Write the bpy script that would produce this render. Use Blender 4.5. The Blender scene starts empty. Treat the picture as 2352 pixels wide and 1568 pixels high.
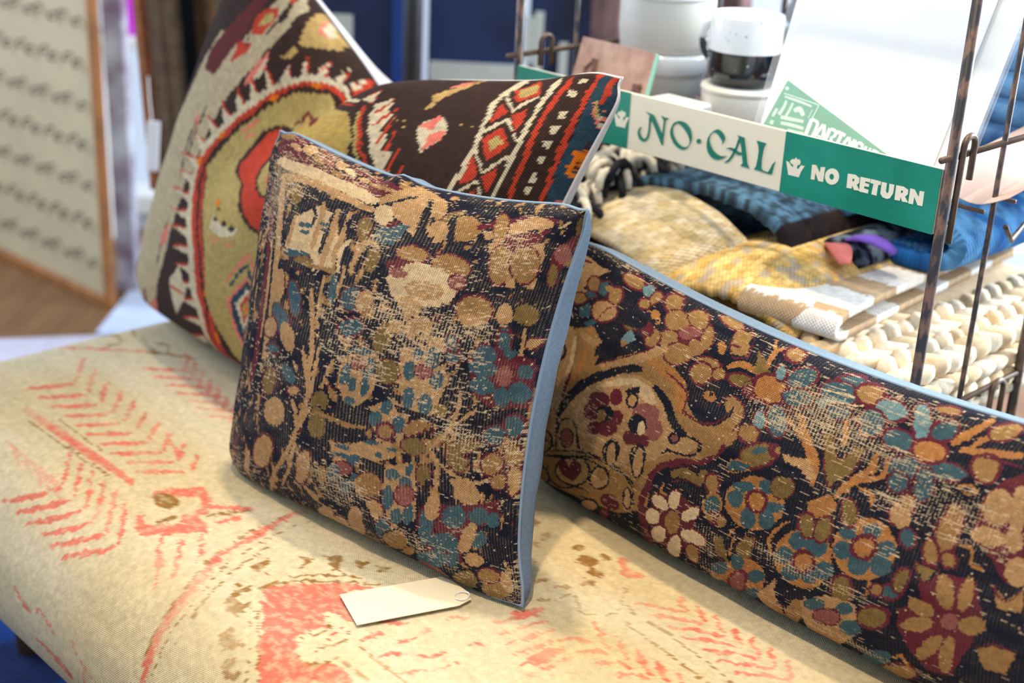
import bpy, math, random
import numpy as np
from mathutils import Matrix, Vector

# ------------------------------------------------------------------ camera, world, lights, exposure
scene = bpy.context.scene
col = scene.collection
FOCAL_PX = 50 / 36 * 2352
def unit(v):
    v = np.asarray(v, float)
    return v / np.linalg.norm(v)
_up = unit([403, 8186, FOCAL_PX])                      # world up seen in camera axes
_fw = np.array([0, 0, -1.0]); _fw = unit(_fw - _fw.dot(_up) * _up)
CAM_R = np.array([np.cross(_fw, _up), _fw, _up])       # world = CAM_R @ camera
CAM_C = np.array([0, 0, 1.27])
cam_data = bpy.data.cameras.new('camera'); cam = bpy.data.objects.new('camera', cam_data); col.objects.link(cam)
M = Matrix([list(CAM_R[i]) + [CAM_C[i]] for i in range(3)] + [[0, 0, 0, 1]])
cam.matrix_world = M
cam_data.lens = 50; cam_data.sensor_width = 36; cam_data.clip_start = .05
cam_data.dof.use_dof = True; cam_data.dof.focus_distance = 1.50; cam_data.dof.aperture_fstop = 3.0
scene.camera = cam

vs = scene.view_settings
vs.view_transform = 'Standard'; vs.look = 'None'; vs.gamma = 1; vs.use_curve_mapping = False
vs.exposure = 0.75

world = bpy.data.worlds.new('daylight'); scene.world = world; world.use_nodes = True
bg = world.node_tree.nodes['Background']; bg.inputs[0].default_value = (.62, .74, .95, 1); bg.inputs[1].default_value = .60

def aim(o, target):
    d = Vector(target) - o.location
    o.rotation_euler = d.to_track_quat('-Z', 'Y').to_euler()
def area(name, loc, target, size, power, color, sy=None):
    l = bpy.data.lights.new(name, 'AREA'); l.size = size; l.energy = power; l.color = color
    if sy: l.shape = 'RECTANGLE'; l.size_y = sy
    o = bpy.data.objects.new(name, l); col.objects.link(o); o.location = loc; aim(o, target); return o
def spot(name, loc, target, power, color, angle, blend=.4, radius=.05):
    l = bpy.data.lights.new(name, 'SPOT'); l.energy = power; l.color = color
    l.spot_size = math.radians(angle); l.spot_blend = blend; l.shadow_soft_size = radius
    o = bpy.data.objects.new(name, l); col.objects.link(o); o.location = loc; aim(o, target); return o
# ceiling track lamps (warm) and the shop window on the right (cool)
spot('track_spot_key', (-.22, .62, 2.75), (.14, 1.20, .45), 100, (1, .82, .60), 44, .9, .05)
spot('track_spot_back', (.02, 1.95, 2.9), (.05, 1.25, .45), 110, (1, .84, .64), 52, .8, .06)
area('shop_window_right', (2.6, 2.5, 1.8), (.6, 1.7, .75), 1.6, 165, (.80, .90, 1), 1.6)
area('shop_window_left', (-2.6, 3.0, 1.6), (-.6, 1.9, .5), 1.4, 34, (.72, .84, 1), 1.6)

# ------------------------------------------------------------------ helpers
AX_S = np.array([.7021, -.7121, 0]); AX_T = np.array([.7121, .7021, 0])   # along the bench / towards the rack
def W(s, t, z):
    s, t, z = np.broadcast_arrays(np.asarray(s, float), np.asarray(t, float), np.asarray(z, float))
    return s[..., None] * AX_S + t[..., None] * AX_T + z[..., None] * np.array([0, 0, 1.0])
def lin(c):
    c = np.asarray(c, float) / 255
    return np.where(c <= .04045, c / 12.92, ((c + .055) / 1.055) ** 2.4)

def mesh_from(name, V, F, mat=None, parent=None, smooth=False, colr=None, fab=None):
    me = bpy.data.meshes.new(name)
    V = np.asarray(V, np.float32).reshape(-1, 3)
    if isinstance(F, np.ndarray):
        me.vertices.add(len(V)); me.vertices.foreach_set('co', V.ravel())
        k = F.shape[1]; me.loops.add(F.size); me.loops.foreach_set('vertex_index', F.astype(np.int32).ravel())
        me.polygons.add(len(F)); me.polygons.foreach_set('loop_start', np.arange(0, F.size, k, dtype=np.int32))
        me.polygons.foreach_set('loop_total', np.full(len(F), k, np.int32))
        me.update(calc_edges=True)
    else:
        me.from_pydata([tuple(map(float, v)) for v in V], [], F); me.update()
    if smooth: me.polygons.foreach_set('use_smooth', np.ones(len(me.polygons), bool))
    if colr is not None:
        a = me.color_attributes.new('dye', 'FLOAT_COLOR', 'POINT')
        c = np.ones((len(V), 4), np.float32); c[:, :3] = np.asarray(colr).reshape(-1, 3); a.data.foreach_set('color', c.ravel())
    if fab is not None:
        a = me.attributes.new('cloth', 'FLOAT_VECTOR', 'POINT')
        f = np.zeros((len(V), 3), np.float32); f[:, :2] = np.asarray(fab).reshape(-1, 2); a.data.foreach_set('vector', f.ravel())
    if mat: me.materials.append(mat)
    o = bpy.data.objects.new(name, me); col.objects.link(o)
    if parent is not None: o.parent = parent; o.matrix_parent_inverse = parent.matrix_world.inverted()
    return o
def tag(o, label=None, cat=None, group=None, kind=None):
    for k, v in (('label', label), ('category', cat), ('group', group), ('kind', kind)):
        if v: o[k] = v
    return o
def thing(name, label, cat, loc, group=None):
    o = bpy.data.objects.new(name, None); col.objects.link(o); o.location = tuple(float(x) for x in loc)
    o.empty_display_size = .03
    o.matrix_world = Matrix.Translation(o.location)
    return tag(o, label, cat, group)

def grid_faces(nv, nu, closed_u=False, closed_v=False, flip=False):
    i = np.arange(nv if closed_v else nv - 1)[:, None]; j = np.arange(nu if closed_u else nu - 1)[None, :]
    a = i * nu + j; b = i * nu + (j + 1) % nu; c = ((i + 1) % nv) * nu + (j + 1) % nu; d = ((i + 1) % nv) * nu + j
    f = np.stack([a + 0 * b, b, c, d], -1).reshape(-1, 4)
    return f[:, ::-1].copy() if flip else f
class MB:                                                # several shapes gathered into one part
    def __init__(self): self.V = []; self.F = []; self.n = 0
    def add(self, V, F):
        V = np.asarray(V, float).reshape(-1, 3)
        self.V.append(V); self.F += [tuple(int(k) + self.n for k in f) for f in F]; self.n += len(V); return self
    def tube(self, pts, r, seg=8, cap=True):
        P = np.asarray(pts, float); n = len(P)
        T = np.gradient(P, axis=0); T /= np.linalg.norm(T, axis=1)[:, None]
        up = np.array([0, 0, 1.0]) if abs(T[0][2]) < .9 else np.array([1.0, 0, 0])
        r = np.broadcast_to(np.asarray(r, float), (n,))
        rings = []; N = np.cross(T[0], up); N /= np.linalg.norm(N)
        a = np.arange(seg) * 2 * np.pi / seg
        for k in range(n):
            N = N - N.dot(T[k]) * T[k]; N /= np.linalg.norm(N); B = np.cross(T[k], N)
            rings.append(P[k] + r[k] * (np.cos(a)[:, None] * N + np.sin(a)[:, None] * B))
        F = [tuple(f) for f in grid_faces(n, seg, closed_u=True)]
        if cap: F += [tuple(range(seg))[::-1], tuple((n - 1) * seg + k for k in range(seg))]
        return self.add(np.array(rings), F)
    def box(self, c, ex, ey, ez, bev=0.0):               # centre and three half-axis vectors
        c, ex, ey, ez = (np.asarray(q, float) for q in (c, ex, ey, ez))
        if bev <= 0:
            V = [c + i * ex + j * ey + k * ez for k in (-1, 1) for j in (-1, 1) for i in (-1, 1)]
            return self.add(V, [(0, 2, 3, 1), (4, 5, 7, 6), (0, 1, 5, 4), (2, 6, 7, 3), (0, 4, 6, 2), (1, 3, 7, 5)])
        l = [np.linalg.norm(q) for q in (ex, ey, ez)]; f = [max(0, 1 - bev / q) for q in l]
        V = []; idx = {}
        for sx in (-1, 1):
            for sy in (-1, 1):
                for sz in (-1, 1):
                    for ax in range(3):
                        m = [f[0], f[1], f[2]]; m[ax] = 1
                        idx[(sx, sy, sz, ax)] = len(V); V.append(c + sx * m[0] * ex + sy * m[1] * ey + sz * m[2] * ez)
        F = []
        o = [(-1, -1), (1, -1), (1, 1), (-1, 1)]
        def key(ax, s, a, b):
            q = [0, 0, 0]; q[ax] = s; q[(ax + 1) % 3] = a; q[(ax + 2) % 3] = b; return tuple(q)
        for ax in range(3):
            for s in (-1, 1):
                p = [idx[key(ax, s, a, b) + (ax,)] for a, b in o]; F.append(tuple(p if s > 0 else p[::-1]))
        for ax in range(3):
            a1, a2 = (ax + 1) % 3, (ax + 2) % 3
            for s1 in (-1, 1):
                for s2 in (-1, 1):
                    q0 = [0, 0, 0]; q0[ax] = -1; q0[a1] = s1; q0[a2] = s2; q1 = list(q0); q1[ax] = 1
                    p = [idx[tuple(q0) + (a1,)], idx[tuple(q1) + (a1,)], idx[tuple(q1) + (a2,)], idx[tuple(q0) + (a2,)]]
                    F.append(tuple(p if s1 * s2 < 0 else p[::-1]))
        for sx in (-1, 1):
            for sy in (-1, 1):
                for sz in (-1, 1):
                    p = [idx[(sx, sy, sz, a)] for a in range(3)]; F.append(tuple(p if sx * sy * sz > 0 else p[::-1]))
        return self.add(V, F)
    def lathe(self, c, prof, seg=40):                    # prof: (radius, z) pairs round a vertical axis
        a = np.arange(seg) * 2 * np.pi / seg; p = np.asarray(prof, float)
        V = np.stack([c[0] + p[:, :1] * np.cos(a), c[1] + p[:, :1] * np.sin(a), c[2] + p[:, 1:] + 0 * a], -1)
        return self.add(V, [tuple(f) for f in grid_faces(len(p), seg, closed_u=True)])
    def prism(self, pts, o, ex, ey, ez):                 # flat outline (x,y) in plane o+x*ex+y*ey, raised by ez
        o, ex, ey, ez = (np.asarray(q, float) for q in (o, ex, ey, ez))
        P = [o + x * ex + y * ey for x, y in pts]; n = len(P)
        F = [tuple(range(n))[::-1], tuple(range(n, 2 * n))] + [(k, (k + 1) % n, n + (k + 1) % n, n + k) for k in range(n)]
        return self.add(P + [p + ez for p in P], F)
    def build(self, name, mat, parent=None, smooth=False):
        return mesh_from(name, np.concatenate(self.V), self.F, mat, parent, smooth)

def vnoise(x, y, seed=0):                                # smooth value noise in numpy
    rs = np.random.RandomState(seed); T = rs.rand(64, 64)
    xi = np.floor(x).astype(int); yi = np.floor(y).astype(int); fx = x - xi; fy = y - yi
    fx = fx * fx * (3 - 2 * fx); fy = fy * fy * (3 - 2 * fy)
    g = lambda a, b: T[a % 64, b % 64]
    return (g(xi, yi) * (1 - fx) + g(xi + 1, yi) * fx) * (1 - fy) + (g(xi, yi + 1) * (1 - fx) + g(xi + 1, yi + 1) * fx) * fy
def fbm(x, y, seed=0, o=3):
    return sum(vnoise(x * 2 ** k, y * 2 ** k, seed + k) / 2 ** k for k in range(o)) / sum(1 / 2 ** k for k in range(o))

#@GEOM-BEGIN  shapes of the cushions and of the bench top (fabric coordinates a, b in 0..1)
def spread(a, k=.45): return (1 - k) * a + k * (1 - np.cos(np.pi * a)) / 2
def ctrl(x, pts):                                       # smooth curve through control values
    p = np.asarray(pts, float); xs, ys = p[:, 0], p[:, 1]
    xx = np.linspace(0, 1, 201); yy = np.interp(xx, xs, ys); k = np.ones(13) / 13
    yy = np.convolve(np.pad(yy, 6, mode='edge'), k, 'valid')
    return np.interp(x, xx, yy)
def cushion(corners, nu, nv, side, depth, bow, top=None, wr=.004, seed=1, power=.5, extra=None, blunt=.012):
    BL, BR, TR, TL = [W(*c) for c in corners]
    a = np.linspace(0, 1, nu); b = np.linspace(0, 1, nv)
    u = spread(a)[None, :, None]; v = spread(b)[:, None, None]
    sn = lambda x: np.sin(np.pi * x) ** .8
    ex = unit(BR - BL + TR - TL); ey = unit(TL - BL + TR - BR); nn = unit(np.cross(ex, ey))   # nn faces the room
    g = blunt * .8; BL = BL - (ex + ey) * g; BR = BR + (ex - ey) * g; TR = TR + (ex + ey) * g; TL = TL + (ey - ex) * g
    bl, br, bb, bt = bow
    Eb = BL + (BR - BL) * u + ey * bb * sn(u); Et = TL + (TR - TL) * u - ey * bt * sn(u)
    if top is not None: Et = TL + (TR - TL) * u - ey * ctrl(u, top)
    El = BL + (TL - BL) * v + ex * bl * sn(v); Er = BR + (TR - BR) * v - ex * br * sn(v)
    P = (1 - v) * Eb + v * Et + (1 - u) * El + u * Er - ((1 - u) * (1 - v) * BL + u * (1 - v) * BR + (1 - u) * v * TL + u * v * TR)
    U, V = u[..., 0], v[..., 0]
    prof = lambda x: np.clip(4 * x * (1 - x), 0, 1) ** power
    h = depth * prof(U) * prof(V) * (1 + .12 * (.5 - V))
    edge = np.minimum(np.minimum(U, 1 - U), np.minimum(V, 1 - V))
    w = np.clip(edge / .03, 0, 1)
    h = h + wr * w * (fbm(U * 5 + 3, V * 5 + 7, seed, 2) - .5) * 2
    # little puckers running in from the seam
    puck = np.exp(-edge / .07) * w
    h = h + .35 * wr * puck * np.sin(40 * U + 3 * np.sin(9 * V)) + .35 * wr * puck * np.sin(37 * V + 2 * np.sin(8 * U))
    # blunt the corners
    for cu, cv in ((0, 0), (1, 0), (1, 1), (0, 1)):
        k = np.exp(-(((U - cu) / .055) ** 2 + ((V - cv) / .055) ** 2))[..., None] * blunt
        P = P + k * (ex * (1 if cu == 0 else -1) + ey * (1 if cv == 0 else -1))
    P = P + nn * (side * h)[..., None]
    if extra is not None: P = extra(P, U, V, ex, ey, nn, side)
    P[..., 2] = np.maximum(P[..., 2], .4515)
    return P
FRONT_C = [(-1.363, .866, .458), (-.914, .922, .458), (-.935, 1.019, .866), (-1.384, .960, .866)]
LUMB_C = [(-1.125, 1.140, .466), (-.27, 1.128, .466), (-.27, 1.192, .760), (-1.125, 1.192, .764)]
KILIM_C = [(-1.968, 1.085, .468), (-1.15, 1.055, .468), (-1.054, 1.20, .965), (-1.86, 1.265, 1.06)]
def front_extra(P, U, V, ex, ey, nn, side):
    # pinched ears, and a little pleat in the middle of the top seam
    d = np.exp(-((U - .47) / .03) ** 2 - ((1 - V) / .05) ** 2)
    P = P + nn * (.008 * d)[..., None] + ey * (.006 * d)[..., None]
    d = np.exp(-((1 - U) / .05) ** 2 - (V / .09) ** 2)
    P = P + ex * (.016 * d)[..., None] - ey * (.004 * d)[..., None]
    d = np.exp(-((1 - U) / .045) ** 2 - ((1 - V) / .06) ** 2)          # the upper ear flops forward
    return P + ex * (.012 * d)[..., None] + ey * (.004 * d)[..., None] + nn * (.012 * d)[..., None]
def kilim_extra(P, U, V, ex, ey, nn, side):
    # chopped top: a crease runs down from the dent, its right bank stands proud of its left bank
    c = .44 - .22 * (1 - V)
    x = U - c
    fade = np.clip((V - .30) / .70, 0, 1) ** 1.3
    groove = np.exp(-(np.abs(x) / .10) ** 1.4)
    off = -.075 * groove * fade
    off = off + .03 * np.exp(-((x - .17) / .12) ** 2) * fade * (side > 0)
    P = P + nn * off[..., None]
    if side < 0: P = P + ey * (.085 * np.exp(-((U - .45) / .10) ** 2) * np.sin(np.pi * np.clip((1 - V) / .5, 0, 1)))[..., None]
    return P
KT = [(0, 0), (.06, .03), (.18, .075), (.30, .115), (.38, .155), (.435, .195), (.48, .18), (.56, .148), (.70, .105), (.85, .062), (.95, .02), (1, 0)]
def front_pts(nu, nv, side): return cushion(FRONT_C, nu, nv, side, .068 if side > 0 else .095, (.012, .030, .006, .030), None, .005, 3, .46 if side > 0 else .30, front_extra)
def lumbar_pts(nu, nv, side): return cushion(LUMB_C, nu, nv, side, .060 if side > 0 else .105, (.02, .02, .0, .046), None, .005, 8, .46 if side > 0 else .28)
def kilim_pts(nu, nv, side): return cushion(KILIM_C, nu, nv, side, .125 if side > 0 else .08, (.02, .035, .0, .0), KT, .006, 5, .46 if side > 0 else .4, kilim_extra, .02)
BENCH = dict(s0=-1.965, s1=.05, t0=.602, t1=1.29, z=.45, r=.12, rc=.10)
def bench_pts(ns, nt):
    # a rug sheet wrapped over a thick bull-nosed cushion: flat top, round sides curling under
    q = BENCH; r, rc = q['r'], q['rc']
    hs, ht = (q['s1'] - q['s0']) / 2, (q['t1'] - q['t0']) / 2
    cs, ct = (q['s1'] + q['s0']) / 2, (q['t1'] + q['t0']) / 2
    ix, iy = hs - r - rc, ht - r - rc
    ext = rc + r * 2.85
    x = np.linspace(-ix - ext, ix + ext, ns)[None, :]; y = np.linspace(-iy - ext, iy + ext, nt)[:, None]
    x, y = np.broadcast_arrays(x, y)
    cx, cy = np.clip(x, -ix, ix), np.clip(y, -iy, iy)
    dx, dy = x - cx, y - cy; L = np.hypot(dx, dy) + 1e-9; exx, eyy = dx / L, dy / L
    th = np.clip((L - rc) / r, 0, 2.85)
    out = np.minimum(L, rc) + r * np.sin(th); drop = r * (1 - np.cos(th))
    crown = .008 * (np.clip(np.abs(x) / hs, 0, 1) ** 6 + np.clip(np.abs(y) / ht, 0, 1) ** 6)
    z = q['z'] - drop - np.minimum(crown, .010) + .0018 * (fbm(x * 9 + 20, y * 9 + 20, 4, 2) - .5) - .0009
    return W(cs + cx + exx * out, ct + cy + eyy * out, z)
#@GEOM-END

# sign and pennant outlines, in millimetres along the rack (s) and up (z)
SIGN_NOCAL=[('N',[[(-1141.0,879.4),(-1140.7,876.2),(-1140.5,871.7),(-1140.3,867.7),(-1140.5,864.0),(-1140.9,860.5),(-1141.3,857.7),(-1142.0,855.6),(-1142.7,854.0),(-1143.6,852.9),(-1144.9,851.9),(-1146.3,851.2),(-1147.0,851.1),(-1147.9,851.2),(-1149.2,851.8),(-1150.4,852.7),(-1151.8,853.8),(-1153.1,855.2),(-1154.0,856.6),(-1154.5,858.0),(-1154.5,859.6),(-1154.4,860.9),(-1153.8,862.4),(-1152.9,863.9),(-1152.3,864.9),(-1153.2,865.3),(-1154.2,864.4),(-1155.6,862.9),(-1156.8,861.2),(-1157.4,859.4),(-1157.7,857.5),(-1157.5,855.5),(-1156.8,853.5),(-1155.6,851.5),(-1154.2,849.8),(-1152.3,848.6),(-1150.0,847.7),(-1147.3,847.5),(-1144.7,848.5),(-1142.6,850.0),(-1141.0,851.7),(-1139.8,853.4),(-1139.1,855.4),(-1138.5,857.8),(-1138.1,860.7),(-1137.9,864.3),(-1137.8,868.0),(-1137.9,872.1),(-1138.2,876.6),(-1138.4,879.8)],[(-1147.1,885.5),(-1136.0,884.2),(-1133.3,883.3),(-1125.1,872.6),(-1119.1,864.5),(-1115.7,862.3),(-1114.9,850.1),(-1116.8,849.4),(-1131.2,869.9),(-1135.8,875.9),(-1138.9,874.8),(-1140.3,882.4)],[(-1117.0,882.7),(-1117.0,879.2),(-1117.1,874.3),(-1117.2,869.9),(-1117.4,865.8),(-1117.6,862.0),(-1117.7,859.5),(-1114.9,859.8),(-1114.9,862.3),(-1114.8,866.1),(-1114.7,870.2),(-1114.6,874.6),(-1114.5,879.5),(-1114.5,883.0)],[(-1121.5,885.6),(-1115.6,884.3),(-1109.4,884.8),(-1114.0,881.2),(-1117.2,881.1)]]),('O',[[(-1090.6,884.9),(-1086.6,884.9),(-1082.5,884.1),(-1078.5,882.1),(-1075.1,879.3),(-1072.7,875.7),(-1071.2,871.9),(-1070.6,868.3),(-1070.9,864.7),(-1072.0,860.8),(-1073.7,857.3),(-1076.1,854.7),(-1078.8,852.8),(-1081.2,851.4),(-1084.1,850.7),(-1088.2,851.1),(-1092.4,852.4),(-1096.1,854.5),(-1099.3,857.3),(-1102.4,861.0),(-1104.6,865.0),(-1105.2,868.7),(-1104.8,872.3),(-1103.4,876.3),(-1101.2,879.9),(-1098.8,882.0),(-1096.0,883.3),(-1093.5,884.4),(-1090.6,884.9),(-1092.7,881.2),(-1094.5,881.2),(-1096.0,880.8),(-1097.4,880.3),(-1098.7,879.4),(-1100.2,877.7),(-1101.4,875.4),(-1101.7,872.7),(-1101.3,869.6),(-1100.1,866.5),(-1098.1,863.4),(-1095.5,860.4),(-1092.4,857.8),(-1088.8,855.7),(-1085.2,854.4),(-1081.9,854.2),(-1079.0,854.7),(-1076.4,855.9),(-1074.4,857.7),(-1073.3,860.0),(-1073.1,862.8),(-1074.0,865.8),(-1075.7,869.0),(-1078.3,872.2),(-1081.4,875.1),(-1084.8,877.6),(-1088.1,879.6),(-1090.6,880.7),(-1092.7,881.2)]]),('dot',[[(-1056.0,867.1),(-1056.2,865.8),(-1057.1,864.7),(-1058.4,863.9),(-1059.9,863.5),(-1061.4,863.8),(-1062.4,864.5),(-1062.9,865.6),(-1062.7,866.9),(-1061.9,868.0),(-1060.6,868.9),(-1059.0,869.2),(-1057.6,868.9),(-1056.5,868.2)]]),('C',[[(-1024.1,869.4),(-1022.0,872.9),(-1020.1,877.9),(-1021.8,881.1),(-1026.1,884.7),(-1029.4,886.1),(-1032.6,886.5),(-1037.4,884.0),(-1042.0,880.0),(-1045.8,873.6),(-1046.9,867.2),(-1046.2,861.2),(-1043.6,856.0),(-1038.5,851.5),(-1032.5,849.7),(-1026.8,850.4),(-1020.8,853.3),(-1015.1,858.1),(-1019.9,856.0),(-1024.9,855.4),(-1030.8,856.7),(-1036.3,859.7),(-1040.8,864.9),(-1043.4,870.0),(-1043.4,875.1),(-1040.8,880.2),(-1037.2,882.2),(-1032.6,881.4),(-1027.7,877.8),(-1023.4,873.6)]]),('A',[[(-1003.5,885.3),(-992.3,884.6),(-990.0,876.6),(-986.6,864.8),(-984.1,855.2),(-980.3,850.2),(-994.0,850.5),(-990.4,853.8),(-992.3,861.0),(-994.5,870.6),(-996.9,877.6),(-1000.0,877.5),(-1000.6,884.4)],[(-1001.1,880.1),(-1001.6,877.8),(-1002.3,874.5),(-1003.1,871.7),(-1004.0,869.4),(-1005.0,867.2),(-1006.0,865.2),(-1007.0,863.0),(-1007.9,861.0),(-1008.9,859.1),(-1010.1,857.0),(-1011.5,854.9),(-1012.8,853.3),(-1014.5,851.7),(-1016.5,850.1),(-1017.8,849.1),(-1017.5,848.6),(-1015.8,849.2),(-1013.3,850.4),(-1010.9,852.0),(-1009.1,853.9),(-1007.6,856.1),(-1006.2,858.3),(-1005.1,860.3),(-1004.1,862.5),(-1003.2,864.6),(-1002.3,866.7),(-1001.3,868.9),(-1000.4,871.5),(-999.6,874.4),(-998.9,877.7),(-998.4,880.0)],[(-1017.4,866.5),(-1011.4,868.5),(-1003.9,868.6),(-997.9,865.8),(-993.6,866.3),(-993.3,863.8),(-998.0,862.3),(-1003.2,863.7),(-1007.2,865.4),(-1011.7,866.4)]]),('L',[[(-973.9,884.7),(-960.0,884.4),(-962.6,881.4),(-963.5,874.7),(-964.2,864.6),(-963.5,854.7),(-960.1,850.5),(-973.6,850.5),(-971.0,854.1),(-969.8,863.4),(-969.4,873.5),(-970.9,880.1)],[(-962.9,850.3),(-961.3,850.2),(-958.9,850.1),(-956.7,850.1),(-954.4,849.9),(-952.2,849.7),(-950.7,849.6),(-950.3,851.6),(-951.8,851.6),(-954.1,851.5),(-956.4,851.5),(-958.5,851.6),(-960.8,851.9),(-962.4,852.0)],[(-944.3,866.5),(-946.3,859.5),(-947.4,850.3),(-953.5,850.4),(-950.7,856.1),(-947.9,862.2)]])]
SIGN_NORETURN=[('crown',[[(-924.2,855.0),(-909.5,855.3),(-907.5,862.2),(-903.6,869.8),(-908.6,869.6),(-911.4,864.7),(-913.9,864.6),(-913.4,868.5),(-910.1,870.1),(-909.7,873.6),(-912.0,876.0),(-914.9,875.0),(-916.7,877.1),(-917.9,874.7),(-921.8,873.9),(-924.0,871.3),(-922.1,868.7),(-918.9,868.1),(-919.0,864.7),(-921.7,865.8),(-925.8,869.6),(-929.4,870.1),(-926.8,862.9)]]),('N',[[(-893.7,873.7),(-888.3,874.1),(-882.2,866.2),(-881.9,873.4),(-876.2,874.7),(-876.5,857.4),(-882.8,857.2),(-888.1,865.7),(-888.3,857.2),(-893.2,856.9)]]),('O',[[(-856.5,868.3),(-856.5,865.6),(-857.2,863.0),(-858.6,860.6),(-860.5,858.7),(-862.9,857.4),(-865.5,856.8),(-868.2,857.0),(-870.6,857.9),(-872.6,859.4),(-874.1,861.6),(-874.9,864.1),(-874.9,866.7),(-874.1,869.4),(-872.7,871.7),(-870.7,873.6),(-868.3,874.9),(-865.7,875.5),(-863.1,875.3),(-860.7,874.4),(-858.7,872.8),(-857.3,870.7),(-856.5,868.3),(-863.0,866.5),(-863.2,867.4),(-863.7,868.2),(-864.4,868.8),(-865.3,869.2),(-866.1,869.3),(-867.0,869.1),(-867.8,868.6),(-868.5,867.9),(-868.9,867.1),(-869.2,866.1),(-869.2,865.1),(-868.9,864.2),(-868.4,863.4),(-867.7,862.8),(-866.9,862.4),(-866.0,862.4),(-865.1,862.6),(-864.3,863.0),(-863.6,863.7),(-863.2,864.6),(-862.9,865.5),(-863.0,866.5)]]),('R',[[(-845.1,858.0),(-845.7,874.0),(-836.4,874.9),(-830.3,872.2),(-830.0,867.3),(-832.7,864.0),(-828.1,858.6),(-835.1,857.8),(-838.2,862.5),(-838.5,858.5),(-845.1,858.0),(-839.1,867.0),(-836.5,867.2),(-836.3,870.0),(-838.8,870.2),(-839.1,867.0)]]),('E',[[(-829.2,874.1),(-816.2,874.6),(-816.5,870.8),(-822.5,870.7),(-822.5,868.6),(-817.1,868.6),(-817.2,865.3),(-822.8,865.1),(-822.8,862.4),(-817.0,862.1),(-817.2,857.9),(-828.4,857.7)]]),('T',[[(-815.7,874.7),(-802.8,874.8),(-803.1,870.7),(-805.8,870.6),(-806.1,858.1),(-812.6,858.2),(-811.8,870.3),(-815.8,870.2)]]),('U',[[(-801.9,874.6),(-795.5,874.8),(-795.4,865.5),(-793.6,863.5),(-791.8,866.0),(-792.3,874.8),(-786.0,875.0),(-786.2,865.3),(-789.3,859.2),(-792.7,857.6),(-798.3,858.3),(-801.6,861.6)]]),('R',[[(-783.3,859.0),(-783.8,875.1),(-774.9,875.6),(-768.7,873.4),(-768.3,868.7),(-771.3,865.1),(-766.8,859.8),(-773.9,859.3),(-776.5,863.9),(-776.8,859.4),(-783.3,859.0),(-777.2,868.2),(-774.8,868.4),(-774.6,871.1),(-776.8,871.1),(-777.2,868.2)]]),('N',[[(-766.4,875.6),(-761.1,875.6),(-754.9,868.3),(-754.9,875.5),(-749.4,876.0),(-749.1,860.0),(-754.8,859.8),(-760.2,867.8),(-760.5,859.3),(-766.2,859.1)]])]
PENNANT_PTS=[(-1001.4,941.7),(-776.3,865.0),(-879.0,853.2),(-1019.8,874.3)]
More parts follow.
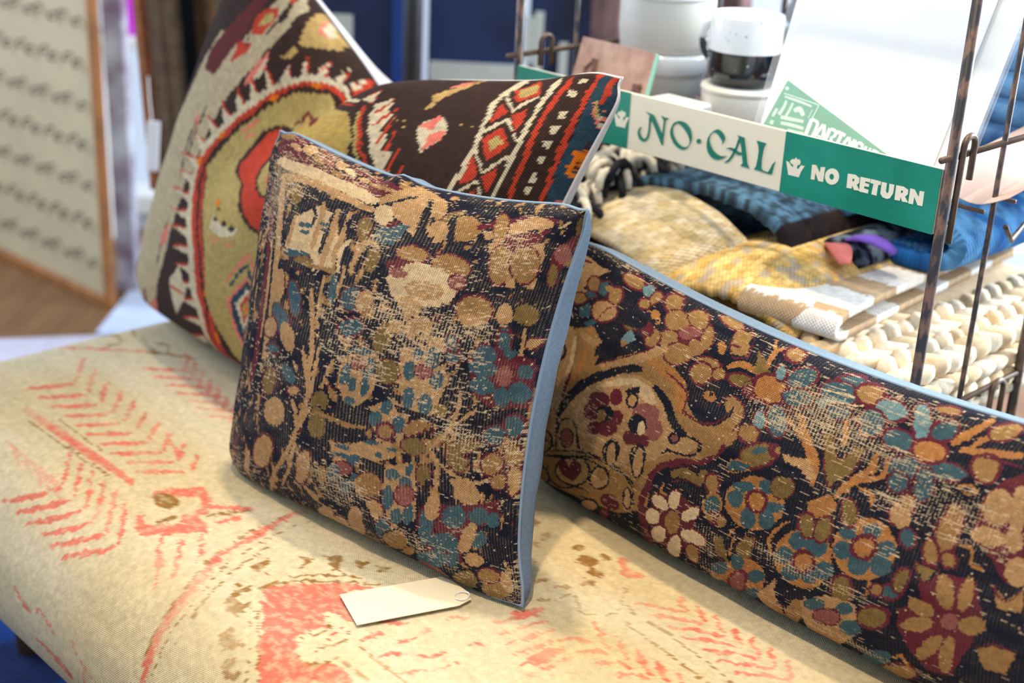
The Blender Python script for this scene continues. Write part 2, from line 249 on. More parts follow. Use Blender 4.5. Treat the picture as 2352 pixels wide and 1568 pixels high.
PENNANT_TEXT=[('D',[[(-954.3,905.4),(-954.4,902.9),(-954.7,899.3),(-955.0,896.0),(-955.3,892.2),(-955.7,888.4),(-955.9,886.0),(-951.0,885.4),(-950.7,887.8),(-950.2,891.6),(-949.8,895.4),(-949.6,898.8),(-949.4,902.5),(-949.4,905.0)],[(-951.4,903.9),(-949.6,903.6),(-947.2,903.2),(-945.4,902.7),(-944.4,902.4),(-944.0,902.2),(-943.7,901.6),(-943.7,899.5),(-943.9,896.6),(-944.3,893.9),(-944.9,891.0),(-945.7,888.1),(-946.2,886.2),(-942.3,885.3),(-941.7,887.2),(-941.0,890.2),(-940.3,893.2),(-939.9,896.1),(-939.7,899.2),(-939.9,901.9),(-940.8,903.8),(-942.5,905.0),(-944.3,905.6),(-946.5,906.1),(-949.2,906.5),(-951.0,906.8)]]),('A',[[(-935.8,903.2),(-936.8,901.1),(-938.3,898.1),(-939.7,895.1),(-941.2,891.8),(-942.7,888.5),(-943.7,886.3),(-939.7,885.0),(-938.7,887.2),(-937.2,890.5),(-935.7,893.8),(-934.4,896.7),(-933.0,899.8),(-932.0,901.9)],[(-934.9,902.5),(-934.2,900.3),(-933.3,897.3),(-932.6,894.4),(-932.0,891.1),(-931.4,887.7),(-931.1,885.4),(-926.4,885.6),(-926.8,887.8),(-927.3,891.3),(-928.0,894.8),(-928.8,897.8),(-929.9,900.9),(-930.6,903.1)],[(-937.0,887.8),(-928.7,887.7),(-928.9,889.9),(-937.2,890.0)]]),('R',[[(-925.8,900.3),(-926.1,898.8),(-926.4,896.5),(-926.7,894.1),(-927.1,890.9),(-927.4,887.5),(-927.6,885.2),(-922.8,884.6),(-922.5,886.8),(-922.1,890.3),(-921.6,893.4),(-921.4,895.8),(-921.1,898.0),(-920.9,899.6)],[(-922.7,898.4),(-920.7,898.1),(-918.0,897.6),(-916.6,897.2),(-916.1,896.7),(-915.8,895.7),(-915.8,895.0),(-916.3,894.1),(-917.5,893.0),(-918.4,892.2),(-915.7,890.1),(-914.7,890.9),(-913.1,892.2),(-911.9,893.9),(-911.8,895.9),(-912.5,897.9),(-914.3,899.8),(-917.1,900.7),(-920.2,901.2),(-922.3,901.5)],[(-920.4,891.3),(-918.7,885.0),(-914.8,885.4),(-916.5,891.8)]]),('T',[[(-913.1,896.4),(-911.5,896.2),(-909.3,895.9),(-907.2,895.6),(-904.9,895.3),(-902.7,894.9),(-901.2,894.6),(-900.5,898.1),(-902.0,898.4),(-904.3,898.9),(-906.6,899.3),(-908.8,899.7),(-911.1,900.0),(-912.7,900.2)],[(-908.4,896.9),(-908.6,895.5),(-908.9,893.4),(-909.1,891.5),(-909.5,889.5),(-909.9,887.4),(-910.2,886.1),(-905.7,885.2),(-905.4,886.6),(-905.0,888.7),(-904.6,890.8),(-904.3,892.8),(-904.1,894.9),(-903.9,896.3)]]),('M',[[(-897.8,896.1),(-898.3,894.9),(-899.0,893.2),(-899.7,891.5),(-900.4,889.7),(-901.2,887.7),(-901.7,886.5),(-898.1,885.4),(-897.6,886.6),(-896.8,888.5),(-896.1,890.4),(-895.5,892.1),(-894.8,893.9),(-894.4,895.1)],[(-896.9,895.2),(-896.2,894.1),(-895.3,892.5),(-894.5,891.0),(-893.9,889.1),(-893.5,886.9),(-893.1,885.5),(-889.6,885.8),(-889.9,887.3),(-890.4,889.5),(-891.1,891.7),(-892.0,893.5),(-893.0,895.2),(-893.8,896.4)],[(-888.9,894.9),(-889.3,893.8),(-889.9,892.2),(-890.5,890.6),(-891.0,888.8),(-891.5,886.9),(-891.8,885.7),(-888.3,884.9),(-887.9,886.1),(-887.5,888.0),(-887.0,889.7),(-886.5,891.2),(-886.0,892.8),(-885.6,893.9)],[(-888.2,894.1),(-887.9,893.2),(-887.4,891.9),(-887.2,890.8),(-887.2,889.3),(-887.3,887.5),(-887.4,886.4),(-883.8,886.0),(-883.7,887.2),(-883.6,889.0),(-883.6,890.8),(-884.0,892.4),(-884.6,893.8),(-884.9,894.7)]]),('O',[[(-880.8,886.8),(-880.9,887.9),(-881.0,889.3),(-880.9,890.0),(-880.4,890.4),(-879.7,890.8),(-879.1,890.9),(-878.4,890.8),(-877.5,890.4),(-877.0,890.1),(-876.6,889.1),(-876.2,887.5),(-875.9,886.4),(-872.4,886.6),(-872.6,887.8),(-873.1,889.7),(-873.9,891.6),(-875.6,892.9),(-877.5,893.6),(-879.4,893.9),(-881.3,893.6),(-883.0,892.8),(-884.3,891.4),(-884.7,889.7),(-884.5,887.9),(-884.4,886.8)]]),('U',[[(-871.5,890.6),(-871.6,890.0),(-871.7,889.1),(-871.8,888.3),(-872.0,887.3),(-872.2,886.3),(-872.3,885.6),(-868.8,885.0),(-868.7,885.6),(-868.5,886.7),(-868.3,887.7),(-868.2,888.6),(-868.1,889.5),(-868.0,890.1)],[(-865.6,889.7),(-865.6,889.2),(-865.6,888.4),(-865.7,887.8),(-865.7,887.0),(-865.8,886.1),(-865.9,885.5),(-862.6,885.0),(-862.5,885.6),(-862.4,886.5),(-862.3,887.4),(-862.3,888.2),(-862.3,889.0),(-862.3,889.5)]]),('T',[[(-860.6,887.1),(-859.5,886.9),(-857.9,886.6),(-856.4,886.4),(-854.8,886.1),(-853.2,885.9),(-852.2,885.7),(-851.8,887.9),(-852.8,888.1),(-854.3,888.4),(-855.9,888.8),(-857.4,889.1),(-859.0,889.3),(-860.1,889.6)]])]
PENNANT_EMBLEM=[[(-1000.5,926.0),(-993.4,925.4),(-983.3,924.7),(-974.0,923.9),(-964.2,923.1),(-954.6,922.3),(-948.3,921.8),(-948.3,922.8),(-954.6,923.4),(-964.2,924.2),(-973.9,925.0),(-983.3,925.7),(-993.3,926.5),(-1000.5,927.0)],[(-949.0,922.4),(-949.4,919.9),(-950.0,916.2),(-950.7,913.1),(-951.5,910.2),(-952.3,907.7),(-952.8,906.0),(-951.6,905.6),(-951.0,907.3),(-950.2,909.9),(-949.4,912.8),(-948.7,916.0),(-948.1,919.6),(-947.7,922.2)],[(-998.3,922.2),(-992.5,921.6),(-984.5,920.9),(-977.1,920.1),(-969.6,919.4),(-962.3,918.5),(-957.6,918.0),(-957.3,919.9),(-962.1,920.7),(-969.4,921.9),(-976.9,922.9),(-984.4,923.4),(-992.5,923.9),(-998.3,924.1)],[(-955.7,915.4),(-955.8,914.1),(-956.0,912.3),(-956.3,910.6),(-956.7,909.0),(-957.2,907.4),(-957.5,906.4),(-956.5,906.1),(-956.2,907.2),(-955.7,908.8),(-955.3,910.4),(-955.0,912.1),(-954.8,914.0),(-954.7,915.3)],[(-995.8,919.3),(-995.9,917.6),(-996.1,915.1),(-996.6,912.6),(-998.0,909.1),(-999.7,905.2),(-1000.9,902.6),(-996.0,901.2),(-995.1,903.9),(-993.8,908.0),(-992.8,911.8),(-992.4,914.6),(-992.4,917.2),(-992.4,919.0)],[(-985.7,918.4),(-986.0,916.4),(-986.5,913.5),(-987.1,910.8),(-988.1,907.9),(-989.2,904.9),(-990.0,902.9),(-986.5,901.9),(-985.8,903.9),(-984.7,907.0),(-983.8,910.1),(-983.3,913.0),(-983.0,915.9),(-982.8,918.0)],[(-977.1,908.3),(-975.3,909.4),(-973.3,910.6),(-973.6,910.6),(-972.0,909.9),(-968.7,907.4),(-966.2,905.7),(-962.6,908.1),(-964.5,910.3),(-967.8,913.6),(-972.3,916.3),(-977.3,915.0),(-979.8,912.6),(-981.1,910.9)],[(-994.7,897.8),(-990.4,897.9),(-984.3,898.0),(-978.5,898.2),(-972.1,898.5),(-965.8,898.8),(-961.7,899.0),(-962.1,902.2),(-966.3,902.2),(-972.7,902.1),(-979.0,902.1),(-984.8,902.0),(-990.9,901.8),(-995.2,901.8)],[(-992.2,891.8),(-987.9,891.8),(-981.8,891.9),(-976.1,891.8),(-969.7,891.8),(-963.2,891.5),(-958.9,891.4),(-958.9,894.7),(-963.2,895.0),(-969.8,895.4),(-976.3,895.7),(-982.3,895.6),(-988.4,895.3),(-992.7,895.1)],[(-1005.5,908.4),(-1006.0,906.7),(-1006.8,904.4),(-1007.5,902.5),(-1007.8,900.9),(-1008.1,899.6),(-1008.2,898.7),(-1004.9,897.9),(-1004.5,898.7),(-1004.0,899.9),(-1003.4,901.4),(-1002.7,903.4),(-1001.9,905.7),(-1001.4,907.3)],[(-1007.3,894.3),(-1008.2,890.0),(-1003.1,889.1),(-1002.2,893.4)],[(-979.7,886.3),(-976.1,886.3),(-971.1,886.2),(-966.7,886.1),(-962.6,886.3),(-959.0,886.6),(-956.6,886.7),(-957.2,889.3),(-959.5,889.1),(-963.1,888.9),(-967.0,888.7),(-971.3,888.8),(-976.3,888.9),(-979.8,889.0)],[(-996.0,933.1),(-996.0,932.0),(-996.6,931.1),(-997.8,930.6),(-999.2,930.7),(-1000.4,931.2),(-1001.2,932.2),(-1001.3,933.3),(-1000.6,934.2),(-999.4,934.7),(-998.0,934.7),(-996.8,934.1)]]
# woven motifs: dye letter, then outline in fabric coordinates (0..2000 across, 0..2000 up)
PAT_FRONT_BASE='n'
PAT_FRONT='''
m:52,1940 272,2000 477,1996 686,1973 893,1950 1024,1925 1090,1947 961,1806 812,1834 666,1846 500,1847 317,1806 135,1788
ge146,1976,135,-7,12,-34
be438,1948,61,-2,13,-34 n13,23
ge523,1920,43,-4,5,-29 n17,29
be657,1948,48,-6,10,-26 n15,32
ce713,1931,35,-7,5,-21 n16,33
ge665,1884,41,-6,1,-19 n14,38
be801,1909,38,-3,4,-17 n14,43
ge897,1892,62,-7,8,-17 m9,36
be323,1919,67,4,2,-20
Re570,1932,52,-5,4,-16
Re803,1856,63,-5,3,-14
be985,1891,37,8,2,-14
c:153,1743 260,1736 404,1754 518,1779 630,1788 731,1785 827,1779 928,1776 958,1815 872,1841 771,1855 673,1860 567,1859 457,1843 340,1814 238,1800
b:274,1662 336,1681 435,1709 546,1735 659,1740 753,1734 844,1727 932,1727 958,1754 889,1768 798,1778 705,1786 601,1788 485,1771 365,1736 279,1698
b:964,1790 1001,1833 1034,1874 1065,1904 1103,1906 1149,1903 1189,1900 1175,1944 1125,1968 1070,1982 1025,1975 1000,1930 975,1872 943,1818
n:989,1772 997,1793 1009,1821 1022,1849 1044,1877 1070,1906 1087,1925 1082,1931 1065,1913 1038,1886 1016,1856 1003,1827 992,1797 985,1777
b:980,1772 1038,1862 1112,1925 1201,1808 1218,1678 1164,1653 1078,1721
m:162,1611 193,1511 277,1391 322,1280 342,1179 352,1078 348,984 346,877 342,771 337,697 388,709 393,782 401,888 413,997 420,1092 414,1195 396,1299 350,1411 280,1535 228,1630
b:298,1687 323,1552 357,1423 397,1303 421,1129 421,941 435,775 475,784 482,954 498,1147 474,1322 443,1448 398,1574 346,1702
n:244,1656 300,1505 359,1361 393,1223 412,1047 402,866 402,716 427,721 433,873 448,1055 436,1234 404,1373 344,1517 274,1666
b:349,1367 368,1309 380,1223 394,1147 396,1060 395,975 395,919 411,922 414,979 421,1066 424,1154 408,1230 391,1315 372,1373
n:389,1645 449,1650 518,1654 578,1655 636,1657 689,1653 733,1651 778,1649 819,1647 846,1647 850,1684 823,1691 783,1702 740,1713 696,1716 642,1720 583,1718 520,1709 450,1696 395,1684
oe483,1645,43,13,15,-53 n24,14
c:529,1537 664,1659 753,1636 813,1526 837,1378 709,1321 560,1352 495,1379
n:589,1656 606,1638 629,1613 641,1590 642,1565 638,1536 636,1516 648,1516 653,1536 661,1566 661,1598 644,1624 619,1649 598,1665
b:664,1682 667,1653 671,1611 670,1569 669,1517 666,1460 663,1423 687,1424 696,1462 704,1518 711,1574 705,1618 696,1660 687,1688
b:754,1681 752,1647 751,1600 748,1554 748,1506 746,1458 745,1420 748,1390 751,1368 754,1354 782,1358 784,1373 787,1395 790,1424 791,1461 792,1510 792,1558 787,1602 781,1650 776,1684
n:737,1632 734,1600 732,1557 729,1517 726,1476 723,1435 720,1408 736,1409 742,1435 750,1476 754,1518 754,1558 752,1602 751,1633
b:817,1688 817,1663 818,1626 817,1591 816,1553 813,1513 811,1478 812,1446 814,1417 816,1400 842,1402 845,1420 849,1448 852,1480 855,1513 857,1553 857,1592 853,1628 847,1665 841,1690
n:883,1532 869,1591 867,1634 879,1659 907,1685 931,1687 958,1670 978,1630 987,1585 985,1543 968,1523 973,1499 1000,1512 1021,1554 1017,1613 996,1668 961,1712 914,1729 869,1705 838,1665 830,1613 851,1549
oe930,1627,32,3,9,-66 m16,8
te606,1521,43,11,2,-12
te609,1485,35,8,1,-10
te713,1567,33,9,2,-10
te722,1538,29,8,1,-8
te587,1369,91,17,0,-17
oe646,1340,65,13,2,-34 m10,14
n:493,1298 521,1302 557,1306 590,1309 624,1308 664,1305 709,1307 766,1320 821,1335 855,1344 854,1359 819,1353 765,1342 711,1335 673,1333 635,1335 596,1336 559,1330 522,1322 493,1314
b:516,1543 514,1507 510,1457 505,1418 508,1394 512,1380 517,1371 535,1375 536,1385 537,1401 538,1424 537,1461 536,1510 535,1548
c:877,1375 874,1401 871,1438 871,1470 875,1499 885,1528 891,1549 875,1554 866,1535 851,1504 842,1470 845,1435 854,1397 860,1371
ce992,1733,42,17,20,-57
t:986,1636 1046,1720 1126,1704 1109,1627 1092,1588 1001,1578
me1046,1699,22,22,9,-13
oe1028,1483,37,0,2,-61
b:942,1392 950,1422 959,1465 967,1499 973,1524 978,1542 981,1550 991,1554 1010,1553 1024,1552 1025,1572 1011,1578 987,1583 961,1579 946,1558 939,1533 933,1506 929,1468 924,1424 921,1394
n:1075,1586 1070,1573 1062,1551 1056,1525 1060,1495 1062,1465 1062,1444 1053,1421 1039,1399 1030,1383 1048,1370 1061,1383 1082,1405 1098,1433 1102,1464 1098,1496 1096,1522 1095,1541 1097,1563 1098,1577
n:1138,1917 1143,1880 1147,1830 1149,1778 1157,1722 1167,1670 1173,1640 1174,1632 1173,1628 1168,1623 1185,1592 1193,1593 1211,1599 1222,1626 1217,1667 1205,1720 1197,1771 1191,1818 1182,1868 1172,1906
be1208,1863,40,-10,16,-72
oe1290,1798,35,63,26,-28 m6,15
ge1371,1759,72,36,42,-73 n5,7
be1262,1712,50,-19,-2,-66
n:1279,1834 1289,1796 1301,1746 1310,1706 1320,1674 1327,1647 1332,1630 1357,1628 1356,1644 1354,1672 1350,1705 1337,1746 1319,1796 1302,1833
n:1346,1613 1368,1605 1402,1596 1436,1590 1472,1592 1506,1595 1532,1595 1547,1595 1562,1591 1573,1587 1583,1614 1571,1622 1550,1637 1520,1648 1488,1649 1453,1645 1423,1643 1395,1643 1365,1645 1342,1645
n:1447,1555 1553,1597 1563,1512 1596,1451 1486,1477
n:1153,1640 1259,1679 1260,1639 1139,1578 1137,1454 1079,1413 1101,1586
ge1202,1563,71,7,11,-39 m11,22
me1181,1491,86,9,7,-33
ge1396,1538,92,-7,9,-60 m9,14
c:1119,1424 1163,1478 1240,1532 1354,1521 1454,1472 1468,1409 1432,1350 1312,1327 1188,1328
Re1176,1460,46,12,7,-23
Re1454,1472,39,6,13,-34 m12,14
be1316,1405,93,11,12,-45
be1258,1307,75,5,6,-52
n:1022,1304 1052,1304 1089,1304 1122,1301 1148,1300 1169,1297 1185,1292 1204,1280 1224,1264 1238,1252 1258,1266 1248,1280 1231,1303 1207,1324 1179,1334 1152,1337 1123,1339 1088,1336 1050,1332 1021,1328
n:1110,1255 1222,1284 1268,1249 1186,1184 1094,1129 1052,1171
te639,1173,36,13,38,-72 m24,7
te572,1054,52,25,70,-58 m15,5
b:480,1263 480,1237 482,1203 480,1173 486,1151 484,1129 485,1115 536,1122 546,1138 556,1162 561,1191 553,1222 541,1254 530,1278
n:556,1262 587,1259 626,1254 657,1246 680,1230 704,1209 734,1192 775,1189 812,1192 835,1195 837,1214 817,1215 785,1216 758,1221 739,1233 716,1255 684,1274 641,1281 598,1282 565,1281
b:724,1245 733,1218 748,1178 764,1135 781,1082 797,1022 809,971 819,923 825,883 829,855 846,859 848,887 845,929 839,978 827,1029 810,1090 794,1145 775,1188 757,1226 742,1253
b:790,1332 790,1298 790,1250 790,1206 796,1161 805,1118 809,1090 824,1094 821,1122 817,1166 814,1211 811,1255 809,1302 805,1334
b:825,1091 837,1118 854,1156 871,1195 887,1242 903,1293 912,1335 912,1371 906,1398 902,1416 889,1413 890,1395 893,1367 890,1334 880,1294 865,1244 848,1197 835,1158 820,1119 811,1092
g:680,1336 736,1345 808,1355 842,1356 839,1353 817,1327 800,1308 813,1301 833,1317 861,1346 858,1378 809,1376 735,1361 679,1350
te863,1291,23,5,7,-68
te975,1278,53,-12,-24,-52 m12,11
be1047,1284,41,-5,-11,-52 m16,11
n:856,1211 926,1171 934,1083 819,1123
te1008,1157,61,28,18,-32 m17,24
ge1079,1239,33,9,9,-28
n:906,1135 904,1120 902,1098 899,1079 889,1054 876,1028 867,1008 888,1003 901,1021 920,1049 934,1077 934,1101 932,1124 927,1139
oe1183,1161,40,-1,-7,-72 n16,8
be1243,1220,47,11,8,-28
te1290,1201,27,-2,-3,-24
be1340,1234,67,25,23,-46 m7,9
be488,998,58,17,10,-43 m22,13
te528,911,59,8,-11,-22 m26,38
be648,1001,48,22,46,-52
n:680,1092 693,1072 711,1044 728,1016 746,989 766,960 778,943 798,952 790,971 775,1001 759,1030 739,1056 717,1084 700,1103
oe506,771,59,19,15,-35 n25,20
te668,847,48,26,43,-37 n30,17
m:1440,1757 1463,1768 1496,1783 1532,1797 1581,1813 1640,1827 1697,1836 1755,1843 1814,1847 1852,1852 1844,1884 1800,1883 1735,1884 1667,1884 1609,1874 1553,1857 1507,1840 1474,1819 1445,1798 1425,1781
b:1494,1705 1526,1715 1573,1732 1619,1747 1656,1768 1692,1787 1722,1797 1757,1805 1796,1808 1821,1810 1807,1861 1775,1867 1722,1875 1667,1877 1629,1861 1596,1838 1564,1816 1532,1791 1495,1763 1471,1743
n:1420,1803 1439,1814 1467,1831 1494,1845 1522,1857 1554,1869 1576,1875 1563,1899 1540,1895 1506,1889 1473,1880 1449,1860 1424,1838 1407,1821
m:1593,1739 1631,1735 1686,1732 1735,1734 1773,1751 1805,1773 1827,1790 1812,1808 1788,1795 1753,1775 1715,1764 1672,1759 1621,1758 1587,1757
m:1583,1726 1690,1778 1800,1753 1786,1663 1645,1635
ge1535,1788,34,-3,33,-96 m15,7
be1559,1664,33,4,16,-37
ge1621,1581,54,-2,29,-102 m13,7
b:1645,1635 1814,1722 1915,1498 1871,1473 1692,1477
ge1760,1592,84,-2,30,-94 m9,7
n:1834,1749 1840,1711 1849,1660 1855,1619 1860,1582 1862,1549 1862,1522 1863,1495 1862,1472 1863,1456 1897,1444 1905,1457 1913,1479 1921,1504 1921,1534 1921,1568 1915,1607 1903,1651 1884,1703 1870,1743
n:1738,1505 1874,1466 1921,1482 1964,1437 1897,1413 1782,1430
me1931,1633,38,-5,24,-80
oe1940,1547,25,-4,11,-56 m29,11
n:1954,1968 1947,1934 1930,1884 1912,1840 1900,1801 1891,1766 1883,1743 1877,1724 1870,1708 1866,1697 1892,1674 1903,1680 1917,1691 1933,1709 1942,1734 1951,1765 1962,1801 1972,1843 1985,1896 1990,1937
oe1989,1831,22,-22,0,-90
c:1870,1810 1878,1816 1891,1826 1902,1836 1914,1849 1924,1865 1931,1874 1922,1888 1914,1881 1902,1868 1888,1858 1878,1843 1867,1831 1860,1821
me1971,1708,36,48,23,-33
Re1946,1659,48,-16,4,-52
n:1513,1448 1642,1424 1779,1414 1778,1377 1663,1381 1512,1401
ge1583,1357,93,4,17,-61 m9,12
be1583,1312,72,3,8,-29
oe1874,1361,72,-1,19,-48 n13,15
be1752,1353,46,3,24,-50
n:1409,1368 1475,1364 1485,1290 1546,1271 1504,1243 1429,1266
n:1701,1297 1802,1328 1985,1306 1955,1271 1770,1261
te1517,1209,24,13,23,-27 m28,22
te1543,1156,46,1,2,-27 m19,25
te1713,1158,59,10,25,-59 m21,16
te1798,1236,34,3,22,-61 m39,16
m:1724,1282 1745,1282 1773,1282 1800,1279 1832,1273 1866,1266 1890,1260 1891,1266 1869,1273 1834,1283 1800,1291 1771,1291 1742,1290 1723,1289
ge1771,1123,53,6,6,-20
n:1562,1234 1571,1217 1583,1196 1589,1177 1591,1158 1590,1134 1593,1109 1608,1085 1625,1067 1638,1056 1666,1067 1660,1080 1650,1098 1644,1115 1643,1132 1644,1156 1641,1184 1625,1209 1605,1229 1590,1244
b:1885,1304 1890,1282 1895,1251 1897,1223 1894,1200 1890,1178 1887,1155 1891,1129 1898,1104 1905,1088 1919,1088 1919,1104 1915,1128 1915,1153 1916,1173 1923,1196 1924,1221 1919,1250 1911,1282 1903,1304
n:1947,1190 1956,1192 1967,1194 1972,1194 1976,1191 1986,1184 1991,1179 1994,1187 1993,1193 1985,1204 1973,1213 1958,1211 1947,1206 1939,1203
te1947,1142,41,1,8,-33 m20,20
be1953,1244,32,12,13,-19 m16,27
be1446,1189,50,2,4,-31
n:1363,1228 1353,1214 1339,1195 1330,1176 1336,1158 1347,1143 1355,1134 1364,1139 1357,1148 1349,1161 1347,1175 1352,1190 1363,1209 1372,1224
b:757,983 766,965 778,939 792,911 811,882 827,849 832,812 820,753 797,684 784,636 801,638 818,685 845,756 860,818 856,860 837,895 820,923 802,949 784,972 773,990
b:852,1015 853,990 856,954 855,919 857,883 855,844 848,801 828,738 802,667 786,619 801,620 820,668 849,740 870,803 878,848 879,887 879,923 876,959 871,993 867,1017
b:948,997 939,964 924,916 910,873 897,834 882,796 864,757 836,705 808,649 787,611 802,610 823,647 856,702 884,755 902,794 917,833 930,872 942,916 955,965 961,997
b:785,627 770,588 745,530 718,474 688,423 655,370 620,314 575,237 526,150 497,87 513,86 547,149 602,239 648,313 681,367 715,421 747,476 771,533 790,591 801,629
b:785,626 778,581 764,511 742,440 709,353 667,252 627,169 647,176 687,258 732,358 771,448 788,519 797,586 800,630
b:685,756 710,740 741,718 760,695 770,669 772,641 773,621 789,626 790,646 792,678 785,709 761,732 728,754 700,766
n:414,806 462,811 531,821 592,834 644,859 683,882 711,902 731,921 745,937 750,947 724,959 711,950 693,937 668,923 643,906 613,887 579,872 534,859 468,843 419,833
n:422,787 445,726 512,684 596,690 694,715 766,754 787,786 759,792 731,771 687,753 603,733 548,728 508,749 469,802
oe539,762,49,14,15,-58 m22,10
te686,844,40,24,46,-32 n25,13
be739,782,40,14,4,-19 m20,25
be621,637,78,33,22,-66 n29,20
n:602,569 578,546 542,512 510,476 481,430 452,382 432,349 455,353 479,385 510,432 538,473 564,506 595,541 615,565
oe912,785,42,3,-12,-61 n23,14
oe912,681,49,18,7,-78 n17,9
n:940,894 957,901 979,913 993,918 1003,922 1015,926 1024,928 1030,949 1021,952 1006,954 985,952 963,938 942,922 930,910
n:986,810 1061,818 1161,849 1161,784 1088,760 1012,761
g:894,731 915,730 945,730 974,728 1005,728 1039,726 1070,727 1106,733 1141,740 1164,746 1165,759 1141,756 1107,752 1074,750 1044,749 1012,750 979,752 951,750 920,748 900,746
n:979,723 1074,721 1167,728 1155,672 1061,665 984,673
n:925,628 899,617 858,598 821,563 825,525 848,498 873,480 908,476 942,479 965,483 976,514 957,517 929,520 907,528 890,541 873,560 869,565 874,569 906,589 930,604
be819,403,49,16,-38,-121 m20,9
n:776,474 766,434 750,370 732,316 717,274 703,238 692,212 709,214 722,239 742,279 762,327 777,382 790,443 795,482
n:901,489 898,458 892,414 879,372 860,326 831,270 811,231 827,227 853,270 885,326 912,382 920,427 922,470 920,498
be523,368,81,27,-38,-124 m16,9
n:423,214 438,191 458,157 471,122 488,93 496,57 493,26 538,80 535,106 528,143 517,177 499,203 474,228 454,244
m:179,352 147,302 121,228 94,140 90,59 172,52 201,34 213,34 209,70 208,138 206,197 209,255 235,325 252,371
o:81,210 57,181 67,160 76,141 91,122 100,103 109,92 88,58 118,92 147,138 164,174 164,197 159,220 153,233
b:363,319 340,267 309,185 288,101 285,22 336,20 366,20 384,20 354,20 355,80 359,147 370,211 389,284 401,331
n:240,107 256,73 267,22 312,20 354,20 392,19 421,20 427,20 407,22 371,22 355,46 340,86 309,123 281,144
b:592,239 557,176 517,80 492,22 529,22 565,22 585,20 565,22 535,22 517,23 548,95 587,187 615,246
ne738,143,90,10,-22,-46
b:797,264 815,243 841,213 867,188 909,182 951,181 978,181 990,209 968,218 932,226 898,239 868,253 839,275 817,289
n:876,208 896,201 925,196 957,194 997,207 1039,224 1069,237 1085,277 1058,273 1017,264 984,263 953,258 923,257 898,253
b:995,1009 1061,1052 1170,1083 1203,1004 1172,901 1098,822 1029,841 991,920
te1029,955,27,2,-8,-51
te1145,1011,33,2,-6,-51
te1095,1074,56,9,1,-17
te1068,923,20,5,2,-32
te1132,925,23,3,-1,-42
te1067,846,29,5,-2,-20
Re1088,1016,38,-1,-6,-25 m14,19
oe1238,1022,61,-2,-12,-55 m8,7
n:1184,933 1204,933 1228,933 1240,929 1250,920 1260,906 1265,910 1259,909 1228,903 1206,898 1203,874 1226,874 1262,876 1301,890 1307,922 1291,948 1268,965 1236,967 1205,961 1184,956
b:1277,1141 1496,1185 1544,1048 1519,903 1346,886 1316,987
te1345,1051,31,4,6,-39
te1373,1131,28,2,2,-27
te1450,1127,38,2,3,-43
te1490,1045,36,3,4,-38
te1369,941,32,6,7,-49
te1460,939,37,5,7,-45
Re1417,1068,49,3,1,-25 m11,18
oe1540,922,36,2,2,-29
n:1547,1073 1638,1094 1657,1030 1563,1009
n:1547,998 1702,1015 1690,984 1598,954
te1544,1147,37,0,2,-22 m25,33
n:1474,1158 1473,1151 1473,1141 1474,1131 1478,1123 1485,1113 1488,1108 1512,1111 1512,1118 1513,1128 1512,1138 1508,1147 1502,1155 1497,1162
b:1171,852 1298,928 1391,866 1381,785 1230,707
te1264,878,30,1,-6,-34
te1212,807,34,0,-10,-38
te1338,818,39,5,-3,-38
ge1272,770,38,12,4,-31 m35,35
ge1428,829,61,34,16,-22 m9,17
n:1303,898 1444,895 1538,898 1611,897 1528,867 1410,871 1328,873
g:1210,700 1518,804 1585,848 1608,823 1523,759 1407,712 1271,687
oe1425,749,69,9,-5,-36 m7,11
b:1517,761 1546,786 1584,822 1613,855 1627,889 1635,923 1639,952 1638,977 1634,997 1629,1010 1615,1009 1616,996 1617,977 1615,952 1611,927 1605,895 1591,863 1568,831 1534,795 1508,768
b:1607,856 1633,879 1672,910 1705,935 1727,953 1745,965 1754,973 1747,980 1734,974 1716,963 1690,946 1660,921 1623,886 1597,862
b:988,621 1116,668 1307,731 1330,671 1163,579 1011,536
te1201,694,39,8,0,-10
te1055,626,40,9,-1,-11
te1244,653,20,5,-1,-14
te1309,699,28,5,-1,-8
te1115,585,33,7,-3,-28
te1029,576,38,10,-1,-10
te1067,587,21,5,-1,-13
n:1142,607 1275,619 1276,548 1203,539
Re1059,516,48,12,-7,-37 m12,17
te1005,462,34,10,-13,-62
te1120,468,30,8,-11,-51
te1058,402,32,13,-12,-57
ge1191,479,71,17,-14,-70 m7,8
b:1284,614 1428,685 1444,571 1424,372 1282,338 1264,467
te1320,587,36,8,-4,-27
te1384,566,35,6,-6,-32
te1403,634,17,3,-7,-36
te1290,451,28,10,-9,-76
te1325,364,32,11,-9,-53
te1390,399,32,10,-10,-59
Re1376,499,50,12,-9,-54 m11,11
oe1481,634,38,7,-7,-49 m15,11
b:1516,754 1526,739 1538,714 1545,691 1544,664 1538,631 1532,599 1531,564 1530,531 1529,510 1544,514 1548,536 1553,570 1558,603 1562,634 1568,668 1569,700 1559,725 1541,748 1529,763
n:1495,621 1490,594 1483,555 1475,521 1468,493 1456,467 1450,448 1465,445 1475,464 1490,492 1504,525 1508,560 1511,599 1512,626
te1481,375,36,9,-26,-130 m26,9
be1526,489,44,8,-15,-68
n:1564,719 1568,703 1574,677 1589,655 1623,643 1663,635 1691,631 1698,644 1672,651 1635,661 1607,674 1593,689 1584,710 1578,725
o:1594,805 1751,846 1756,802 1669,766 1727,753 1680,686 1601,713
m:1594,803 1707,834 1763,834 1752,804 1687,779 1681,757 1723,751 1698,705 1653,689 1605,715 1597,781 1591,804 1590,743 1617,692 1680,682 1726,730 1713,764 1673,764 1729,785 1771,817 1753,849 1641,822
b:1567,701 1590,687 1625,667 1659,653 1698,650 1738,652 1779,660 1830,678 1878,701 1908,714 1902,722 1870,711 1821,692 1775,678 1739,671 1703,670 1669,673 1636,683 1601,700 1575,712
te1870,729,52,11,2,-9
ge1853,756,55,-15,-23,-41 m18,17
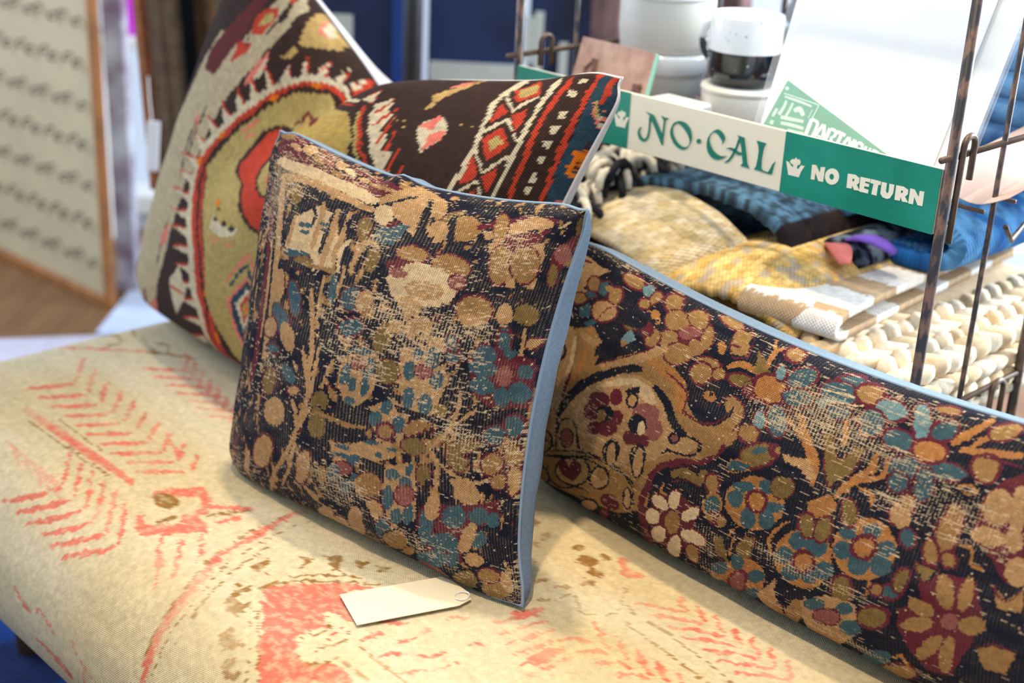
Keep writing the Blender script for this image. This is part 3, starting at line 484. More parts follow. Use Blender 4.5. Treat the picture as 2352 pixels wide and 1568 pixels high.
ge1954,801,39,-1,5,-43 m30,23
ge1904,687,49,11,7,-27 m16,22
be1973,699,27,-3,0,-60 m30,15
b:1617,652 1757,665 1799,609 1739,549 1636,575
n:1580,660 1635,624 1656,529 1577,523
m:1611,1179 1778,1214 1982,1179 1999,985 1879,917 1702,1015
te1710,1177,64,7,13,-39
te1717,1126,78,3,6,-33
te1734,1058,71,1,4,-36
te1850,1024,45,4,11,-40
te1937,1046,54,2,12,-44
te1944,1129,40,1,8,-27
Re1843,1109,43,4,14,-43
te1847,1197,41,3,6,-19
n:1711,973 1850,980 1992,987 1987,938 1797,924
te1939,915,48,-3,-3,-43 m20,17
te1837,870,59,7,5,-36 m13,16
m:1567,521 1903,609 1906,512 1717,439 1687,242 1368,28 1477,241 1526,353
te1643,479,68,14,-10,-62
te1782,519,56,12,1,-42
te1865,514,41,6,2,-33
te1570,315,83,24,-13,-61
te1474,144,92,39,-39,-95
te1609,241,34,10,-18,-81
te1781,398,44,-2,-25,-52
be1709,384,40,-1,-46,-98
be1207,332,53,16,-17,-73 m11,11
te1238,225,43,40,-4,-81 m15,10
be1083,173,57,60,-14,-132 n25,11
ge1294,177,62,16,-38,-93 n15,22
n:1403,320 1396,286 1387,232 1380,176 1408,165 1439,182 1457,195 1471,247 1459,248 1446,250 1447,255 1441,271 1441,310 1438,338
ge1351,131,39,30,-19,-54
n:1136,335 1140,302 1144,255 1140,206 1137,159 1122,100 1104,45 1183,136 1198,179 1208,231 1210,276 1199,312 1184,346 1172,370
be972,82,53,44,6,-58
be889,99,67,68,-9,-74
ge1123,46,41,0,-17,-33
b:1228,34 1252,34 1289,34 1315,27 1351,27 1388,27 1412,27 1416,30 1391,32 1352,30 1318,32 1288,36 1252,36 1228,36
Re1446,52,82,0,-30,-49
n:1287,38 1293,36 1298,31 1307,30 1315,27 1325,28 1333,27 1343,28 1337,30 1328,31 1320,31 1323,52 1324,73 1323,85
oe1649,88,75,43,-13,-84 n20,17
ge1841,101,93,15,-27,-97 n14,17
be1734,271,56,1,-20,-46 n18,28
n:1788,368 1788,342 1791,305 1796,272 1814,251 1832,240 1844,235 1870,267 1864,279 1855,294 1848,312 1839,335 1830,365 1822,386
ge1808,195,63,14,-13,-50 m13,22
be1911,180,34,29,16,-75
n:1558,27 1570,27 1587,23 1608,19 1644,19 1681,13 1717,13 1766,13 1815,13 1845,6 1815,13 1766,13 1716,14 1678,16 1638,19 1611,20 1593,22 1581,27 1568,28
b:1491,27 1503,27 1526,28 1546,27 1576,27 1605,20 1625,20 1629,20 1606,20 1582,27 1556,28 1538,28 1520,30 1502,28'''
PAT_LUMBAR_BASE='n'
PAT_LUMBAR='''
g:18,1120 61,1208 190,1275 308,1394 371,1318 343,1161 540,1473 594,1490 657,1375 681,1270 735,1182 790,1236 805,1398 839,1241 791,1065 755,978 648,839 622,612 638,500 525,241 138,31 22,761
b:149,1853 210,1859 270,1842 317,1853 259,1714 231,1643 119,1579 107,1721
me166,1719,29,30,3,-18
me201,1810,26,13,0,-17
b:119,1567 230,1655 272,1630 190,1514 108,1460
ne144,1576,45,38,1,-19
ne236,1607,24,23,2,-14
ge264,1671,27,13,-4,-60 m26,21
t:289,1691 319,1757 344,1699 323,1637 298,1632
m:290,1694 301,1719 315,1750 325,1764 334,1758 342,1737 346,1717 342,1688 333,1654 326,1632 330,1629 337,1652 347,1687 352,1720 347,1748 337,1770 324,1777 311,1758 297,1724 287,1699
ge199,1498,42,36,5,-30 m22,32
te260,1576,27,20,0,-23 m20,33
ge368,1686,22,10,-1,-74 m29,19
t:206,1433 258,1514 291,1495 265,1414 220,1386
t:255,1370 321,1477 332,1464 294,1370
be337,1531,56,41,2,-72 m11,13
m:318,1448 328,1478 342,1521 354,1555 366,1583 379,1606 388,1620 386,1625 377,1611 364,1589 350,1560 337,1523 324,1479 315,1449
ge345,1714,26,3,-3,-29
ge411,1891,38,8,1,-56 m15,29
T:445,1891 471,1958 492,1880 477,1821 452,1831
m:444,1876 461,1946 479,1950 494,1887 485,1830 469,1815 453,1836 451,1827 469,1805 489,1822 499,1889 481,1961 458,1955 441,1882
ge470,1758,15,21,6,-37 m30,30
ge496,1852,13,-7,-6,-70 m31,18
re517,1722,14,20,7,-35
r:489,1706 497,1713 506,1721 513,1722 522,1714 532,1702 536,1691 535,1681 531,1668 528,1657 531,1649 535,1658 541,1676 543,1699 536,1718 526,1734 516,1745 505,1738 495,1726 488,1718
ge549,1894,23,28,10,-77 m23,23
me631,1724,62,96,24,-159
ge584,1768,28,62,18,-69 m11,13
ge636,1870,28,14,6,-78 m13,15
ge579,1610,26,50,10,-42 m9,14
Re632,1732,26,59,10,-44
ge679,1759,14,11,6,-100 m24,11
ge619,1544,35,63,13,-57 m10,14
ge536,1553,21,8,-1,-68 m20,14
ge660,1642,19,16,4,-62
oe459,1564,23,38,9,-30 m20,28
T:431,1434 464,1532 485,1482 449,1407
ge435,1404,23,32,5,-18
me511,1589,20,25,9,-55
n:407,1601 409,1583 416,1558 430,1539 451,1541 473,1550 492,1565 504,1602 505,1632 504,1648 485,1648 482,1635 480,1625 479,1627 471,1622 455,1616 443,1614 439,1614 432,1625 426,1634
n:345,1383 417,1529 438,1384 512,1464 530,1461 444,1334 335,1218
ge706,1968,33,-9,8,-34 m13,33
g:731,1942 767,1969 783,1765 745,1713
m:730,1945 755,1977 779,1911 785,1760 756,1702 741,1769 731,1948 729,1948 737,1768 756,1687 789,1753 782,1915 752,1987 729,1954
me752,1801,11,10,2,-14
re722,1736,10,9,4,-53
ge703,1580,29,15,1,-36 m14,33
ge693,1491,26,8,-1,-73 m19,19
ge735,1541,15,20,5,-39 m15,17
r:750,1598 758,1616 769,1644 779,1656 790,1660 803,1656 814,1652 824,1648 832,1642 838,1641 841,1672 836,1680 827,1694 818,1704 805,1708 790,1714 774,1707 762,1680 750,1645 744,1619
oe790,1569,28,14,0,-41 m16,35
o:801,1853 832,1779 850,1702 814,1660
m:799,1850 806,1833 814,1810 821,1789 829,1767 837,1745 842,1731 842,1737 838,1752 830,1776 822,1799 815,1819 806,1842 801,1856
r:842,1730 842,1762 840,1807 840,1842 842,1880 844,1922 845,1947 838,1962 835,1939 830,1900 828,1853 830,1806 834,1758 835,1726
r:809,1987 815,1969 822,1937 826,1908 832,1876 837,1845 839,1826 844,1830 842,1852 838,1884 834,1918 827,1947 819,1977 813,1991
ge872,1939,14,30,12,-47 m27,37
T:856,1757 870,1811 880,1734 867,1702
r:821,1590 854,1667 890,1637 882,1508 845,1533
m:801,1556 806,1576 814,1606 825,1629 843,1647 865,1660 878,1669 878,1679 864,1672 842,1660 824,1641 813,1615 805,1583 798,1561
me826,1520,23,-6,-3,-51
b:165,1280 161,1229 161,1159 162,1089 164,1007 160,911 169,824 177,711 181,585 191,502 229,529 229,617 236,748 236,862 233,950 233,1043 232,1128 224,1198 216,1265 206,1306
r:289,1379 287,1324 284,1246 276,1174 265,1105 251,1034 237,974 226,927 217,889 212,866 228,868 237,892 249,930 264,980 276,1038 289,1110 300,1183 305,1257 305,1334 303,1388
m:233,1032 228,1009 220,975 213,943 213,908 216,876 217,855 229,861 230,883 231,918 233,950 236,980 241,1012 244,1034
c:220,1255 218,1218 216,1168 215,1126 215,1083 213,1043 212,1016 228,1022 232,1050 236,1093 240,1137 239,1181 236,1230 234,1264
me101,979,47,30,13,-56
n:105,1158 128,1151 155,1142 168,1129 169,1109 160,1081 153,1059 168,1062 176,1083 187,1115 189,1146 172,1162 141,1170 117,1173
b:244,1282 265,1275 295,1269 322,1268 346,1295 357,1324 361,1340 342,1348 335,1336 329,1325 327,1325 309,1320 280,1320 257,1318
n:245,686 255,772 267,837 287,900 315,981 357,1063 413,1152 461,1225 499,1273 529,1303 529,1340 497,1325 449,1273 394,1191 331,1095 277,995 243,905 219,833 209,746 213,665
b:254,502 226,710 272,875 347,1046 442,1199 521,1279 568,1274 619,1220 665,1121 751,1084 708,966 652,901 617,814 544,716 420,610
c:363,1050 445,1179 517,1252 566,1238 597,1174 567,1131 497,1188 415,1097
b:379,1163 407,1200 446,1255 479,1303 506,1344 531,1382 552,1419 570,1466 584,1511 592,1541 579,1565 568,1540 553,1502 536,1465 517,1434 493,1397 465,1353 432,1297 393,1233 366,1189
m:369,1202 398,1239 438,1294 471,1344 500,1393 526,1439 541,1470 539,1477 523,1447 497,1401 469,1354 436,1303 396,1247 367,1208
r:543,1386 570,1363 604,1344 631,1324 644,1279 652,1231 656,1184 677,1193 682,1251 676,1325 656,1398 619,1429 584,1440 553,1437
n:570,1243 598,1214 618,1176 635,1123 656,1079 681,1059 699,1066 703,1100 689,1107 674,1125 656,1164 639,1216 611,1260 579,1277
n:696,1077 732,1079 745,1058 736,1013 712,977 685,958 658,950 643,906 645,888 654,919 669,937 699,945 729,979 749,1030 749,1091 713,1093
m:598,1384 624,1367 647,1351 663,1334 675,1289 676,1246 673,1194 707,1158 752,1178 791,1232 790,1241 750,1189 710,1173 679,1204 682,1243 681,1297 668,1348 650,1367 626,1381 600,1394
g:658,1166 682,1135 717,1124 753,1141 786,1181 811,1246 824,1326 820,1402 801,1448 777,1421 774,1354 789,1336 794,1379 796,1386 797,1389 801,1356 797,1305 783,1246 763,1210 737,1189 708,1186 678,1196
m:667,1217 693,1195 722,1188 747,1200 771,1231 786,1282 794,1336 791,1339 783,1285 768,1240 746,1212 722,1199 695,1207 668,1225
m:763,1332 765,1372 774,1413 789,1441 807,1433 821,1397 826,1337 817,1260 815,1231 827,1299 829,1370 818,1428 799,1454 779,1441 764,1398 760,1348
ne728,1293,40,14,-1,-73
re733,1377,17,-2,-3,-33
ne735,1390,6,8,2,-12
me395,992,41,38,8,-50
me455,1066,22,22,8,-48
me375,897,33,30,7,-53
me473,946,28,28,6,-47
me449,857,37,38,6,-50
me402,811,30,29,5,-40
ne431,935,32,31,6,-49
ge419,910,17,17,4,-34
Re568,1079,43,46,8,-54
Re604,1010,27,29,9,-67
me539,883,28,31,5,-45
me579,905,23,25,4,-40
ne551,986,30,32,8,-59
ce566,974,13,9,1,-46
n:478,1136 527,1208 531,1169 493,1120
be515,1104,14,15,5,-31 n38,29
n:242,483 227,584 236,679 265,745 298,757 323,708 339,611 366,602 375,618 359,617 343,667 323,762 283,777 240,725 211,625 225,515
Re282,622,30,28,7,-60 n18,12
Re671,1031,10,12,2,-21 n55,55
be479,725,24,19,0,-71 n25,17
be573,796,20,17,2,-67 n28,17
n:212,447 311,545 402,612 472,637 529,626 562,602 576,575 579,583 567,616 533,643 475,653 403,629 310,558 210,456
n:151,347 194,386 246,434 287,469 325,504 360,536 392,557 430,571 466,578 489,581 491,591 468,591 432,587 394,574 360,552 324,520 286,486 244,447 193,399 150,358
be335,393,70,86,10,-115 n10,12
m:259,395 294,457 322,421 336,499 368,510 379,448 348,310 298,317
ge144,470,57,49,13,-76 n16,13
me108,591,37,27,14,-67
n:80,571 93,550 115,524 137,503 170,497 202,496 223,496 226,505 205,507 174,509 145,518 123,535 102,559 87,578
ge159,113,54,73,13,-97 n16,13
me191,29,23,-3,29,-7 n15,10
T:844,1401 862,1471 874,1394 858,1342
t:873,1460 902,1537 928,1417 911,1317
c:882,1423 886,1430 892,1441 897,1452 902,1463 906,1475 910,1483 909,1489 906,1482 900,1471 894,1460 890,1450 885,1437 881,1429
c:892,1392 896,1396 901,1407 906,1418 910,1429 916,1440 919,1448 918,1452 914,1445 910,1436 904,1425 899,1416 894,1405 890,1396
m:871,1469 881,1498 894,1536 904,1548 915,1518 926,1467 931,1423 927,1380 918,1337 911,1310 913,1306 920,1333 930,1376 934,1422 930,1473 918,1527 906,1559 892,1542 879,1502 870,1473
ge854,1281,15,50,11,-21 m15,25
m:804,1151 789,1064 754,993 696,926 647,841 617,732 609,621 597,532 601,399 610,193 615,38 649,42 681,50 687,50 657,42 638,100 634,264 621,437 617,544 628,627 635,733 657,812 701,889 758,957 800,1053 813,1148
n:647,776 782,983 816,1158 856,962 838,610 802,325 676,52 642,272 625,545
o:685,788 695,800 709,819 718,826 732,827 750,821 770,833 781,886 779,922 777,942 762,930 761,908 759,881 761,886 758,888 741,894 720,893 702,868 688,839 678,818
m:674,834 686,852 703,877 718,895 733,904 748,908 758,911 758,915 749,916 734,912 718,904 702,885 685,858 673,839
m:688,757 698,775 712,800 725,814 741,819 757,817 767,815 768,822 757,826 742,827 726,826 711,807 697,781 687,764
r:663,722 661,703 657,673 656,647 664,638 673,639 679,640 682,656 676,657 668,659 665,665 665,678 667,702 668,722
me704,431,64,106,4,-247
ge705,462,21,30,1,-105 m30,18
we664,568,24,-19,-10,-49 m15,25
we704,646,15,16,1,-73 m26,15
we753,603,21,72,10,-24 m14,24
we766,433,32,2,-8,-65 m11,22
we711,221,21,43,-6,-149 m20,12
we665,277,24,49,-1,-93 m20,18
we647,423,22,23,-2,-72 m20,19
ge765,269,14,64,12,-66 m25,15
ge673,54,10,5,15,-5 m20,12
ge799,880,15,19,5,-53 m30,21
te806,748,20,17,-1,-75 r21,15
me821,667,27,-4,-7,-55
ge802,652,11,-2,-3,-25
ge835,670,10,27,7,-33
re906,890,68,88,13,-160
te875,960,27,27,2,-37
te927,1025,16,29,6,-37
te862,864,19,24,4,-50
te957,931,20,19,2,-31
te898,782,18,21,2,-69
te942,834,19,25,4,-59
re913,911,18,23,5,-49 m32,30
oe962,1063,24,29,5,-64 m9,9
r:882,725 877,707 870,679 863,652 860,625 857,597 856,580 859,579 861,597 864,623 868,649 873,673 879,701 884,719
oe890,1177,35,70,13,-54 m12,19
te890,1209,16,27,4,-18
me922,1250,14,17,6,-43
ge929,1263,6,8,3,-21
t:826,1027 831,1084 882,1106 866,1050 832,1008
r:825,1020 825,1066 848,1097 885,1107 876,1070 853,1028 828,1004 828,997 854,1022 878,1065 887,1115 848,1107 822,1066 824,1019
n:910,1088 921,1094 934,1104 946,1112 958,1122 970,1133 977,1139 977,1163 969,1163 958,1159 945,1154 933,1141 919,1125 910,1112
o:818,530 842,567 858,464 862,384 829,410
m:815,531 819,490 825,432 830,379 842,358 854,352 861,348 862,356 854,363 844,371 834,394 828,441 822,496 817,535
o:883,559 902,659 922,666 918,515 890,454
m:885,558 890,592 897,634 903,662 910,677 918,681 922,672 922,627 921,561 918,510 920,511 923,561 926,630 926,679 920,692 910,687 901,670 894,636 887,593 882,559
r:874,618 871,598 869,566 866,535 866,503 865,471 864,449 869,455 870,477 872,510 874,541 875,568 877,600 878,619
re883,242,73,167,-1,-210
te840,267,23,37,-5,-84
te886,427,17,34,0,-71
te932,384,23,37,-2,-63
te846,73,20,4,-1,-41
te912,146,31,83,-9,-100
te881,51,20,1,4,-1
Re882,200,22,60,-7,-136 m24,20
r:994,902 986,876 974,840 963,802 958,764 954,725 953,691 957,658 962,633 966,617 970,627 968,648 963,675 962,702 962,727 966,761 970,793 978,826 990,865 998,894
b:934,212 979,465 986,58 952,58
be855,50,29,1,1,0
g:687,50 699,58 717,58 733,58 752,58 772,58 792,58 814,50 838,48 854,48 856,50 840,50 816,50 792,58 774,58 754,58 735,58 719,58 701,58 688,52
n:717,58 731,58 749,58 766,58 784,58 800,50 810,50 800,50 784,58 768,58 751,58 732,60 719,58
oe779,60,11,1,16,-3
r:908,50 917,52 933,60 948,58 965,60 984,58 996,58 984,58 965,60 949,60 936,62 920,54 909,52
ne895,50,21,0,0,0
n:86,301 184,376 268,441 333,494 377,573 427,611 489,612 541,619 570,551 581,423 584,429 575,560 545,633 491,626 430,625 374,583 331,507 268,456 185,391 86,311
n:64,75 109,31 176,31 236,27 290,25 341,27 389,27 457,33 481,35 425,33 365,27 317,27 265,27 208,32 146,38 97,88
n:377,186 422,215 448,184 459,74 503,41 548,36 587,40 593,69 552,56 508,69 466,109 454,202 425,238 379,201
n:206,317 203,217 229,131 282,123 343,240 386,291 417,291 419,302 388,307 342,257 286,152 236,157 212,230 212,322
be193,29,29,-2,31,-6 n19,15
me194,27,16,-1,20,-4
be450,477,31,28,-1,-87 n19,16
ge458,515,18,23,3,-45
me496,316,29,-21,-17,-87
me475,140,19,40,-4,-95
be413,126,31,25,-12,-87 n16,27
me557,33,41,-1,0,0
me409,32,12,1,20,2
ge320,31,38,1,-3,-14 n15,22
be558,445,11,16,4,-81 n40,13
n:500,168 515,178 537,192 557,200 571,195 583,182 590,150 593,73 599,38 607,35 608,37 600,36 598,96 597,179 589,209 576,222 560,225 541,215 517,194 501,181
be578,758,15,14,4,-96 n33,11
be482,710,17,15,3,-81 n33,14
re860,1599,36,9,1,-95 m16,20
te916,1780,22,88,15,-55 m14,24
te926,1622,32,31,4,-62 m14,25
te901,1427,18,31,18,-85 m23,14
Te869,1747,11,10,4,-55 m29,22
Te863,1379,12,8,5,-56 m27,16
ge854,1275,15,37,13,-37 m20,20
r:922,1513 931,1509 942,1505 951,1493 958,1460 964,1417 968,1387 973,1393 970,1422 965,1471 958,1513 946,1529 931,1531 922,1529
te1011,1892,22,40,11,-62 m15,28
te998,1775,37,31,8,-88 m11,19
Te1000,1683,34,30,4,-49
te1017,1639,23,17,3,-52 m14,24
ge1055,1858,22,36,12,-71 m23,33
Te1107,1792,30,21,8,-75 m16,27
te1083,1656,24,0,4,-92 m21,20
c:963,1753 974,1756 986,1762 998,1768 1012,1773 1025,1780 1033,1784 1032,1795 1023,1792 1010,1786 998,1782 986,1775 973,1767 962,1761
c:982,1685 994,1692 1010,1703 1024,1711 1038,1723 1049,1737 1055,1745 1054,1753 1047,1746 1036,1734 1022,1724 1010,1714 993,1703 981,1694
Te1171,1788,15,19,17,-137 m24,12
te1217,1775,15,74,14,-50 m15,25
te1148,1603,30,11,5,-62 m14,23
te1184,1452,44,35,5,-60 m7,17
te1176,1351,19,24,6,-54 m16,18
te1254,1511,39,20,4,-50 m8,21
te1228,1392,18,7,4,-101 m17,10
re1212,1601,30,24,7,-62 m18,30
m:1199,1529 1202,1500 1206,1460 1207,1423 1207,1382 1205,1339 1203,1310 1206,1309 1208,1338 1211,1381 1212,1425 1210,1465 1206,1505 1202,1530
r:942,1498 948,1464 958,1421 968,1378 982,1336 995,1295 1005,1262 1011,1223 1014,1180 1016,1148 1026,1153 1027,1185 1026,1235 1020,1287 1009,1331 994,1374 982,1413 970,1451 958,1490 951,1517
r:923,1455 937,1426 955,1390 970,1353 982,1319 994,1282 1000,1256 1006,1267 999,1294 990,1336 978,1376 961,1413 941,1448 926,1473
b:940,1255 999,1286 1024,1208 1010,1166 985,1215 950,1213
o:1002,1474 1025,1487 1054,1337 1075,1463 1094,1474 1090,1298 1055,1184 1027,1320
m:1000,1478 1016,1371 1034,1258 1054,1172 1083,1235 1098,1351 1098,1478 1095,1478 1094,1351 1081,1240 1054,1182 1038,1262 1019,1377 1002,1482
m:1022,1491 1031,1444 1043,1379 1054,1345 1064,1372 1071,1429 1075,1468 1073,1471 1069,1432 1061,1379 1054,1359 1046,1385 1034,1448 1025,1495
r:1034,1595 1037,1572 1040,1541 1042,1514 1046,1484 1047,1455 1049,1434 1057,1436 1058,1459 1057,1490 1055,1525 1050,1554 1046,1584 1042,1606
r:1077,1125 1085,1162 1097,1212 1106,1256 1114,1291 1122,1329 1130,1368 1130,1414 1129,1455 1126,1481 1117,1475 1117,1449 1116,1416 1114,1383 1109,1356 1101,1321 1091,1281 1083,1232 1074,1180 1068,1139
r:1100,1261 1114,1275 1133,1302 1147,1336 1152,1386 1152,1434 1151,1467 1145,1464 1144,1433 1143,1390 1138,1357 1127,1328 1110,1297 1097,1277
r:1107,1231 1115,1229 1126,1228 1134,1220 1138,1204 1143,1178 1146,1158 1151,1166 1149,1185 1145,1216 1138,1242 1127,1250 1115,1248 1107,1246
r:1017,1040 1059,1143 1083,1093 1066,994 1034,967
r:1243,1683 1251,1709 1260,1750 1269,1791 1275,1851 1282,1910 1284,1956 1271,1986 1267,1953 1261,1898 1252,1845 1246,1792 1239,1744 1234,1710
r:1261,1660 1274,1662 1294,1668 1313,1678 1335,1700 1360,1726 1375,1744 1371,1784 1354,1774 1329,1757 1306,1743 1287,1727 1270,1709 1258,1698
r:1278,1707 1284,1734 1292,1772 1299,1794 1303,1803 1307,1805 1311,1805 1310,1832 1306,1839 1298,1846 1290,1837 1283,1804 1276,1757 1271,1727
ge1314,1904,20,58,12,-57 m13,28
ge1321,1612,21,24,12,-81 m21,19
ge1199,1942,19,12,4,-27 m16,50
r:1294,1443 1306,1464 1315,1467 1322,1452 1319,1436 1313,1431 1304,1439 1302,1427 1312,1411 1323,1421 1330,1459 1317,1487 1302,1482 1291,1453
m:1291,1663 1301,1667 1315,1674 1331,1676 1350,1677 1371,1678 1385,1679 1384,1688 1371,1691 1349,1694 1330,1693 1315,1688 1299,1681 1290,1674
re1038,697,62,90,10,-195
te1020,798,18,26,4,-56
te1063,817,25,6,-3,-63
te996,661,22,33,2,-58
te1016,566,22,36,2,-59
te1056,600,18,28,2,-44
te1086,691,22,32,4,-58
re1040,685,18,26,3,-53 m34,34
oe1034,915,14,30,12,-58 m25,16
oe1068,930,16,4,-2,-77 m25,15
re1158,921,62,75,16,-170
te1119,978,17,21,4,-43
te1164,1039,19,22,5,-40
te1118,866,20,24,4,-55
te1199,973,20,23,4,-47
te1156,827,22,30,5,-64
te1199,869,21,26,5,-56
re1158,934,20,23,4,-54 m30,30
oe1109,1084,13,21,11,-67 m29,16
r:1178,763 1180,752 1183,735 1184,721 1184,698 1182,668 1181,646 1185,646 1187,666 1190,699 1191,726 1188,746 1184,761 1182,772
ge1210,1245,13,14,7,-52 m29,22
be1196,1183,10,6,4,-58 m33,16
be1215,1166,15,26,10,-51
te1236,1077,11,27,11,-40 m29,23
ge1305,1202,20,5,6,-136 m24,10
ge1286,1052,12,14,7,-61 m40,21
ge1322,1046,13,13,4,-37 m31,29
r:1329,1132 1338,1135 1349,1139 1355,1135 1359,1120 1359,1089 1363,1061 1374,1050 1383,1050 1390,1050 1390,1063 1383,1066 1375,1069 1370,1077 1367,1096 1366,1127 1360,1154 1349,1161 1337,1153 1328,1147
o:1262,963 1305,968 1289,885
m:1259,965 1275,971 1295,977 1307,973 1306,944 1298,900 1290,880 1280,899 1268,939 1259,968 1258,965 1266,934 1278,890 1290,869 1301,893 1310,942 1310,980 1295,986 1274,977 1259,971
oe1130,624,20,31,4,-88 m23,16
te1227,747,19,17,1,-32 m22,42
oe1246,838,12,3,-2,-73 m36,17
ge1201,727,10,14,2,-30 m33,33
oe1201,535,30,39,-1,-73 m17,26
m:1245,672 1293,781 1282,870 1331,973 1383,989 1422,808 1403,647 1370,369 1319,323 1283,434 1255,548
ge1333,879,15,24,15,-83
ge1373,910,14,6,3,-93
ge1401,758,26,39,6,-49
ge1359,509,16,16,-3,-135
ge1322,509,22,115,12,-19
ge1291,626,33,59,4,-42
ge1295,737,29,-1,-4,-48
Re1357,731,18,23,2,-49
m:1339,1444 1364,1568 1392,1661 1475,1058 1436,1031 1387,1150 1346,1205
be1374,1407,28,7,5,-111
be1412,1426,16,8,12,-146
be1379,1238,36,8,3,-53
be1427,1260,16,15,8,-66
be1452,1104,21,20,10,-72
g:1417,994 1449,953 1474,1043 1487,919 1441,899
m:1414,996 1423,974 1437,947 1451,941 1462,969 1470,1014 1476,1045 1473,1047 1467,1019 1459,973 1450,950 1439,957 1425,983 1415,1003
g:1415,634 1446,693 1494,711 1482,561 1439,538
m:1413,636 1421,653 1433,677 1445,695 1463,705 1483,711 1495,717 1495,724 1483,720 1463,718 1445,707 1431,687 1420,660 1411,641
b:1038,379 1097,541 1162,571 1174,370 1111,48 1048,54
te1140,501,18,20,-2,-53
te1073,411,25,32,-3,-61
te1154,365,24,33,-4,-74
Re1102,352,29,44,-4,-76 m10,18
ge1021,200,20,33,-11,-175
r:982,195 981,103 989,60 1004,58 1018,50 1033,52 1044,50 1036,54 1021,52 1009,60 996,65 997,185 991,235
te1201,158,38,101,-9,-121
ge1250,141,41,85,-5,-94 m12,25
r:1242,267 1250,292 1259,322 1263,327 1267,309 1271,270 1275,240 1279,257 1278,293 1274,338 1267,361 1258,347 1247,309 1241,282
ge1141,42,33,0,2,-1
ge1039,50,37,-8,-1,-2'''
PAT_KILIM_BASE='k'
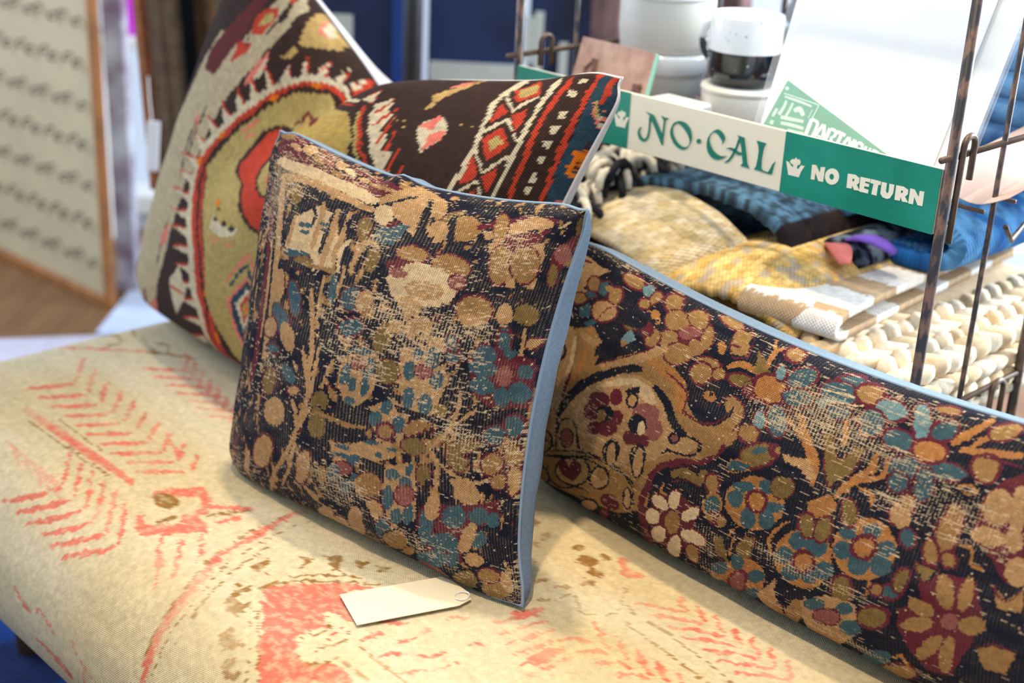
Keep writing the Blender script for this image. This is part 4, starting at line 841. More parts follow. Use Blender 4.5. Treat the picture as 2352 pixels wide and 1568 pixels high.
PAT_KILIM='''
C:267,28 81,187 176,639 230,982 321,1349 356,1467 530,1560 535,1256 482,1038 497,902 510,696 498,510 403,32 489,33
M:458,1774 451,1712 433,1625 408,1548 388,1484 362,1423 340,1371 343,1330 353,1298 366,1282 461,1324 468,1349 475,1385 486,1428 495,1470 507,1525 519,1589 522,1659 517,1739 509,1796
C:519,1953 540,1744 526,1553 509,1420 466,1299 430,1177 417,1061 412,932 409,797 419,662 407,534 365,376 184,86 283,27 416,33 514,33 538,33 470,35 375,31 481,250 559,457 583,608 579,724 565,857 555,988 547,1111 551,1221 571,1326 600,1449 609,1587 603,1768 555,1967
C:560,2000 615,1846 608,1646 574,1472 541,1346 517,1229 499,1104 523,963 580,935 575,1062 577,1190 596,1312 616,1420 641,1561 656,1752 629,1960
r:546,1605 520,1655 525,1748 565,1840 602,1759 596,1674
y:556,1665 550,1746 570,1796 592,1742
r:520,1435 505,1536 574,1585 568,1520
r:576,1877 542,1980 549,1999 584,1921
k:559,1560 547,1584 530,1619 520,1652 519,1690 520,1730 520,1757 514,1755 513,1728 509,1686 510,1646 522,1612 540,1578 553,1555
k:500,1209 499,1171 498,1118 498,1072 505,1031 512,994 516,970 523,973 521,998 516,1036 511,1077 509,1123 509,1176 506,1212
k:571,934 573,884 579,814 584,752 589,695 584,636 578,596 585,599 595,641 600,699 596,756 588,818 583,889 577,936
k:530,720 529,687 524,637 518,589 516,537 511,482 504,444 513,447 522,488 529,542 534,595 536,643 539,691 536,723
k:474,1124 473,1096 469,1054 472,1012 485,963 502,911 512,877 522,880 511,916 497,969 486,1017 481,1057 481,1098 481,1128
p:516,612 554,696 572,618 531,542
p:458,1115 475,1169 509,1112
p:311,51 475,217 427,62 380,28
m:305,191 283,137 239,44 275,28 313,27 362,28 415,35 464,35 512,35 543,35 544,33 518,35 471,35 422,35 374,28 331,28 292,30 312,93 341,171 351,216
Z:711,1789 688,1867 644,1990 651,2000 703,2000 751,2000 765,1965 736,1857
p:700,1941 672,2000 706,1993 725,1948
c:705,1960 684,1997 730,1993 729,1962
Z:693,1670 703,1776 721,1763 705,1688
p:641,1421 631,1488 656,1639 671,1575 661,1467
c:655,1452 657,1542 661,1608 672,1518
r:986,62 888,57 944,62
r:918,64 809,50 863,52
r:833,50 742,57 790,52
r:795,100 638,43 811,204
r:831,280 681,226 846,376
r:851,427 696,362 843,491
r:835,526 688,465 815,571
r:800,597 655,544 778,638
r:762,662 610,620 741,702
r:727,729 567,693 700,763
r:681,784 515,751 651,818
r:633,840 480,835 621,883
r:614,911 462,906 603,954
r:596,982 444,976 585,1024
r:592,1057 488,1091 601,1106
r:607,1137 528,1190 621,1189
r:635,1224 574,1287 656,1280
r:666,1315 616,1387 682,1370
r:693,1405 650,1485 706,1460
r:714,1498 674,1579 724,1557
r:736,1591 720,1709 754,1647
r:766,1685 742,1806 778,1743
r:790,1771 781,1906 809,1815
r:817,1843 811,1974 833,1878
r:845,1893 843,1996 1119,1819
r:1179,1766 1210,1857 1222,1726
c:986,62 907,60 954,64
c:918,64 822,48 871,53
c:833,50 755,55 796,50
c:795,100 669,50 803,179
c:831,280 703,228 845,361
c:851,427 721,368 845,481
c:835,526 715,473 818,563
c:800,597 683,551 781,630
c:762,662 639,623 744,695
c:727,729 597,697 705,757
c:681,784 547,756 656,811
c:633,840 510,836 624,876
c:614,911 493,908 605,946
c:596,982 474,977 588,1017
c:592,1057 508,1086 600,1097
c:607,1137 540,1179 617,1180
c:635,1224 584,1276 651,1269
c:666,1315 622,1373 679,1359
c:693,1405 657,1470 705,1452
c:714,1498 681,1565 723,1545
c:736,1591 723,1689 753,1637
c:766,1685 747,1785 778,1733
c:790,1771 784,1883 803,1807
c:817,1843 810,1955 832,1873
c:845,1893 845,1987 863,1910
c:1179,1766 1210,1833 1216,1732
c:997,64 831,53 875,460 782,708 694,817 639,922 619,1036 629,1120 659,1216 696,1334 728,1480 759,1610 791,1719 821,1799 851,1856 1173,1732 1167,1759 845,1883 810,1827 779,1740 744,1622 709,1482 673,1332 629,1211 596,1114 581,1021 601,903 656,789 748,673 824,400 816,48 991,64
r:1005,62 846,56 900,490 802,734 714,841 654,933 630,1027 648,1117 681,1222 717,1344 742,1479 770,1600 802,1704 827,1776 858,1826 1167,1706 1167,1719 854,1850 821,1800 790,1720 759,1611 727,1482 698,1343 658,1219 622,1114 600,1015 624,914 681,816 773,702 866,453 833,52 998,62
k:1009,59 851,55 909,505 808,746 719,853 658,938 637,1023 656,1117 689,1223 723,1344 747,1478 773,1594 802,1697 833,1769 863,1816 1173,1679 1167,1692 862,1826 828,1779 800,1703 768,1598 741,1478 717,1344 681,1222 645,1115 625,1018 646,930 705,842 796,732 896,491 845,52 1008,60
r:1015,57 923,144 926,524 825,763 736,868 675,952 651,1026 642,1021 661,943 718,853 809,744 911,509 855,57 1015,57
Oe751,1514,9,30,4,-4
Oe649,1177,7,20,9,0
Oe597,1020,11,8,10,-14
Oe806,1740,9,29,3,-8
Oe883,573,9,10,7,-25
Oe920,294,15,20,1,-47
y:1027,57 950,348 833,772 709,914 650,1024 687,1171 732,1345 766,1537 814,1700 850,1785 1173,1659 1250,1491 1261,1385 1159,1395 1094,1202 1180,729 1052,57
Y:862,1525 871,1647 1173,1659 1239,1490 1261,1411 1175,1452
k:800,1149 770,1180 787,1358 808,1446 858,1518 1210,989 1120,951 1033,989 879,1184
r:817,1171 795,1197 802,1361 818,1448 882,1485 911,1324 972,1231 1025,1164 1096,1151 1139,980 1110,968 1038,1008 893,1199
y:978,1242 942,1321 940,1411 1101,1151 1033,1176
pe1029,1252,12,0,15,-33
p:726,1267 733,1281 741,1300 747,1318 752,1341 754,1363 755,1377 748,1377 745,1361 740,1339 735,1318 730,1301 723,1283 719,1270
p:745,1258 748,1265 754,1274 758,1282 760,1291 764,1301 766,1306 760,1308 757,1302 753,1294 748,1285 746,1277 742,1267 740,1261
m:847,1525 857,1570 855,1607 848,1620 864,1625 1027,1625 1027,1645 877,1667 876,1648 866,1640 844,1631 845,1593 846,1562 840,1520
c:815,879 820,956 983,990 967,943
k:824,923 837,955 863,975 854,942
k:886,970 898,997 921,999 912,974
k:934,974 943,996 966,984 956,963
Oe821,1001,9,11,17,-10
ke837,994,14,17,5,-3
p:833,850 844,854 858,858 875,867 889,883 899,899 904,908 898,909 892,900 882,885 874,876 864,871 848,864 837,860
p:919,897 928,893 942,884 954,881 965,886 973,896 978,903 974,906 968,901 960,894 954,890 946,893 933,900 924,904
p:986,684 1009,741 1039,809 1062,861 1078,825 1103,764 1128,706 1134,712 1113,769 1089,832 1058,876 1027,816 999,746 979,688
d:1010,683 1032,733 1052,783 1060,808 1073,774 1090,736 1105,709 1112,716 1101,744 1086,784 1062,826 1039,789 1020,738 1002,687
p:991,595 1071,758 1156,638 1057,327
d:1009,596 1074,738 1144,630 1062,362
c:1036,598 1080,699 1125,622 1076,441
r:1052,595 1084,671 1114,611 1079,492
y:1066,593 1088,642 1106,604 1084,533
O:1075,587 1088,615 1100,595 1088,558
c:630,431 703,562 761,471 738,381 632,207 630,339
r:621,392 639,395 663,399 684,403 710,412 732,420 746,424 754,438 740,434 718,429 698,426 674,418 649,411 630,405
r:1198,1712 1205,1680 1219,1626 1233,1577 1249,1532 1265,1489 1281,1451 1301,1411 1325,1375 1340,1354 1345,1359 1332,1384 1311,1418 1292,1458 1277,1492 1262,1532 1247,1575 1233,1620 1217,1674 1210,1706
y:1199,1673 1208,1639 1220,1591 1234,1546 1248,1503 1264,1460 1279,1425 1297,1388 1317,1354 1330,1333 1335,1338 1323,1360 1305,1394 1288,1431 1275,1464 1259,1505 1245,1545 1231,1586 1218,1634 1207,1670
k:1220,1691 1232,1656 1248,1607 1263,1564 1282,1520 1300,1479 1315,1445 1335,1408 1354,1375 1368,1354 1369,1356 1357,1378 1338,1411 1319,1447 1303,1482 1285,1522 1268,1564 1252,1606 1236,1655 1223,1691
c:1249,1641 1234,1719 1274,1779 1288,1679 1311,1647 1308,1555 1340,1531 1351,1452 1388,1445 1394,1361 1424,1365 1408,1333 1369,1356 1319,1445 1275,1551
r:1272,1775 1271,1753 1271,1732 1260,1720 1257,1698 1255,1677 1253,1664 1260,1655 1262,1666 1266,1686 1270,1706 1273,1726 1277,1739 1277,1766
r:1300,1703 1297,1687 1293,1664 1289,1645 1286,1620 1283,1599 1281,1585 1286,1578 1289,1592 1294,1611 1298,1632 1301,1653 1304,1678 1307,1693
r:1318,1652 1319,1632 1320,1605 1321,1578 1323,1543 1324,1505 1323,1483 1329,1478 1331,1499 1332,1534 1332,1568 1330,1597 1326,1626 1325,1646
r:1348,1563 1352,1541 1357,1512 1360,1483 1362,1451 1363,1419 1363,1399 1369,1396 1370,1416 1371,1446 1370,1478 1366,1507 1360,1538 1355,1559
r:1400,1469 1400,1452 1401,1429 1401,1408 1403,1384 1404,1361 1404,1346 1411,1344 1411,1358 1411,1380 1411,1403 1410,1425 1408,1448 1406,1465
r:1445,1384 1445,1374 1445,1361 1442,1351 1437,1342 1430,1335 1424,1329 1429,1322 1435,1326 1445,1333 1453,1342 1454,1356 1453,1371 1451,1381
Z:1379,1693 1381,1764 1366,1818 1403,1924 1427,1982 1427,1879 1403,1828 1394,1755 1405,1729
p:1375,1887 1377,1926 1408,1969 1402,1911
c:1417,1572 1412,1600 1450,1672 1485,1640 1514,1577 1516,1529 1481,1462 1453,1502
p:1412,1594 1450,1671 1465,1646 1466,1579 1436,1590
p:1477,1463 1465,1561 1509,1585 1516,1529
Z:1320,1632 1331,1626 1344,1619 1357,1613 1368,1612 1380,1612 1388,1612 1387,1613 1380,1613 1368,1614 1356,1618 1343,1622 1330,1629 1320,1634
Z:1335,1588 1343,1586 1353,1584 1364,1580 1378,1577 1392,1572 1403,1569 1402,1571 1392,1574 1377,1579 1362,1585 1352,1586 1342,1589 1334,1591
Z:1536,1631 1543,1626 1550,1622 1559,1618 1569,1616 1580,1613 1587,1612 1586,1614 1578,1617 1568,1618 1558,1621 1550,1625 1542,1629 1537,1632
Z:1469,1764 1471,1761 1475,1760 1477,1759 1481,1758 1484,1758 1488,1756 1487,1758 1484,1759 1480,1760 1476,1763 1473,1764 1470,1765 1468,1765
c:1571,1982 1548,1982 1548,1926 1553,1850 1565,1780 1580,1712 1597,1642 1615,1572 1626,1520 1632,1477 1637,1416 1638,1367 1636,1329 1635,1283 1645,1261 1651,1297 1655,1338 1657,1379 1654,1437 1648,1489 1641,1534 1625,1596 1610,1660 1594,1729 1583,1788 1578,1850 1579,1915 1588,1948
c:1707,1956 1712,1900 1721,1825 1734,1742 1757,1646 1773,1573 1781,1512 1787,1439 1792,1378 1794,1329 1796,1267 1806,1243 1811,1292 1811,1345 1808,1398 1804,1467 1797,1532 1787,1593 1767,1679 1753,1759 1745,1832 1739,1900
c:1562,1866 1575,1842 1593,1811 1611,1779 1633,1747 1654,1717 1666,1698 1672,1699 1660,1719 1639,1752 1620,1784 1602,1812 1581,1845 1568,1866
c:1675,1692 1678,1706 1684,1725 1690,1740 1696,1758 1706,1772 1714,1780 1702,1798 1694,1790 1681,1779 1671,1765 1667,1745 1666,1720 1664,1705
c:1631,1567 1639,1579 1650,1596 1660,1611 1669,1625 1678,1639 1682,1650 1674,1662 1666,1654 1655,1642 1645,1628 1636,1612 1628,1592 1622,1578
c:1675,1654 1684,1639 1698,1618 1714,1595 1735,1571 1758,1545 1772,1529 1776,1534 1763,1551 1741,1576 1721,1602 1706,1621 1692,1641 1681,1657
c:1634,1504 1645,1485 1660,1462 1676,1438 1693,1417 1711,1394 1723,1381 1727,1385 1717,1399 1700,1421 1684,1445 1668,1465 1651,1490 1640,1506
c:1729,1379 1736,1390 1746,1404 1757,1418 1769,1432 1781,1448 1789,1458 1781,1466 1772,1458 1758,1445 1745,1431 1736,1415 1727,1398 1721,1387
c:1674,1282 1681,1288 1690,1299 1701,1308 1710,1321 1719,1333 1725,1341 1718,1348 1710,1342 1700,1331 1690,1321 1681,1310 1672,1298 1667,1289
c:1718,1344 1726,1331 1737,1311 1749,1293 1764,1277 1781,1261 1792,1252 1795,1257 1785,1267 1770,1284 1757,1299 1745,1315 1733,1333 1725,1346
r:1583,1874 1632,1952 1705,1807 1648,1766
y:1599,1873 1636,1921 1681,1832 1646,1797
r:1599,1765 1654,1699 1625,1632 1605,1705
r:1678,1671 1714,1712 1735,1652 1745,1579
r:1641,1543 1682,1609 1762,1505 1709,1438
y:1671,1526 1696,1566 1735,1514 1705,1480
r:1652,1457 1714,1369 1666,1324 1655,1397
r:1723,1369 1768,1411 1774,1365 1783,1289
r:1696,1265 1727,1309 1767,1260 1729,1240
r:1763,1955 1766,1840 1775,1718 1804,1598 1826,1481 1836,1396 1842,1331 1853,1264 1868,1239 1866,1292 1860,1354 1852,1427 1839,1528 1816,1639 1795,1753 1796,1875
c:1814,1882 1818,1930 1845,1935 1855,1894
c:1819,1786 1808,1831 1842,1819 1856,1765
c:1855,1643 1838,1685 1867,1676 1882,1635
c:1874,1565 1860,1603 1889,1595 1900,1559
c:1877,1499 1870,1534 1899,1529 1905,1491
c:1887,1425 1879,1462 1903,1458 1909,1422
c:1892,1351 1884,1389 1909,1386 1915,1351
c:1897,1297 1891,1331 1915,1327 1918,1297
c:1902,1244 1900,1266 1923,1266 1923,1242
r:1847,1999 1888,1919 1880,1822 1885,1745 1902,1668 1917,1603 1927,1541 1933,1482 1938,1425 1943,1368 1950,1308 1954,1268 1959,1247 1969,1244 1970,1264 1968,1304 1963,1364 1957,1419 1953,1476 1948,1533 1939,1593 1927,1657 1913,1725 1908,1793 1918,1889 1911,1982
d:1892,1996 1973,2000 1999,1995 2000,1843 2000,1703 2000,1582 2000,1481 2000,1355 2000,1267 1973,1248 1965,1363 1959,1455 1951,1552 1935,1645 1913,1743 1911,1868
k:1996,1998 1999,1996 2000,1991 2000,1936 2000,1849 2000,1787 2000,1754 2000,1752 2000,1783 2000,1836 2000,1916 2000,1990 1999,1995 1996,1998
r:1996,1999 1985,2000 1954,2000 1955,1981 1959,1934 1957,1876 1952,1827 1952,1784 1957,1749 1960,1730 1972,1725 1972,1742 1972,1773 1976,1810 1980,1856 1987,1912 1988,1953 1991,1987 1996,1999 1996,1998
y:1941,1744 1948,1727 1957,1706 1967,1688 1977,1673 1986,1663 1991,1656 1994,1665 1989,1673 1982,1685 1976,1698 1968,1712 1958,1732 1950,1748
c:1982,1667 1988,1656 1994,1639 1996,1626 2000,1610 2000,1597 2000,1589 2000,1596 2000,1608 2000,1621 2000,1633 1995,1650 1993,1661 1988,1673
p:1929,1743 1937,1728 1948,1707 1960,1687 1975,1665 1987,1643 1994,1625 2000,1602 2000,1588 2000,1577 2000,1582 2000,1590 2000,1607 1995,1631 1990,1649 1978,1671 1965,1692 1953,1711 1942,1731 1934,1745
p:1980,1708 1987,1694 1994,1679 1995,1665 2000,1645 2000,1628 2000,1615 2000,1616 2000,1629 2000,1649 2000,1667 1994,1687 1988,1700 1982,1712
O:1999,1996 2000,1990 2000,1963 2000,1910 2000,1863 2000,1823 2000,1789 2000,1751 2000,1719 2000,1700 2000,1702 2000,1716 2000,1749 2000,1783 2000,1809 2000,1843 2000,1883 2000,1990 1999,1995 1999,1996
O:1981,1500 2000,1508 2000,1394 1985,1398 1985,1435
de1996,1474,3,2,1,-10
de2000,1477,0,4,0,-9
de1995,1422,4,1,0,-9
de2000,1424,0,3,0,-10
p:1994,1247 1999,1252 2000,1268 2000,1282 2000,1294 2000,1308 2000,1321 2000,1328 2000,1341 2000,1348 2000,1354 2000,1348 2000,1341 2000,1333 2000,1323 2000,1309 1995,1303 1994,1287 1993,1269 1988,1258
c:2000,1257 2000,1267 2000,1281 2000,1294 2000,1308 2000,1321 2000,1328 2000,1334 2000,1327 2000,1314 2000,1300 2000,1286 2000,1270 2000,1260'''
PAT_BENCH_BASE='S'
